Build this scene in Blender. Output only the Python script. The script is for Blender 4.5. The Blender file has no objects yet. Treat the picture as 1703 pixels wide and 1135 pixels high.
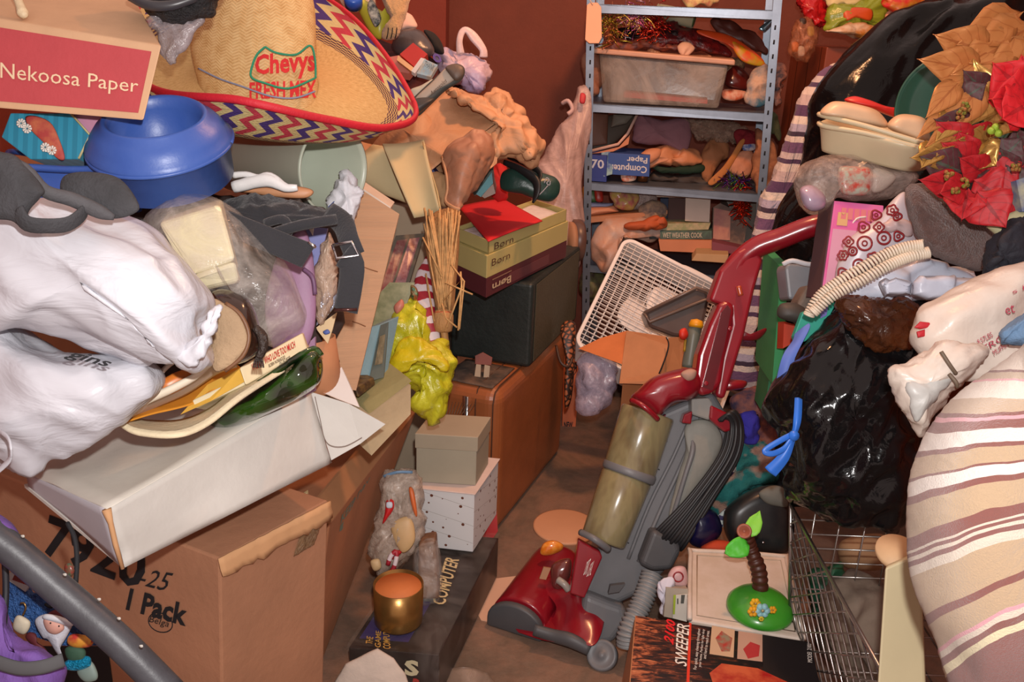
import bpy, bmesh, math, random
from mathutils import Vector, Matrix, noise
V = Vector
rnd = random.Random(7)
SC = bpy.context.scene
COL = SC.collection

# ---------------------------------------------------------------- camera
FPX = 1480.0                      # focal length in pixels of the 1703 x 1135 frame
PITCH = math.radians(20.0); ROLL = 0.04
CAM = V((0, 0, 1.55))
FWD = V((0, math.cos(PITCH), -math.sin(PITCH)))
_u0 = V((0, math.sin(PITCH), math.cos(PITCH))); _r0 = V((1, 0, 0))
RT = _r0 * math.cos(ROLL) + _u0 * math.sin(ROLL)
UP = _u0 * math.cos(ROLL) - _r0 * math.sin(ROLL)
cd = bpy.data.cameras.new('camera'); cam = bpy.data.objects.new('camera', cd); COL.objects.link(cam)
cd.sensor_width = 36.0; cd.lens = FPX / 1703.0 * 36.0; cd.clip_start = 0.02
cam.matrix_world = Matrix(((RT.x, UP.x, -FWD.x, CAM.x), (RT.y, UP.y, -FWD.y, CAM.y), (RT.z, UP.z, -FWD.z, CAM.z), (0, 0, 0, 1)))
SC.camera = cam

# ---------------------------------------------------------------- light
w = bpy.data.worlds.new('world'); SC.world = w; w.use_nodes = True
w.node_tree.nodes['Background'].inputs[0].default_value = (1.0, 0.72, 0.64, 1)
w.node_tree.nodes['Background'].inputs[1].default_value = 0.72
def area(name, loc, target, size, power, color):
    l = bpy.data.lights.new(name, 'AREA'); l.shape = 'DISK'; l.size = size; l.energy = power; l.color = color
    o = bpy.data.objects.new(name, l); COL.objects.link(o); o.location = loc
    o.rotation_euler = (V(target) - V(loc)).to_track_quat('-Z', 'Y').to_euler(); return o
area('camera_flash', CAM + RT * 0.03 + UP * 0.11, CAM + FWD * 3.2 + UP * 0.35 + RT * .35, 0.035, 24.0, (1.0, 0.97, 0.95))
area('room_bulb', (0.45, 2.3, 2.55), (0.25, 3.6, 0.3), 0.16, 20.0, (1.0, 0.45, 0.2))
SC.view_settings.view_transform = 'Standard'; SC.view_settings.look = 'None'
SC.view_settings.exposure = 0.12; SC.view_settings.gamma = 1.0; SC.view_settings.use_curve_mapping = False

# ---------------------------------------------------------------- pixels to places
def P(px, py, d):
    return CAM + (FWD + RT * ((px - 851.5) / FPX) + UP * ((567.5 - py) / FPX)) * d
def _ray(px, py): return FWD + RT * ((px - 851.5) / FPX) + UP * ((567.5 - py) / FPX)
def PZ(px, py, z):
    r = _ray(px, py); return CAM + r * ((z - CAM.z) / r.z)
def PY(px, py, y):
    r = _ray(px, py); return CAM + r * (y / r.y)
def PX(px, py, x):
    r = _ray(px, py); return CAM + r * (x / r.x)

# ---------------------------------------------------------------- materials
def lin(c):
    if isinstance(c, str): c = tuple(int(c[i:i+2], 16) for i in (0, 2, 4))
    o = []
    for x in c:
        x = x / 255.0
        o.append(x / 12.92 if x <= 0.04045 else ((x + 0.055) / 1.055) ** 2.4)
    return tuple(o) + (1.0,)
class NT:
    def __init__(s, name):
        s.m = bpy.data.materials.new(name); s.m.use_nodes = True; s.t = s.m.node_tree; s.n = s.t.nodes
        s.b = s.n['Principled BSDF']; s.out = s.n['Material Output']
    def new(s, k, **kw):
        n = s.n.new(k)
        for a, v in kw.items(): setattr(n, a, v)
        return n
    def link(s, a, b): s.t.links.new(a, b)
    def put(s, inp, v):
        if isinstance(v, bpy.types.NodeSocket): s.link(v, inp)
        elif v is not None: inp.default_value = v
    def math(s, op, a, b=None, c=None):
        n = s.new('ShaderNodeMath', operation=op); s.put(n.inputs[0], a); s.put(n.inputs[1], b)
        if c is not None: s.put(n.inputs[2], c)
        return n.outputs[0]
    def coord(s, k='Object'): return s.new('ShaderNodeTexCoord').outputs[k]
    def sep(s, v):
        n = s.new('ShaderNodeSeparateXYZ'); s.link(v, n.inputs[0]); return n.outputs
    def mapping(s, v, scale=(1,1,1), rot=(0,0,0), loc=(0,0,0)):
        n = s.new('ShaderNodeMapping'); s.link(v, n.inputs[0]); n.inputs['Scale'].default_value = scale
        n.inputs['Rotation'].default_value = rot; n.inputs['Location'].default_value = loc; return n.outputs[0]
    def noise(s, v, sc, det=3, rough=.55, dist=0):
        n = s.new('ShaderNodeTexNoise'); s.link(v, n.inputs['Vector']); n.inputs['Scale'].default_value = sc
        n.inputs['Detail'].default_value = det; n.inputs['Roughness'].default_value = rough; n.inputs['Distortion'].default_value = dist
        return n.outputs['Fac']
    def ramp(s, f, stops, const=False):
        n = s.new('ShaderNodeValToRGB'); s.link(f, n.inputs[0]); r = n.color_ramp
        if const: r.interpolation = 'CONSTANT'
        while len(r.elements) < len(stops): r.elements.new(0.5)
        for e, (p, c) in zip(r.elements, stops): e.position = p; e.color = lin(c) if not (isinstance(c, tuple) and len(c) == 4) else c
        return n.outputs[0]
    def mix(s, f, a, b):
        n = s.new('ShaderNodeMix', data_type='RGBA'); s.put(n.inputs[0], f)
        s.put(n.inputs[6], lin(a) if isinstance(a, (str, tuple)) else a); s.put(n.inputs[7], lin(b) if isinstance(b, (str, tuple)) else b)
        return n.outputs[2]
    def bump(s, h, strength=.3, dist=.01):
        n = s.new('ShaderNodeBump'); n.inputs['Strength'].default_value = strength; n.inputs['Distance'].default_value = dist
        s.link(h, n.inputs['Height']); s.link(n.outputs[0], s.b.inputs['Normal'])
_mc = {}
def M(c, rough=.6, metal=0.0, bump=0.0, bs=40, mott=.12, ms=9, c2=None, sheen=0, coat=0, spec=.5, alpha=1.0, trans=0, stretch=(1,1,1), dist=0, emit=None):
    key = (c, rough, metal, bump, bs, mott, ms, c2, sheen, coat, spec, alpha, trans, stretch, dist)
    if key in _mc: return _mc[key]
    t = NT('surface_' + (c if isinstance(c, str) else 'x')); b = t.b
    co = t.coord('Object'); 
    if stretch != (1,1,1): co = t.mapping(co, stretch)
    base = lin(c)
    if c2 or mott:
        f = t.noise(co, ms, 4, .6, dist)
        if c2: colr = t.ramp(f, [(.38, c), (.62, c2)])
        else:
            k1 = tuple(min(1, x * (1 - mott)) for x in base[:3]) + (1,); k2 = tuple(min(1, x * (1 + mott)) for x in base[:3]) + (1,)
            colr = t.ramp(f, [(.3, k1), (.7, k2)])
        t.link(colr, b.inputs['Base Color'])
    else: b.inputs['Base Color'].default_value = base
    b.inputs['Roughness'].default_value = rough; b.inputs['Metallic'].default_value = metal
    b.inputs['Specular IOR Level'].default_value = spec
    if coat: b.inputs['Coat Weight'].default_value = coat; b.inputs['Coat Roughness'].default_value = .15
    if sheen: b.inputs['Sheen Weight'].default_value = sheen
    if alpha < 1: b.inputs['Alpha'].default_value = alpha
    if trans: b.inputs['Transmission Weight'].default_value = trans; b.inputs['IOR'].default_value = 1.25
    if bump:
        t.bump(t.noise(co, bs, 4, .6, dist), bump, .01)
    _mc[key] = t.m; return t.m
def film(c, op=.35, rough=.2, bump=.7, bs=28, name='clear_film'):
    """thin crinkled plastic: partly see-through, glossy"""
    t = NT(name); co = t.coord('Object')
    f = t.noise(co, bs * .5, 5, .7, 1.5)
    t.link(t.ramp(f, [(.35, c), (.7, tuple(min(255, int(x) + 35) for x in (c if not isinstance(c, str) else tuple(int(c[i:i+2], 16) for i in (0,2,4))))) ]), t.b.inputs['Base Color'])
    t.b.inputs['Roughness'].default_value = rough; t.b.inputs['Specular IOR Level'].default_value = .8
    a = t.new('ShaderNodeMapRange'); t.link(f, a.inputs[0]); a.inputs[1].default_value = .3; a.inputs[2].default_value = .75
    a.inputs[3].default_value = max(0, op - .2); a.inputs[4].default_value = min(1, op + .3); t.link(a.outputs[0], t.b.inputs['Alpha'])
    t.bump(t.noise(co, bs, 5, .65, 1.2), bump, .01)
    return t.m
def bagmat(c, rough=.25, bump=.6, bs=14, spec=.6, st=(1,1,2.2), c2=None, mott=.1):
    return M(c, rough=rough, bump=bump, bs=bs, spec=spec, stretch=st, dist=1.2, c2=c2, ms=5, mott=mott)
def stripes(stops, axis='Object', rot=(0,0,0), scale=1.0, wob=.02, rough=.9, name='striped_cloth', fuzz=0.35, wobs=4, bs=160, period=None):
    """bands of colour along x of the rotated coordinate"""
    t = NT(name); co = t.mapping(t.coord(axis), (1,1,1), rot)
    x = t.sep(co)[0]; n = t.noise(t.coord(axis), wobs, 3, .5)
    x = t.math('ADD', t.math('MULTIPLY', x, scale), t.math('MULTIPLY', t.math('SUBTRACT', n, .5), wob * 6))
    if period is None: x = t.math('FRACT', x)
    t.link(t.ramp(x, stops, True), t.b.inputs['Base Color']); t.b.inputs['Roughness'].default_value = rough
    t.b.inputs['Sheen Weight'].default_value = .15
    if fuzz: t.bump(t.noise(co, bs, 3, .7), fuzz, .01)
    return t.m

# ---------------------------------------------------------------- mesh building
class G:
    def __init__(s): s.v = []; s.f = []; s.uv = []; s.sm = []; s.mi = []
    def add(s, vs, fs, uvs=None, smooth=True, m=0):
        o = len(s.v); s.v += [V(p) for p in vs]
        for k, f in enumerate(fs):
            s.f.append([i + o for i in f]); s.uv.append([uvs[i] for i in f] if uvs else None); s.sm.append(smooth); s.mi.append(m)
        return s
def crom(pts, n, closed=True):
    """Catmull-Rom resampling of tuples"""
    m = len(pts); out = []
    segs = m if closed else m - 1
    per = n / segs
    for i in range(n if closed else n + 1):
        x = i / per; k = min(int(x), segs - 1); t = x - k
        g = lambda j: pts[j % m] if closed else pts[max(0, min(m - 1, j))]
        a, b, c, d = g(k-1), g(k), g(k+1), g(k+2)
        out.append(tuple(.5 * ((2*b[q]) + (-a[q]+c[q])*t + (2*a[q]-5*b[q]+4*c[q]-d[q])*t*t + (-a[q]+3*b[q]-3*c[q]+d[q])*t**3) for q in range(len(b))))
    return out
def linres(pts, n):
    """even resampling of a closed outline with its corners kept"""
    m = len(pts); L = [math.dist(pts[i][:2], pts[(i+1) % m][:2]) for i in range(m)]; tot = sum(L); out = []
    for i in range(m):
        k = max(1, round(n * L[i] / tot)); a, b = pts[i], pts[(i+1) % m]
        for j in range(k): out.append(tuple(a[q] + (b[q]-a[q]) * j / k for q in range(len(a))))
    return out
def full(pts, d): return [(p[0], p[1], p[2] if len(p) > 2 else d) for p in pts]
def pillow(g, outline, d, th, center=None, rings=9, n=72, p=2.2, back=1.0, sharp=False, m=0):
    """a body with real thickness whose outline is the given one; bulges to both sides"""
    ol = full(outline, d); ol = linres(ol, n) if sharp else crom(ol, n); n = len(ol)
    cx = sum(o[0] for o in ol) / n; cy = sum(o[1] for o in ol) / n; cz = sum(o[2] for o in ol) / n
    if center: cx, cy = center[0], center[1]; cz = center[2] if len(center) > 2 else cz
    vs = []; uv = []; fs = []
    def ring(s, sg):
        h = th * math.sqrt(max(0, 1 - s ** p)) * sg
        for o in ol:
            x = cx + (o[0]-cx)*s; y = cy + (o[1]-cy)*s
            q = P(x, y, cz + (o[2]-cz)*s - h)
            vs.append(q); uv.append((x/1000, 1 - y/1000))
    ring(1, 0)
    idx = [0]
    for sg, bk in ((1, 1), (-1, back)):
        prev = 0
        for k in range(rings - 1, 0, -1):
            st = len(vs); s = math.sin(k / rings * math.pi / 2); ring(s, sg * bk)
            for i in range(n):
                j = (i+1) % n; q = [prev+i, prev+j, st+j, st+i]; fs.append(q if sg < 0 else q[::-1])
            prev = st
        c = len(vs); vs.append(P(cx, cy, cz - th * sg * bk)); uv.append((cx/1000, 1 - cy/1000))
        for i in range(n):
            q = [prev+i, prev+(i+1) % n, c]; fs.append(q if sg < 0 else q[::-1])
    g.add(vs, fs, uv, True, m); return g
def prism(g, pts, vec, m=0, smooth=False):
    """polygon of world points pushed along vec"""
    n = len(pts); pts = [V(p) for p in pts]; vs = pts + [p + vec for p in pts]
    nrm = V((0,0,0))
    for i in range(n): nrm += (pts[i] - pts[0]).cross(pts[(i+1) % n] - pts[0])
    fs = [list(range(n)), list(range(2*n-1, n-1, -1))] + [[i, i+n, (i+1) % n + n, (i+1) % n] for i in range(n)]
    if nrm.dot(vec) > 0: fs = [f[::-1] for f in fs]
    e = max(pts, key=lambda p: (p-pts[0]).length) - pts[0]; e.normalize() if e.length else None
    nn = nrm.normalized() if nrm.length else V((0,0,1)); f2 = nn.cross(e)
    uv = [((p-pts[0]).dot(e), (p-pts[0]).dot(f2)) for p in vs]
    g.add(vs, fs, uv, smooth, m); return g
def pprism(g, outline, d, vec, m=0, sm=0):
    ol = full(outline, d)
    if sm: ol = crom(ol, sm)
    return prism(g, [P(*o) for o in ol], vec, m)
def hexa(g, a, b, m=0):
    """box from four front and four back points (same order)"""
    vs = list(a) + list(b)
    fs = [[0,1,2,3], [7,6,5,4], [0,4,5,1], [1,5,6,2], [2,6,7,3], [3,7,4,0]]
    c = sum(vs, V((0,0,0))) / 8; n = (vs[1]-vs[0]).cross(vs[2]-vs[0])
    if n.dot(sum(vs[:4], V((0,0,0)))/4 - c) < 0: fs = [f[::-1] for f in fs]
    for f in fs:
        p = [vs[i] for i in f]; e = (p[1]-p[0]); L = e.length or 1; e = e / L; h = p[3]-p[0]
        g.add(p, [[0,1,2,3]], [(0,0), (L,0), ((p[2]-p[0]).dot(e), h.length), (h.dot(e), h.length)], False, m)
    return g
HOR = V((0, 1, 0)); DN = V((0, 0, -1))
def fbox(g, q, d, th, dirn=HOR, m=0):
    """front face by four corners in the picture at distance d, running back th"""
    f = [P(*o) for o in full(q, d)]; return hexa(g, f, [p + dirn * th for p in f], m)
def tbox(g, q, z, h, m=0):
    t = [PZ(x, y, z) for x, y in q]; return hexa(g, t, [p + DN * h for p in t], m)
def patch(g, c, nu=8, nv=8, bul=None, m=0):
    """bilinear patch through corners tl tr br bl; bul(u,v) gives an offset vector"""
    tl, tr, br, bl = c; vs = []; uv = []; fs = []
    for j in range(nv+1):
        for i in range(nu+1):
            u = i/nu; v = j/nv
            p = (tl*(1-u)+tr*u)*(1-v) + (bl*(1-u)+br*u)*v
            if bul: p = p + bul(u, v)
            vs.append(p); uv.append((u, 1-v))
    for j in range(nv):
        for i in range(nu):
            a = j*(nu+1)+i; fs.append([a, a+nu+1, a+nu+2, a+1])
    g.add(vs, fs, uv, True, m); return g
def loft(g, rings, n=48, sub=4, closed=True, m=0, cap=False):
    """surface through rings of control points (px,py,d)"""
    R = [crom(full(r, 1), n, closed) for r in rings]; k = len(R[0])
    cols = [crom([r[i] for r in R], (len(R)-1)*sub, False) for i in range(k)]
    rows = len(cols[0]); vs = []; uv = []; fs = []
    for j in range(rows):
        for i in range(k): vs.append(P(*cols[i][j])); uv.append((i/k, j/(rows-1)))
    base = len(g.v)
    for j in range(rows-1):
        for i in range(k if closed else k-1):
            a = j*k+i; b = j*k+(i+1) % k; fs.append([a, b, b+k, a+k])
    g.add(vs, fs, None, True, m)
    for q, f in enumerate(fs):          # per-corner uvs so the seam closes
        l = []
        for i in f:
            u, v = uv[i]
            if closed and f[1] % k == 0 and i % k == 0: u = 1.0
            l.append((u, v))
        g.uv[len(g.uv)-len(fs)+q] = l
    if cap:
        c = sum((V(p) for p in vs[-k:]), V((0,0,0))) / k; o = len(vs)
        g.add(vs[-k:] + [c], [[i, (i+1) % k, k] for i in range(k)], None, True, m)
    return g
def frame(ax):
    ax = V(ax).normalized(); t = V((0,0,1)) if abs(ax.z) < .9 else V((1,0,0)); x = ax.cross(t).normalized(); return x, ax.cross(x), ax
def lathe(g, prof, o, ax=(0,0,1), seg=40, m=0, smooth=True, sx=1.0, xdir=None):
    x, y, z = frame(ax)
    if xdir is not None: x = (V(xdir) - z*V(xdir).dot(z)).normalized(); y = z.cross(x)
    vs = []; uv = []; fs = []; o = V(o)
    for r, h in prof:
        for i in range(seg):
            a = 2*math.pi*i/seg; vs.append(o + x*math.cos(a)*r*sx + y*math.sin(a)*r + z*h); uv.append((i/seg, h))
    for j in range(len(prof)-1):
        for i in range(seg):
            k = (i+1) % seg; fs.append([j*seg+i, j*seg+k, (j+1)*seg+k, (j+1)*seg+i])
    if prof[0][0] > 1e-4: fs.append([i for i in range(seg)][::-1])
    if prof[-1][0] > 1e-4: fs.append([(len(prof)-1)*seg+i for i in range(seg)])
    g.add(vs, fs, uv, smooth, m); return g
def tube(g, pts, r, seg=10, m=0, caps=True, sub=0, flat=1.0, nrm=None):
    pts = [V(p) for p in pts]
    rr = list(r) if isinstance(r, (list, tuple)) else [r]*len(pts)
    if sub:
        q = crom([tuple(p)+(rr[i],) for i, p in enumerate(pts)], (len(pts)-1)*sub, False); pts = [V(a[:3]) for a in q]; rr = [a[3] for a in q]
    n = len(pts); vs = []; fs = []; uv = []; x = None; L = 0
    for i in range(n):
        t = (pts[min(i+1, n-1)] - pts[max(i-1, 0)]).normalized()
        if i: L += (pts[i]-pts[i-1]).length
        if x is None: x = (V(nrm) - t*V(nrm).dot(t)).normalized() if nrm is not None else frame(t)[0]
        x = (x - t*x.dot(t)).normalized(); y = t.cross(x)
        for k in range(seg):
            a = 2*math.pi*k/seg; vs.append(pts[i] + (x*math.cos(a)*flat + y*math.sin(a))*rr[i]); uv.append((k/seg, L))
    for i in range(n-1):
        for k in range(seg):
            j = (k+1) % seg; fs.append([i*seg+k, i*seg+j, (i+1)*seg+j, (i+1)*seg+k])
    if caps: fs += [list(range(seg))[::-1], [(n-1)*seg+k for k in range(seg)]]
    g.add(vs, fs, uv, True, m); return g
def ptube(g, pts, r, seg=10, sub=4, **k): return tube(g, [P(*p) for p in pts], r, seg, sub=sub, **k)

def mesh(name, g, mat, bevel=0, bseg=2, solid=0, subsurf=0, disp=None, weld=False):
    me = bpy.data.meshes.new(name); me.from_pydata([tuple(v) for v in g.v], [], g.f)
    if any(u for u in g.uv):
        ul = me.uv_layers.new(name='UVMap'); k = 0
        for f, u in zip(g.f, g.uv):
            for q in range(len(f)): ul.data[k].uv = u[q] if u else (0, 0); k += 1
    for p, s, mi in zip(me.polygons, g.sm, g.mi): p.use_smooth = s; p.material_index = mi
    for x in (mat if isinstance(mat, (list, tuple)) else [mat]): me.materials.append(x)
    if weld or bevel or disp:
        bm = bmesh.new(); bm.from_mesh(me); bmesh.ops.remove_doubles(bm, verts=bm.verts, dist=1e-5)
        if weld: bmesh.ops.recalc_face_normals(bm, faces=bm.faces)
        bm.to_mesh(me); bm.free()
    if disp:
        for dd in (disp if isinstance(disp, list) else [disp]):
            amp, sc, kind = dd[:3]; st = V(dd[3]) if len(dd) > 3 and kind != 'fold' else V((1,1,1)); off = V((rnd.random()*50,)*3)
            me.update(); nr = [v.normal.copy() for v in me.vertices]
            for v, nn in zip(me.vertices, nr):
                c = V((v.co.x*st.x, v.co.y*st.y, v.co.z*st.z))*sc + off
                if kind == 'crease':
                    c2 = c + noise.noise_vector(c*.6)*.8
                    h = 1 - 2.6*abs(noise.noise(c2)) + .5*(1 - 2.6*abs(noise.noise(c2*2.3))) + .25*noise.noise(c2*5)
                    h = h - .75
                elif kind == 'fold':
                    an = math.radians(dd[3]) if len(dd) > 3 else .5
                    p_ = v.co - CAM; a_ = p_.dot(RT)*math.cos(an) - p_.dot(UP)*math.sin(an); b_ = p_.dot(RT)*math.sin(an) + p_.dot(UP)*math.cos(an)
                    q_ = V((a_*.28, b_, p_.dot(FWD)*.8))*sc + off
                    q_ = q_ + noise.noise_vector(q_*.5)*.7
                    h = .55 - 2.0*abs(noise.noise(q_)) + .35*noise.noise(q_*2.2)
                elif kind == 'crump':
                    c2 = c + noise.noise_vector(c*.8)*.35
                    dd_, pp_ = noise.voronoi(c2); ws = hs_ = 0.0
                    for d_, p_ in zip(dd_, pp_):          # soft blend of tilted flat facets
                        w_ = math.exp(-14*(d_*d_ - dd_[0]*dd_[0])); gv = noise.noise_vector(p_*3.7 + V((5, 9, 2)))
                        ws += w_; hs_ += w_*(gv.dot(c2 - p_)*2.6 + gv.x*.5)
                    h = hs_/ws
                elif kind == 'lump': h = noise.noise(c) + .5*noise.noise(c*2.1)
                else: h = noise.noise(c)
                v.co += nn * h * amp
    o = bpy.data.objects.new(name, me); COL.objects.link(o)
    if bevel:
        b = o.modifiers.new('bevel', 'BEVEL'); b.width = bevel; b.segments = bseg; b.limit_method = 'ANGLE'; b.angle_limit = .5
        b.harden_normals = False
    if solid: s = o.modifiers.new('solid', 'SOLIDIFY'); s.thickness = solid; s.offset = 0
    if subsurf: s = o.modifiers.new('sub', 'SUBSURF'); s.levels = subsurf; s.render_levels = subsurf
    me.update(); return o

THINGS = []
class Thing:
    def __init__(s, name, label, cat, group=None, kind=None):
        s.name = name; s.label = label; s.cat = cat; s.group = group; s.kind = kind; s.parts = []; THINGS.append(s); s.single = False
    def part(s, name, g, mat, parent=None, label=None, **k):
        o = mesh(name, g, mat, **k); s.parts.append((o, parent))
        if label: o['label'] = label
        return o
    def finish(s):
        bb = [V(o.matrix_world @ v.co) for o, _ in s.parts for v in o.data.vertices]
        lo = V([min(p[i] for p in bb) for i in range(3)]); hi = V([max(p[i] for p in bb) for i in range(3)])
        base = V(((lo.x+hi.x)/2, (lo.y+hi.y)/2, lo.z))
        done = set()
        for o, _ in s.parts:
            if o.data.name not in done: o.data.transform(Matrix.Translation(-base)); done.add(o.data.name)
        if s.single: e = s.parts[0][0]
        else: e = bpy.data.objects.new(s.name, None); COL.objects.link(e); e.empty_display_size = .05
        e.location = base
        if s.kind != 'structure': e['label'] = s.label; e['category'] = s.cat
        if s.group: e['group'] = s.group
        if s.kind: e['kind'] = s.kind
        for o, par in s.parts:
            if s.single and o is e: continue
            o.parent = par if par is not None else e
        s.obj = e
def one(name, label, cat, g, mat, group=None, kind=None, **k):
    """a thing that is one mesh"""
    t = Thing(name, label, cat, group, kind); t.single = True; t.part(name, g, mat, **k); return t
def struct(name, g, mat, **k): return one(name, None, None, g, mat, kind='structure', **k)
def text(t, s, quad, mat, parent=None, bold=0.0, off=.0012, name='lettering', px=True, shear=0, kern=1.0):
    """lettering fitted to the four corners tl tr br bl"""
    c = bpy.data.curves.new('tx', 'FONT'); c.body = s; c.size = 1; c.offset = bold; c.shear = shear; c.resolution_u = 2; c.space_character = kern
    o = bpy.data.objects.new('tx', c); COL.objects.link(o); bpy.context.view_layer.update()
    me = bpy.data.meshes.new_from_object(o.evaluated_get(bpy.context.evaluated_depsgraph_get()))
    bpy.data.objects.remove(o); bpy.data.curves.remove(c)
    xs = [v.co.x for v in me.vertices]; ys = [v.co.y for v in me.vertices]; x0, x1, y0, y1 = min(xs), max(xs), min(ys), max(ys)
    tl, tr, br, bl = [P(*q) if px else q for q in quad]
    n = (tr-tl).cross(bl-tl).normalized()
    if n.dot(CAM - tl) < 0: n = -n
    g = G()
    for v in me.vertices:
        u = (v.co.x-x0)/(x1-x0+1e-9); w_ = 1-(v.co.y-y0)/(y1-y0+1e-9)
        g.v.append((tl*(1-u)+tr*u)*(1-w_) + (bl*(1-u)+br*u)*w_ + n*off)
    for p in me.polygons: g.f.append(list(p.vertices)); g.uv.append(None); g.sm.append(False); g.mi.append(0)
    bpy.data.meshes.remove(me)
    return t.part(name, g, mat, parent)
def on(face, u0, v0, u1, v1):
    """sub-rectangle of a face given by world corners tl tr br bl"""
    tl, tr, br, bl = face
    f = lambda u, v: (tl*(1-u)+tr*u)*(1-v) + (bl*(1-u)+br*u)*v
    return [f(u0, v0), f(u1, v0), f(u1, v1), f(u0, v1)]
def decal(t, face, u0, v0, u1, v1, mat, name='printed_panel', parent=None, off=.0008, label=None):
    q = on(face, u0, v0, u1, v1); n = (q[1]-q[0]).cross(q[3]-q[0]).normalized()
    if n.dot(CAM - q[0]) < 0: n = -n
    g = G(); prism(g, [p + n*off for p in q], -n*off*.8); return t.part(name, g, mat, parent, label=label)
def ptext(t, face, s, u0, v0, u1, v1, mat, **k): return text(t, s, on(face, u0, v0, u1, v1), mat, px=False, **k)
def W(q, d=1): return [P(*o) for o in full(q, d)]
# ================================================================ the room
floor_m = NT('worn_concrete_floor')
_c = floor_m.coord('Object'); _f = floor_m.noise(_c, 3.2, 8, .68, .6); _f2 = floor_m.noise(_c, 38, 4, .7)
_a = floor_m.ramp(_f, [(.30, '42382c'), (.45, '6e5342'), (.58, '8a6450'), (.75, '5e5244')])
floor_m.link(floor_m.mix(floor_m.math('MULTIPLY', _f2, .35), _a, '9c8a78'), floor_m.b.inputs['Base Color'])
floor_m.b.inputs['Roughness'].default_value = .75; floor_m.bump(_f2, .25, .01)
g = G(); patch(g, [V((-1.6, 4.6, 0)), V((2.2, 4.6, 0)), V((2.2, -.6, 0)), V((-1.6, -.6, 0))], 8, 8); struct('floor', g, floor_m.m, solid=.02)
wall_m = M('8c3a28', rough=.8, bump=.15, bs=60, mott=.08); wall_m2 = M('7c3e2c', rough=.8, bump=.15, bs=60, mott=.08)
XC = PY(741, 80, 3.95).x
def wallbox(name, x0, x1, y0, y1, z1, m):
    g = G(); a = [V((x0, y0, 0)), V((x1, y0, 0)), V((x1, y0, z1)), V((x0, y0, z1))]; hexa(g, a, [p + V((0, y1-y0, 0)) for p in a]); struct(name, g, m)
wallbox('wall_back_left', -1.6, XC, 3.95, 4.4, 2.6, wall_m)
wallbox('wall_back', XC, 2.2, 4.12, 4.4, 2.6, wall_m2)
wallbox('wall_left', -1.7, -1.6, -.6, 4.4, 2.6, wall_m)
pan = NT('wood_panelling'); _x = pan.sep(pan.coord('Object'))
_g = pan.math('LESS_THAN', pan.math('FRACT', pan.math('MULTIPLY', _x[1], 7.0)), .05)
pan.link(pan.mix(_g, '8a4026', '35160c'), pan.b.inputs['Base Color']); pan.b.inputs['Roughness'].default_value = .5
wallbox('wall_right', 1.75, 1.85, -.6, 4.4, 2.6, pan.m)

# ================================================================ common materials
card = M('b07e5c', rough=.85, bump=.12, bs=60, mott=.10, ms=6)
card_dk = M('9f6c4c', rough=.85, bump=.12, bs=60, mott=.10, ms=6)
card_in = M('c99a6e', rough=.85, mott=.08)
whitecard = M('cbc8c1', rough=.75, bump=.22, bs=16, mott=.08, ms=5)
ink = M('17181c', rough=.8, mott=0); inkred = M('c2202a', rough=.7, mott=0); inkblue = M('24407c', rough=.7, mott=0)
inkwhite = M('e8e2d8', rough=.7, mott=0); inkbrown = M('5a3a2c', rough=.7, mott=0)
cream = M('d9cba0', rough=.8, mott=.06)
blackcloth = M('2c2c30', rough=.95, bump=.35, bs=220, mott=.15, sheen=.2)
chrome = M('c9cdd2', rough=.22, metal=1, mott=.05)
clearf = film('c8c2b8', .30, name='clear_plastic_film')
clearf2 = film('cfc9c2', .14, bump=.5, name='thin_clear_plastic_film')
smoke = film('a89c90', .5, name='dusty_plastic_film')

# ================================================================ big carton at lower left
A = PZ(365, 930, .65); B = PZ(-60, 766, .65); Cc = PZ(546, 832, .65); Dd = B + (Cc - A)
lean = V((-.035, -.01, -.65))
t = Thing('cardboard_box', 'big brown carton printed 7920 and 1 Pack, lower left corner', 'cardboard box')
g = G(); hexa(g, [A, B, B + lean, A + lean], [Cc, Dd, Dd + lean, Cc + lean]); t.part('body', g, M('a8785a', rough=.85, bump=.15, bs=45, mott=.12, ms=5), bevel=.004)
_fl = [P(365, 930, 1.57) + V((0, -.004, 0)), P(556, 766, 1.92), P(552, 800, 1.92), P(480, 842, 1.78), P(420, 905, 1.66), P(380, 985, 1.60)]
fr = [B, A, A + lean, B + lean]
def frp(quad, s, bold=0, **k): return text(t, s, quad, ink, bold=bold, **k)
def onplane(quad, a=A, n=None):
    n = (A - B).cross(lean).normalized(); o = []
    for x, y in quad:
        r = _ray(x, y); o.append(CAM + r * ((a - CAM).dot(n) / r.dot(n)))
    return o
text(t, '7920', onplane([(84, 855), (250, 920), (235, 983), (72, 922)]), ink, bold=.025, px=False, off=.002)
text(t, '1 Pack', onplane([(218, 978), (316, 1006), (310, 1042), (210, 1014)]), ink, bold=.035, px=False, off=.002)
text(t, '-25', onplane([(238, 945), (290, 953), (282, 985), (232, 972)]), ink, px=False, shear=.3, off=.002)
text(t, 'Belga', onplane([(252, 1024), (285, 1033), (280, 1046), (248, 1037)]), ink, px=False, off=.002)
q = onplane([(267 + 20*math.cos(a), 1036 + 16*math.sin(a) + 3.5*math.cos(a)) for a in [i*math.pi/12 for i in range(25)]])
g = G(); tube(g, q, .0012, 6); t.part('printed_ring', g, ink)
q = onplane([(40, 1075), (180, 1075), (188, 1135), (40, 1135)]); g = G(); prism(g, [p - (A-B).cross(lean).normalized()*(-.001 if (A-B).cross(lean).dot(CAM-A) > 0 else .001) for p in q], FWD*-.0006); t.part('printed_block', g, ink)
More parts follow.
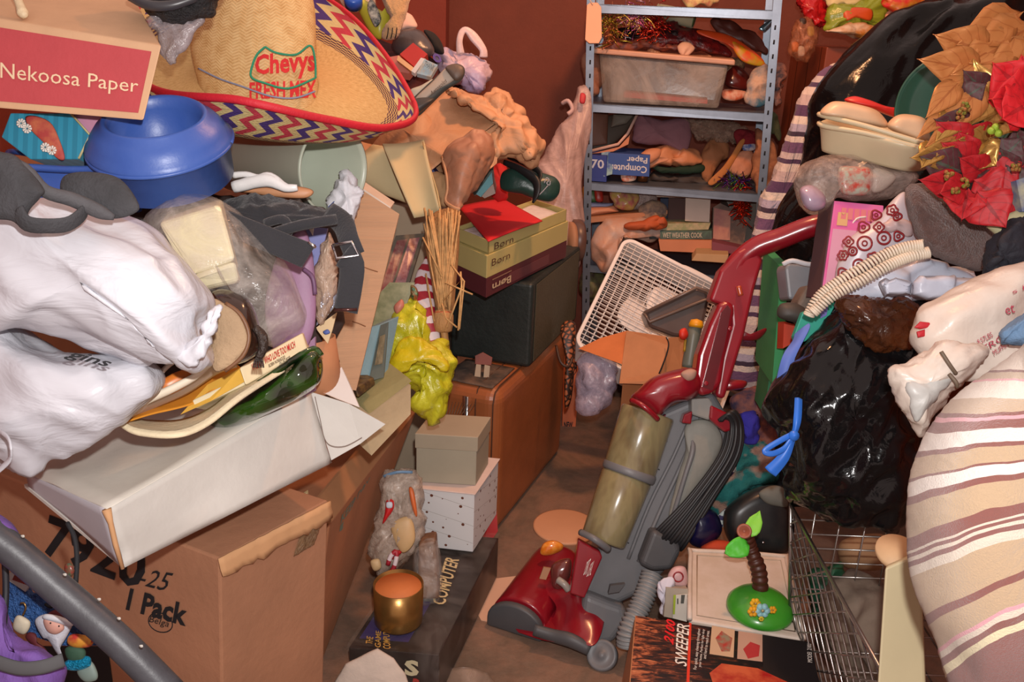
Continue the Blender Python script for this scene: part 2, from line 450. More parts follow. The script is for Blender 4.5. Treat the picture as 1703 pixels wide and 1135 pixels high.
# torn edge and a strip of packing tape on the corner
g = G(); patch(g, [A + V((.0, -.006, .004)), Cc + V((.006, -.01, .004)), Cc + V((.008, -.006, -.035)), A + V((.006, -.008, -.03))], 24, 3, lambda u, v: V((0, 0, -.012*abs(noise.noise(V((u*14, 3, 0))))*v*2)) + V((.004*noise.noise(V((u*20, v*5, 1))), 0, 0)))
t.part('torn_edge', g, card_in, solid=.003)
# strap of parcel tape on the right face
def onright(quad):
    n = (Cc - A).cross(lean).normalized(); o = []
    for x, y in quad:
        r = _ray(x, y); o.append(CAM + r * ((A - CAM).dot(n) / r.dot(n)))
    return o
q = onright([(508, 856), (544, 836), (520, 905), (486, 925)]); nn = (Cc-A).cross(lean).normalized(); nn = nn if nn.dot(CAM-A) > 0 else -nn
g = G(); patch(g, [p + nn*.004 for p in q], 10, 14, lambda u, v: nn*.004*noise.noise(V((u*9, v*9, 4)))); t.part('packing_tape', g, film('8a6a48', .45, .12, .8, 60, 'packing_tape_film'), solid=.001)

# folders standing inside the carton
for k, (q, c, l) in enumerate([([(375, 905), (450, 860), (455, 925), (378, 965)], 'd8cfa4', 'cream folder standing inside the open carton below the white box'),
                               ([(450, 860), (510, 820), (515, 905), (455, 940)], 'c9bd90', 'tan folder behind the cream one inside the open carton')]):
    g = G(); fbox(g, q, 1.72 + .06*k, .012); one('file_folder', l, 'folder', g, M(c, mott=.05))

# ================================================================ white shallow box with its flap
t = Thing('white_carton', 'long dirty white box with torn flap, resting on the brown 7920 carton', 'box')
w1 = P(178, 848, 1.30); w2 = P(515, 650, 1.65); w3 = P(550, 770, 1.68); w4 = P(205, 945, 1.33)
w5 = P(45, 788, 1.46); w8 = P(50, 812, 1.47); w6 = P(300, 618, 1.86); w7 = P(330, 700, 1.86)
g = G(); fs = [[w1, w2, w3, w4]]
def sheetfront(u, v):
    return FWD * (.012*math.sin(u*9)*v + .02*noise.noise(V((u*3, v*2, 9)))*v*(1-u*.4))
patch(g, [w1, w2, w3, w4], 30, 10, sheetfront); t.part('front_panel', g, whitecard, solid=.004)
g = G(); patch(g, [w5, w1, w4, w8], 12, 6, lambda u, v: FWD*.008*math.sin(u*3)*v); t.part('end_panel', g, M('b9b6bd', rough=.8, mott=.05), solid=.004)
g = G(); patch(g, [w5 + UP*.001, w6, w2, w1], 14, 14, lambda u, v: V((0, 0, .004*noise.noise(V((u*4, v*4, 2)))))); t.part('top_panel', g, M('d0cbc0', rough=.75, bump=.1, bs=22, mott=.05), solid=.004)
g = G(); prism(g, [P(40, 806, 1.47), P(203, 940, 1.35), P(548, 768, 1.70), P(440, 700, 1.86)], V((0, 0, -.006))); t.part('base_panel', g, whitecard)
g = G(); tube(g, [w1 + V((0, -.001, .001)), P(184, 870, 1.303), P(192, 905, 1.315), w4 + V((0, -.002, 0))], [.007, .004, .004, .003], 8); t.part('worn_corner', g, card_in, label='brown worn corner')
g = G(); f1 = [(515, 648, 1.65), (640, 706, 1.66), (552, 770, 1.68)]
pprism(g, [(516, 652, 1.65), (580, 672, 1.66), (641, 706, 1.66), (600, 738, 1.68), (551, 766, 1.68)], 1.66, FWD*.004); t.part('flap', g, whitecard)
g = G(); pprism(g, [(518, 645, 1.67), (568, 611, 1.72), (582, 640, 1.71), (598, 678, 1.68), (560, 664, 1.67)], 1.66, FWD*.004); t.part('flap', g, M('cfcac6', rough=.8, mott=.04))
g = G(); ptube(g, [(524, 660, 1.648), (533, 700, 1.652), (540, 730, 1.655), (552, 742, 1.655), (575, 742, 1.655), (602, 728, 1.66)], .0007, 5); t.part('tear_line', g, M('7a6a60'))

# ================================================================ white plastic bags
wb = NT('white_plastic_bag'); 
wb.b.inputs['Base Color'].default_value = lin('c6c7ce'); wb.b.inputs['Roughness'].default_value = .32; wb.b.inputs['Specular IOR Level'].default_value = .45
_cc = wb.mapping(wb.coord('Object'), (1, 1.5, 2.4), (.3, .2, .5)); wb.bump(wb.noise(_cc, 7, 4, .5, 1.0), .45, .02); wb.b.inputs['Subsurface Weight'].default_value = 0
wbm = wb.m
g = G(); pillow(g, [(-60, 340), (60, 338), (130, 352), (230, 380), (290, 440), (350, 490), (364, 530), (350, 590), (330, 610), (300, 590), (235, 614), (180, 596), (110, 570), (40, 548), (-60, 530)], 1.27, .13, center=(130, 470), rings=22, n=150)
t = Thing('shopping_bag', 'upper white plastic shopping bag, stuffed full, under the black sandal', 'plastic bag')
t.part('bag_body', g, wbm, disp=[(.026, 9, 'fold', 28), (.007, 22, 'fold', 38)])
g = G(); pillow(g, [(365, 505, 1.20), (350, 520), (330, 560), (300, 590), (312, 612), (335, 600), (355, 560), (366, 530)], 1.19, .012, rings=6, n=60); t.part('bag_corner', g, wbm, disp=(.006, 30, 'crease'))
t = Thing('shopping_bag', 'lower white plastic shopping bag with black writing, lying on the long white box', 'plastic bag')
g = G(); pillow(g, [(-60, 545), (50, 560), (150, 592), (235, 615), (268, 640), (232, 690), (150, 740), (80, 765), (38, 792), (0, 770), (-60, 720)], 1.33, .11, center=(90, 660), rings=20, n=140)
t.part('bag_body', g, wbm, disp=[(.024, 9, 'fold', -32), (.007, 22, 'fold', 40)])
text(t, 'gins', [(112, 580, 1.165), (188, 600, 1.165), (184, 617, 1.16), (106, 598, 1.16)], ink, bold=.02, shear=.5)
g = G(); ptube(g, [(-5, 715, 1.21), (12, 728, 1.19), (18, 745, 1.18), (16, 765, 1.19), (-5, 785, 1.2)], .005, 8, flat=.4); t.part('bag_handle', g, wbm)

# ================================================================ black sandal on the bag
t = Thing('black_sandal', 'dusty black strappy sandal lying on the upper white bag', 'sandal')
felt = M('3c3c3f', rough=.95, bump=.4, bs=160, mott=.25, ms=20)
g = G(); pillow(g, [(100, 318), (108, 292), (150, 286), (200, 298), (231, 340), (222, 356), (190, 364), (150, 356), (115, 340)], 1.16, .014, rings=8, n=60); t.part('insole', g, felt)
g = G(); pillow(g, [(-30, 240), (0, 252), (30, 262), (72, 312), (68, 328), (48, 352), (40, 382), (20, 368), (-30, 350)], 1.10, .02, rings=8, n=60); t.part('upper', g, felt)
g = G(); ptube(g, [(-10, 262, 1.10), (40, 282, 1.10), (75, 318, 1.11), (120, 332, 1.13), (165, 352, 1.14), (190, 362, 1.145)], [.008, .009, .009, .010, .010, .004], 10, flat=.8); t.part('sole_edge', g, M('4a494c', rough=.8, bump=.3, bs=90, mott=.2))
g = G(); ptube(g, [(30, 352, 1.09), (45, 372, 1.09), (80, 376, 1.10), (115, 372, 1.12), (140, 352, 1.14), (138, 338, 1.15)], [.015, .013, .012, .013, .014, .008], 12, flat=.35); t.part('strap', g, felt)

# ================================================================ blue plastic feeder
t = Thing('plastic_feeder', 'dusty blue round plastic feeder with side trough, under the paper carton', 'plastic container')
blue = M('3a5ba8', rough=.38, bump=.06, bs=60, c2='4263ae', ms=7, spec=.5)
ax = (UP*.77 - FWD*.63 + RT*.03).normalized()
bo = P(281, 296, 1.55)
g = G(); lathe(g, [(.0, 0), (.104, 0), (.110, .004), (.112, .062), (.119, .064), (.120, .071), (.114, .076), (.109, .088), (.098, .102), (.088, .108), (.085, .114), (.081, .117), (.076, .113), (.072, .095), (.068, .02), (0, .018)], bo, ax, 72)
t.part('bowl', g, blue)
g = G(); tube(g, [bo + ax*.065 + (RT*math.cos(a) + RT.cross(ax)*math.sin(a))*.1185 for a in [i*math.pi/30 for i in range(61)]], .0035, 8); t.part('rim', g, blue)
g = G(); pprism(g, [(14, 266), (60, 276), (120, 284), (190, 283), (200, 340), (140, 345), (60, 330), (14, 300)], 1.50, FWD*.10); t.part('trough', g, blue, bevel=.008, bseg=3)
g = G(); ptube(g, [(12, 262, 1.49), (30, 276, 1.48), (60, 279, 1.48), (120, 282, 1.48), (185, 280, 1.475)], .006, 10); ptube(g, [(14, 262, 1.49), (20, 252, 1.56), (80, 262, 1.62), (170, 268, 1.6)], .005, 8); t.part('trough_rim', g, blue)
g = G(); lathe(g, [(.009, 0), (.008, .006), (.004, .009), (0, .01)], P(272, 181, 1.615), -FWD, 16); t.part('knob', g, blue)

# ================================================================ paper carton
t = Thing('paper_carton', 'tan carton with a red printed panel on top of the blue feeder', 'carton')
f = [P(-150, 6, 1.42), P(269, 76, 1.42), P(239, 201, 1.42), P(-150, 168, 1.42)]
b = [P(-200, -80, 1.62), P(222, -6, 1.62), P(206, 118, 1.62), P(-200, 80, 1.62)]
tan = M('c9a27e', rough=.8, mott=.08, bump=.08, bs=50)
g = G(); hexa(g, f, b); t.part('body', g, tan, bevel=.003)
fw = [P(x, y, 1.42) for x, y in [(-150, 22), (252, 86), (230, 188), (-150, 156)]]
pl = decal(t, fw, 0, 0, 1, 1, M('b3454a', rough=.75, bump=.1, bs=90, mott=.06), 'red_panel', off=.0012)
text(t, 'Nekoosa Paper', [(1, 104, 1.4165), (231, 132, 1.4165), (229, 161, 1.4165), (1, 138, 1.4165)], M('e0c8a4', mott=0), off=.0006, parent=None)
g = G(); ptube(g, [(25, -12, 1.44), (33, 8, 1.43), (38, 22, 1.425), (42, 24, 1.42)], [.008, .007, .009, .004], 9); t.part('carry_cord', g, M('d8c4a0', bump=.3, bs=80))

# ================================================================ hexagonal gift box
t = Thing('gift_box', 'six sided teal gift box with a floral picture, under the paper carton', 'box')
g = G(); pprism(g, [(2, 228), (17, 188), (117, 188), (150, 225), (130, 265), (50, 265)], 1.50, FWD*.06); t.part('lid', g, stripes([(0, '2a8fae'), (.5, '227f9c')], rot=(0, 0, .0), scale=60, wob=0, name='ribbed_teal_paper', fuzz=0, rough=.6), bevel=.002)
g = G(); pprism(g, [(119, 186), (190, 198), (150, 224)], 1.51, FWD*.05); t.part('side_panel', g, M('c58aa4', mott=.08))
g = G(); ptube(g, [(117, 188, 1.498), (150, 225, 1.498), (131, 264, 1.498)], .002, 6, sub=1); ptube(g, [(152, 224, 1.5), (190, 198, 1.5)], .002, 6, sub=1); t.part('edging', g, M('cbbf8e'))
g = G(); pillow(g, [(42, 195), (60, 193), (85, 205), (100, 235), (108, 264), (95, 264), (75, 240), (50, 215)], 1.498, .003, rings=4, n=30); t.part('printed_flower', g, M('c8714e', c2='b04440', ms=30))
def daisy(cx, cy, r, d):
    g = G()
    for k in range(9):
        a = k*2*math.pi/9; pillow(g, [(cx+r*.9*math.cos(a+s)*q, cy+r*.9*math.sin(a+s)*q) for s, q in ((-.3, .5), (-.25, 1), (.25, 1), (.3, .5), (0, .1))], d, .001, rings=2, n=10)
    return g
for x, y in ((35, 205), (45, 214), (75, 245), (86, 250)): t.part('printed_daisy', daisy(x, y, 9, 1.495), inkwhite)

# ================================================================ black net bag above the hat
t = Thing('net_bag', 'black net bag in clear plastic, hanging over the left side of the straw hat', 'bag')
net = M('242426', rough=.55, bump=.9, bs=240, mott=.3, ms=60)
g = G(); pillow(g, [(215, -30), (240, 10), (268, 38), (300, 35), (345, 28), (362, 10), (372, -30)], 1.50, .05, rings=8, n=60); t.part('bag_body', g, net, disp=(.008, 20, 'crease'))
g = G(); ptube(g, [(218, -5, 1.45), (245, 8, 1.44), (285, 9, 1.44), (325, -4, 1.45)], .008, 8); t.part('bag_seam', g, M('3a3a3e', rough=.35))
g = G(); pillow(g, [(245, 30), (300, 30), (345, 22), (322, 60), (300, 92), (290, 106), (268, 98), (262, 60)], 1.49, .01, rings=6, n=50); t.part('plastic_wrap', g, film('8d8488', .62, name='grey_plastic_film'), disp=(.006, 30, 'crease'))

# ================================================================ sombrero
t = Thing('sombrero', 'woven straw sombrero with red trimmed zigzag brim and stitched lettering', 'hat')
def chev():
    t_ = NT('woven_zigzag_straw'); uv = t_.sep(t_.coord('UV')); u, v = uv[0], uv[1]; c = t_.coord('Object')
    z = t_.math('ABSOLUTE', t_.math('SUBTRACT', t_.math('FRACT', t_.math('MULTIPLY', v, 9.0)), .5))
    ph = t_.math('FRACT', t_.math('ADD', t_.math('MULTIPLY', u, 17.0), t_.math('MULTIPLY', z, .62)))
    a = t_.ramp(ph, [(0, 'c23a48'), (.25, 'd8c084'), (.5, '4a3274'), (.75, 'd8c084')], True)
    ck = t_.new('ShaderNodeTexChecker'); t_.link(t_.mapping(t_.coord('UV'), (120, 70, 1)), ck.inputs['Vector']); ck.inputs['Scale'].default_value = 1
    ck.inputs['Color1'].default_value = lin('52263e'); ck.inputs['Color2'].default_value = lin('c8a668')
    n = t_.noise(t_.mapping(t_.coord('UV'), (300, 20, 1)), 1, 3, .6)
    st = t_.ramp(n, [(.3, 'c09658'), (.7, 'dcb87c')])
    m1 = t_.math('LESS_THAN', v, .29); m2 = t_.math('LESS_THAN', v, .41)
    t_.link(t_.mix(m1, t_.mix(m2, st, ck.outputs[0]), a), t_.b.inputs['Base Color']); t_.b.inputs['Roughness'].default_value = .7
    wv = t_.new('ShaderNodeTexWave', wave_type='BANDS', bands_direction='Y'); t_.link(t_.mapping(t_.coord('UV'), (60, 45, 1)), wv.inputs[0]); wv.inputs['Scale'].default_value = 1; wv.inputs['Distortion'].default_value = 5; wv.inputs['Detail Scale'].default_value = 3
    t_.bump(wv.outputs['Fac'], .35, .006); return t_.m
def straw():
    t_ = NT('woven_straw'); uv = t_.coord('UV'); s = t_.sep(uv)
    z = t_.math('ABSOLUTE', t_.math('SUBTRACT', t_.math('FRACT', t_.math('MULTIPLY', s[0], 30)), .5))
    k = t_.math('SINE', t_.math('MULTIPLY', t_.math('ADD', t_.math('MULTIPLY', s[1], 24), z), 14))
    n = t_.noise(t_.coord('Object'), 40, 4, .7)
    t_.link(t_.ramp(t_.math('ADD', t_.math('MULTIPLY', k, .10), n), [(.25, 'b88e54'), (.55, 'd2b078'), (.8, 'dcc08a')]), t_.b.inputs['Base Color'])
    t_.b.inputs['Roughness'].default_value = .65; t_.bump(k, .25, .006); return t_.m
straw_m = straw()
#        R            NR            N             NL            L             FL            F             FR
rim  = [(689,172,1.86),(645,212,1.72),(540,198,1.60),(400,167,1.53),(245,142,1.66),(190,20,1.95),(340,-75,2.15),(565,12,2.06)]
foldr= [(655,178,1.88),(612,228,1.77),(500,236,1.68),(380,222,1.64),(250,190,1.68),(230,70,1.9),(380,10,2.08),(560,75,2.02)]
midr = [(600,165,1.90),(560,205,1.83),(480,215,1.76),(390,205,1.73),(300,170,1.76),(280,110,1.9),(400,60,2.02),(540,100,1.98)]
base = [(529,140,1.87),(510,178,1.80),(440,190,1.76),(370,175,1.78),(330,140,1.84),(350,110,1.93),(430,95,1.99),(505,108,1.95)]
cr1  = [(526,70,1.87),(508,90,1.80),(440,100,1.765),(362,88,1.79),(318,62,1.86),(340,30,1.95),(430,20,2.0),(500,30,1.96)]
cr2  = [(518,-10,1.88),(500,0,1.83),(440,5,1.80),(375,0,1.82),(350,-15,1.88),(370,-40,1.95),(430,-50,1.98),(495,-40,1.95)]
cr3  = [(470,-95,1.9),(460,-90,1.88),(440,-88,1.87),(420,-90,1.88),(410,-95,1.9),(420,-100,1.92),(440,-102,1.93),(460,-100,1.92)]
g = G(); loft(g, [rim, foldr, midr, base], 160, 10); t.part('brim', g, chev(), solid=.005, weld=True)
g = G(); loft(g, [base, cr1, cr2, cr3], 96, 12, cap=True); cr = t.part('crown', g, straw_m, weld=True)
g = G(); rr = crom(rim, 150); tube(g, [P(*q) for q in rr + rr[:1]], .0075, 10, caps=False, flat=.75); t.part('brim_trim', g, M('c01c2c', rough=.6, bump=.2, bs=200), label='red fabric edging')
em = M('cf2a2c', rough=.8, bump=.3, bs=400, mott=.1); eg = M('2a8f6c', rough=.8, bump=.3, bs=400)
def stitched(s, x0, y0, x1, y1, dy, mat):
    m = text(t, s, [(x0, y0, 1.765), (x1, y0 + dy[0], 1.795), (x1, y1 + dy[1], 1.80), (x0, y1, 1.765)], mat, parent=cr, bold=.03, name='embroidery'); 
    d = 0
    for v in m.data.vertices:
        r = (v.co - CAM).normalized(); x = (v.co-CAM).dot(RT)/(v.co-CAM).dot(FWD)*FPX+851.5; u = (x-430)/98
        v.co = CAM + r * ((1.752 + .10*u*u*.45)/ r.dot(FWD))
stitched('Chevys', 424, 92, 524, 134, (-12, -4), em); stitched('FRESH MEX', 415, 137, 526, 165, (-4, -2), em)
def crowntube(pts, r, mat, name):
    g = G(); P_ = []
    for x, y in crom(pts, len(pts)*6, False):
        u = (x-430)/98; P_.append(P(x, y, 1.745 + .045*u*u + (0 if y > 95 else .0)))
    tube(g, P_, r, 7); t.part(name, g, mat, cr)
crowntube([(441, 78), (428, 90), (420, 108), (418, 128), (440, 138), (480, 147), (524, 130)], .0022, eg, 'embroidery')
crowntube([(441, 78), (460, 88), (492, 91), (516, 76), (524, 100), (525, 130)], .0022, eg, 'embroidery')
crowntube([(330, 114), (365, 131), (400, 143), (450, 160), (490, 163), (524, 152)], .0018, M('7a86a0', rough=.5), 'cord')

# ================================================================ waste bin on its side
t = Thing('waste_bin', 'pale grey plastic waste bin lying on its side under the straw hat', 'waste bin')
a0 = P(392, 262, 1.98); a1 = P(556, 282, 1.80); axx = a1 - a0; L = axx.length
g = G(); lathe(g, [(0, 0), (.070, 0), (.074, .005), (.087, L*.97), (.092, L), (.088, L+.002), (.083, L*.97), (.072, .01), (0, .008)], a0, axx, 64)
t.part('body', g, M('b4bba9', rough=.35, mott=.05, spec=.5))

# ================================================================ tan sandal with a white strap
t = Thing('tan_sandal', 'tan sole sandal with white twisted straps in front of the grey bin', 'sandal')
g = G(); pillow(g, [(390, 310), (420, 306), (480, 308), (515, 314), (521, 322), (505, 330), (460, 328), (420, 322), (390, 318)], 1.66, .010, rings=5, n=50); t.part('sole', g, M('c78e66', rough=.5))
for pts, r in (([(388, 292), (410, 290), (430, 296), (450, 294), (470, 308), (490, 314)], [.006, .006, .008, .009, .008, .005]), ([(388, 312), (420, 304), (450, 300), (475, 312), (495, 312)], [.011, .012, .012, .008, .006])):
    g = G(); ptube(g, [(x, y, 1.63) for x, y in pts], r, 10, flat=.7); t.part('strap', g, M('e6e4e2', rough=.3, bump=.15, bs=30), disp=(.002, 40, 'lump'))

# ================================================================ white bag with blue writing
t = Thing('paper_bag', 'small crumpled white bag with blue handwriting beside the grey bin', 'bag')
g = G(); pillow(g, [(560, 300), (575, 282), (592, 300), (604, 320), (598, 350), (578, 381), (560, 372), (545, 340)], 1.83, .03, rings=8, n=60); t.part('bag_body', g, M('dcdce2', rough=.5, bump=.4, bs=30), disp=(.008, 26, 'crease'))
text(t, 'hers', [(552, 332, 1.79), (574, 352, 1.79), (566, 365, 1.785), (545, 345, 1.785)], inkblue, shear=.4)

# ================================================================ things behind the upper bag
t = Thing('wrapped_block', 'cream block wrapped in crinkled clear plastic, behind the white bag', 'wrapped block')
g = G(); hexa(g, [P(262, 372, 1.42), P(366, 340, 1.42), P(392, 432, 1.40), P(322, 458, 1.40)], [P(275, 352, 1.55), P(370, 330, 1.55), P(398, 450, 1.56), P(300, 450, 1.56)]); hexa(g, [P(322, 458, 1.40), P(392, 434, 1.40), P(398, 470, 1.42), P(332, 486, 1.42)], [P(300, 440, 1.54), P(390, 434, 1.54), P(402, 470, 1.55), P(320, 480, 1.55)])
t.part('block', g, M('e6dcb4', rough=.5, mott=.05, bump=.1, bs=20), bevel=.008, bseg=3)
g = G(); pillow(g, [(240, 372), (290, 335), (340, 328), (378, 345), (440, 400), (482, 460), (505, 520), (496, 548), (470, 560), (452, 572), (430, 550), (400, 500), (360, 486), (318, 480), (270, 420)], 1.46, .085, center=(360, 440), rings=14, n=110, p=3)
t.part('plastic_wrap', g, film('b7ada4', .22, .18, .6, 18, 'dusty_wrapping_film'), disp=[(.010, 12, 'fold', 50), (.003, 30, 'fold', 60)])

t = Thing('leather_shoe', 'brown leather shoe lying sole outward beside the cream block', 'shoe')
g = G(); pillow(g, [(352, 500), (358, 484), (385, 484), (412, 500), (430, 535), (436, 570), (425, 592), (395, 608), (370, 614), (350, 600)], 1.38, .05, rings=8, n=70); t.part('upper', g, M('2e1c14', rough=.18, bump=.1, bs=30, coat=.5), disp=(.003, 20, 'lump'))
g = G(); pillow(g, [(350, 505), (375, 506), (398, 525), (412, 560), (402, 590), (372, 616), (352, 606)], 1.325, .008, rings=5, n=60); t.part('sole', g, M('a48a6c', rough=.9, bump=.5, bs=70, mott=.2))
g = G(); ptube(g, [(375, 505, 1.325), (400, 524, 1.325), (414, 558, 1.325), (404, 592, 1.325), (374, 617, 1.325)], .0035, 7); t.part('welt', g, M('6e4a30', rough=.5))
t = Thing('braided_tassel', 'dark braided leather tassel beside the brown shoe', 'tassel')
g = G(); ptube(g, [(424, 545, 1.34), (436, 560, 1.34), (437, 580, 1.34), (430, 595, 1.34)], [.006, .008, .007, .006], 8); t.part('braid', g, M('30241e', rough=.5, bump=.8, bs=90))
for k in range(5):
    g = G(); ptube(g, [(430, 590, 1.34), (430+3*k-6, 600, 1.34), (428+4*k-6, 612, 1.34)], .0015, 5); t.part('thread', g, M('30241e', rough=.5, bump=.8, bs=90))

# black fabric bag with straps
t = Thing('black_bag', 'black fabric bag with buckled strap in front of the grey bin', 'bag')
g = G(); pillow(g, [(230, 380), (280, 350), (370, 338), (430, 328), (520, 342), (575, 352), (582, 362), (540, 372), (500, 378), (455, 405), (400, 400), (330, 400)], 1.60, .05, center=(440, 362), rings=10, n=90, p=2.6); t.part('bag_body', g, blackcloth, disp=(.012, 14, 'crease', (1, 2, 2)))
g = G(); patch(g, W([(378, 350, 1.44), (525, 408, 1.42), (500, 444, 1.42), (400, 400, 1.43)]), 16, 8, lambda u, v: -FWD*.012*math.sin(u*3.1)+FWD*.01*v); t.part('strap', g, blackcloth, solid=.006, bevel=0)
g = G(); ptube(g, [(545, 352, 1.52), (570, 372, 1.50), (580, 400, 1.48), (590, 425, 1.48)], [.018, .020, .019, .019], 14, flat=.25, nrm=FWD); ptube(g, [(572, 425, 1.475), (585, 440, 1.47), (582, 480, 1.48), (575, 517, 1.49)], [.022, .022, .021, .021], 14, flat=.2, nrm=FWD); t.part('strap', g, blackcloth)
g = G(); tube(g, W([(553, 408, 1.47), (585, 402, 1.47), (596, 425, 1.465), (560, 430, 1.465), (553, 408, 1.47)]), .0025, 8); t.part('buckle', g, chrome)
g = G(); tube(g, W([(556, 516, 1.485), (594, 515, 1.485)]), .003, 8); t.part('strap_tip', g, M('50302c', rough=.2, metal=.5))
g = G(); tube(g, W([(513, 403, 1.415), (525, 412, 1.415)]), .0025, 8); t.part('buckle', g, chrome)
g = G(); ptube(g, [(455, 405, 1.46), (480, 385, 1.45), (470, 365, 1.45), (440, 372, 1.46)], .008, 8, flat=.6); ptube(g, [(450, 390, 1.44), (500, 375, 1.44), (560, 365, 1.46)], .009, 8, flat=.6); t.part('piping', g, blackcloth)

purp = M('96708e', rough=.55, bump=.1, bs=80)
t = Thing('foam_sandal', 'purple foam flip flop sole hanging behind the plastic wrap', 'sandal', )
g = G(); pillow(g, [(452, 450), (470, 410), (500, 380), (515, 400), (524, 460), (524, 540), (505, 592), (480, 640), (460, 600), (440, 520)], 1.60, .014, rings=6, n=70); t.part('sole', g, purp)
g = G(); ptube(g, [(505, 448, 1.575), (520, 462, 1.57), (524, 490, 1.575)], .004, 8); t.part('strap', g, M('6d4c6c', rough=.5))
g = G(); pprism(g, [(508, 576), (524, 560), (524, 650), (505, 660)], 1.63, FWD*.01); one('foam_strip', 'narrow purple strip below the purple flip flop', 'strip', g, purp)
t = Thing('paper_folder', 'lavender blue folder standing behind the purple flip flop', 'folder')
g = G(); pprism(g, [(500, 376), (545, 380), (540, 400), (524, 480), (510, 480)], 1.66, FWD*.006); t.part('cover', g, M('7c80b4', mott=.08))
g = G(); pprism(g, [(514, 382), (522, 379), (520, 392)], 1.655, FWD*.002); t.part('tag', g, inkwhite)
g = G(); pillow(g, [(528, 410), (545, 385), (552, 400), (560, 450), (560, 470), (552, 500), (534, 538), (526, 500), (522, 460)], 1.64, .02, rings=8, n=60); one('plastic_packet', 'crinkled clear plastic packet left of the black strap', 'packet', g, film('c6a890', .55, .15, .8, 30, 'tinted_film'), disp=(.008, 26, 'crease'))
g = G(); pprism(g, [(535, 495), (560, 462), (560, 505), (545, 525), (526, 542)], 1.655, FWD*.004); one('foil_sheet', 'silvery foil sheet under the clear packet', 'foil', g, M('a9b2c4', rough=.2, metal=.6, bump=.4, bs=40))
t = Thing('envelope', 'cream envelope with a blue mark beside the black strap tip', 'envelope')
g = G(); pprism(g, [(526, 545), (560, 520), (553, 548), (545, 572), (528, 550)], 1.66, FWD*.004); t.part('paper', g, M('d2b68c'))
g = G(); pillow(g, [(537, 552), (545, 548), (549, 554), (541, 557)], 1.657, .002, rings=2, n=16); t.part('printed_mark', g, M('4d5fa0'))

# round card tub and green glass bowl
t = Thing('card_tub', 'brown round cardboard tub behind the dark green glass bowl', 'tub')
g = G(); b0 = P(520, 650, 1.72); lathe(g, [(.058, 0), (.06, .1), (.057, .1), (.055, .004)], b0 , UP*.95 - FWD*.2 - RT*.12, 40); t.part('wall', g, M('b9805a', rough=.8), solid=.001)
t = Thing('glass_bowl', 'dark green pressed glass bowl lying in the long white box', 'bowl')
gg = NT('dark_green_glass'); gg.b.inputs['Base Color'].default_value = lin('16300f'); gg.b.inputs['Roughness'].default_value = .06; gg.b.inputs['Specular IOR Level'].default_value = .8; gg.b.inputs['Coat Weight'].default_value = .6
_n = gg.new('ShaderNodeTexVoronoi'); gg.link(gg.coord('Object'), _n.inputs[0]); _n.inputs['Scale'].default_value = 24; gg.bump(_n.outputs[0], .8, .02)
gg.link(gg.ramp(_n.outputs[0], [(.25, '0a1a08'), (.7, '1f440c')]), gg.b.inputs['Base Color'])
g = G(); pillow(g, [(350, 702), (400, 668), (440, 640), (480, 608), (505, 590), (524, 583), (536, 600), (534, 632), (512, 654), (460, 682), (410, 704), (372, 713)], 1.54, .055, rings=12, n=110, p=3); t.part('bowl_wall', g, gg.m)
g = G(); ptube(g, [(392, 662, 1.50), (440, 632, 1.48), (480, 604, 1.50), (505, 588, 1.52), (524, 581, 1.54), (534, 592, 1.54)], .006, 10); t.part('rim', g, gg.m)

# books in the white box
t = Thing('paperback_book', 'cream paperback lettered WOMEN WHO LOVE TOO MUCH in the white box', 'book')
sp = [(398, 612, 1.46), (503, 554, 1.56), (512, 582, 1.56), (408, 642, 1.46)]
g = G(); hexa(g, W(sp), [p + V((-.03, .16, -.05)) for p in W(sp)]); t.part('pages', g, M('e3d3ac', rough=.8), bevel=.003)
text(t, 'WOMEN WHO LOVE TOO MUCH', [(417, 606, 1.458), (489, 567, 1.528), (491, 578, 1.528), (420, 618, 1.458)], inkred, bold=.01)
text(t, 'ROBIN NORWOOD', [(446, 606, 1.488), (473, 591, 1.514), (474, 596, 1.514), (447, 612, 1.488)], ink)
t = Thing('paperback_book', 'pale paperback lettered on its spine under the cream paperback', 'book')
sp = [(320, 666, 1.42), (480, 590, 1.53), (488, 602, 1.53), (325, 680, 1.42)]
g = G(); hexa(g, W(sp), [p + V((-.02, .12, -.06)) for p in W(sp)]); t.part('pages', g, M('d9cdaa', rough=.8), bevel=.002)
text(t, 'CODEPENDENT NO MORE', [(448, 608, 1.508), (482, 592, 1.524), (485, 600, 1.524), (450, 616, 1.508)], ink)
text(t, 'MELODY', [(418, 624, 1.482), (433, 617, 1.49), (435, 622, 1.49), (420, 630, 1.482)], ink)
t = Thing('open_book', 'open paperback with a yellow cover curling across the white box', 'book')
g = G(); loft(g, [[(200, 700, 1.33), (230, 714, 1.32), (290, 718, 1.32), (340, 700, 1.36), (400, 655, 1.42), (470, 612, 1.5)],
               [(200, 706, 1.33), (230, 722, 1.32), (295, 726, 1.32), (345, 707, 1.36), (402, 662, 1.42), (472, 617, 1.5)],
               [(215, 690, 1.40), (240, 700, 1.42), (300, 700, 1.42), (350, 680, 1.46), (400, 640, 1.5), (460, 605, 1.56)]], 40, 5, closed=False); t.part('page_block', g, M('dfd0ae', rough=.8, bump=.2, bs=120), solid=.005)
g = G(); loft(g, [[(205, 704, 1.335), (250, 690, 1.37), (320, 672, 1.42), (370, 640, 1.46), (408, 618, 1.50)], [(205, 698, 1.37), (255, 672, 1.42), (310, 655, 1.46), (365, 620, 1.50), (395, 608, 1.52)]], 30, 6, closed=False); t.part('cover', g, M('d9902c', rough=.5), solid=.002, label='orange inner cover')
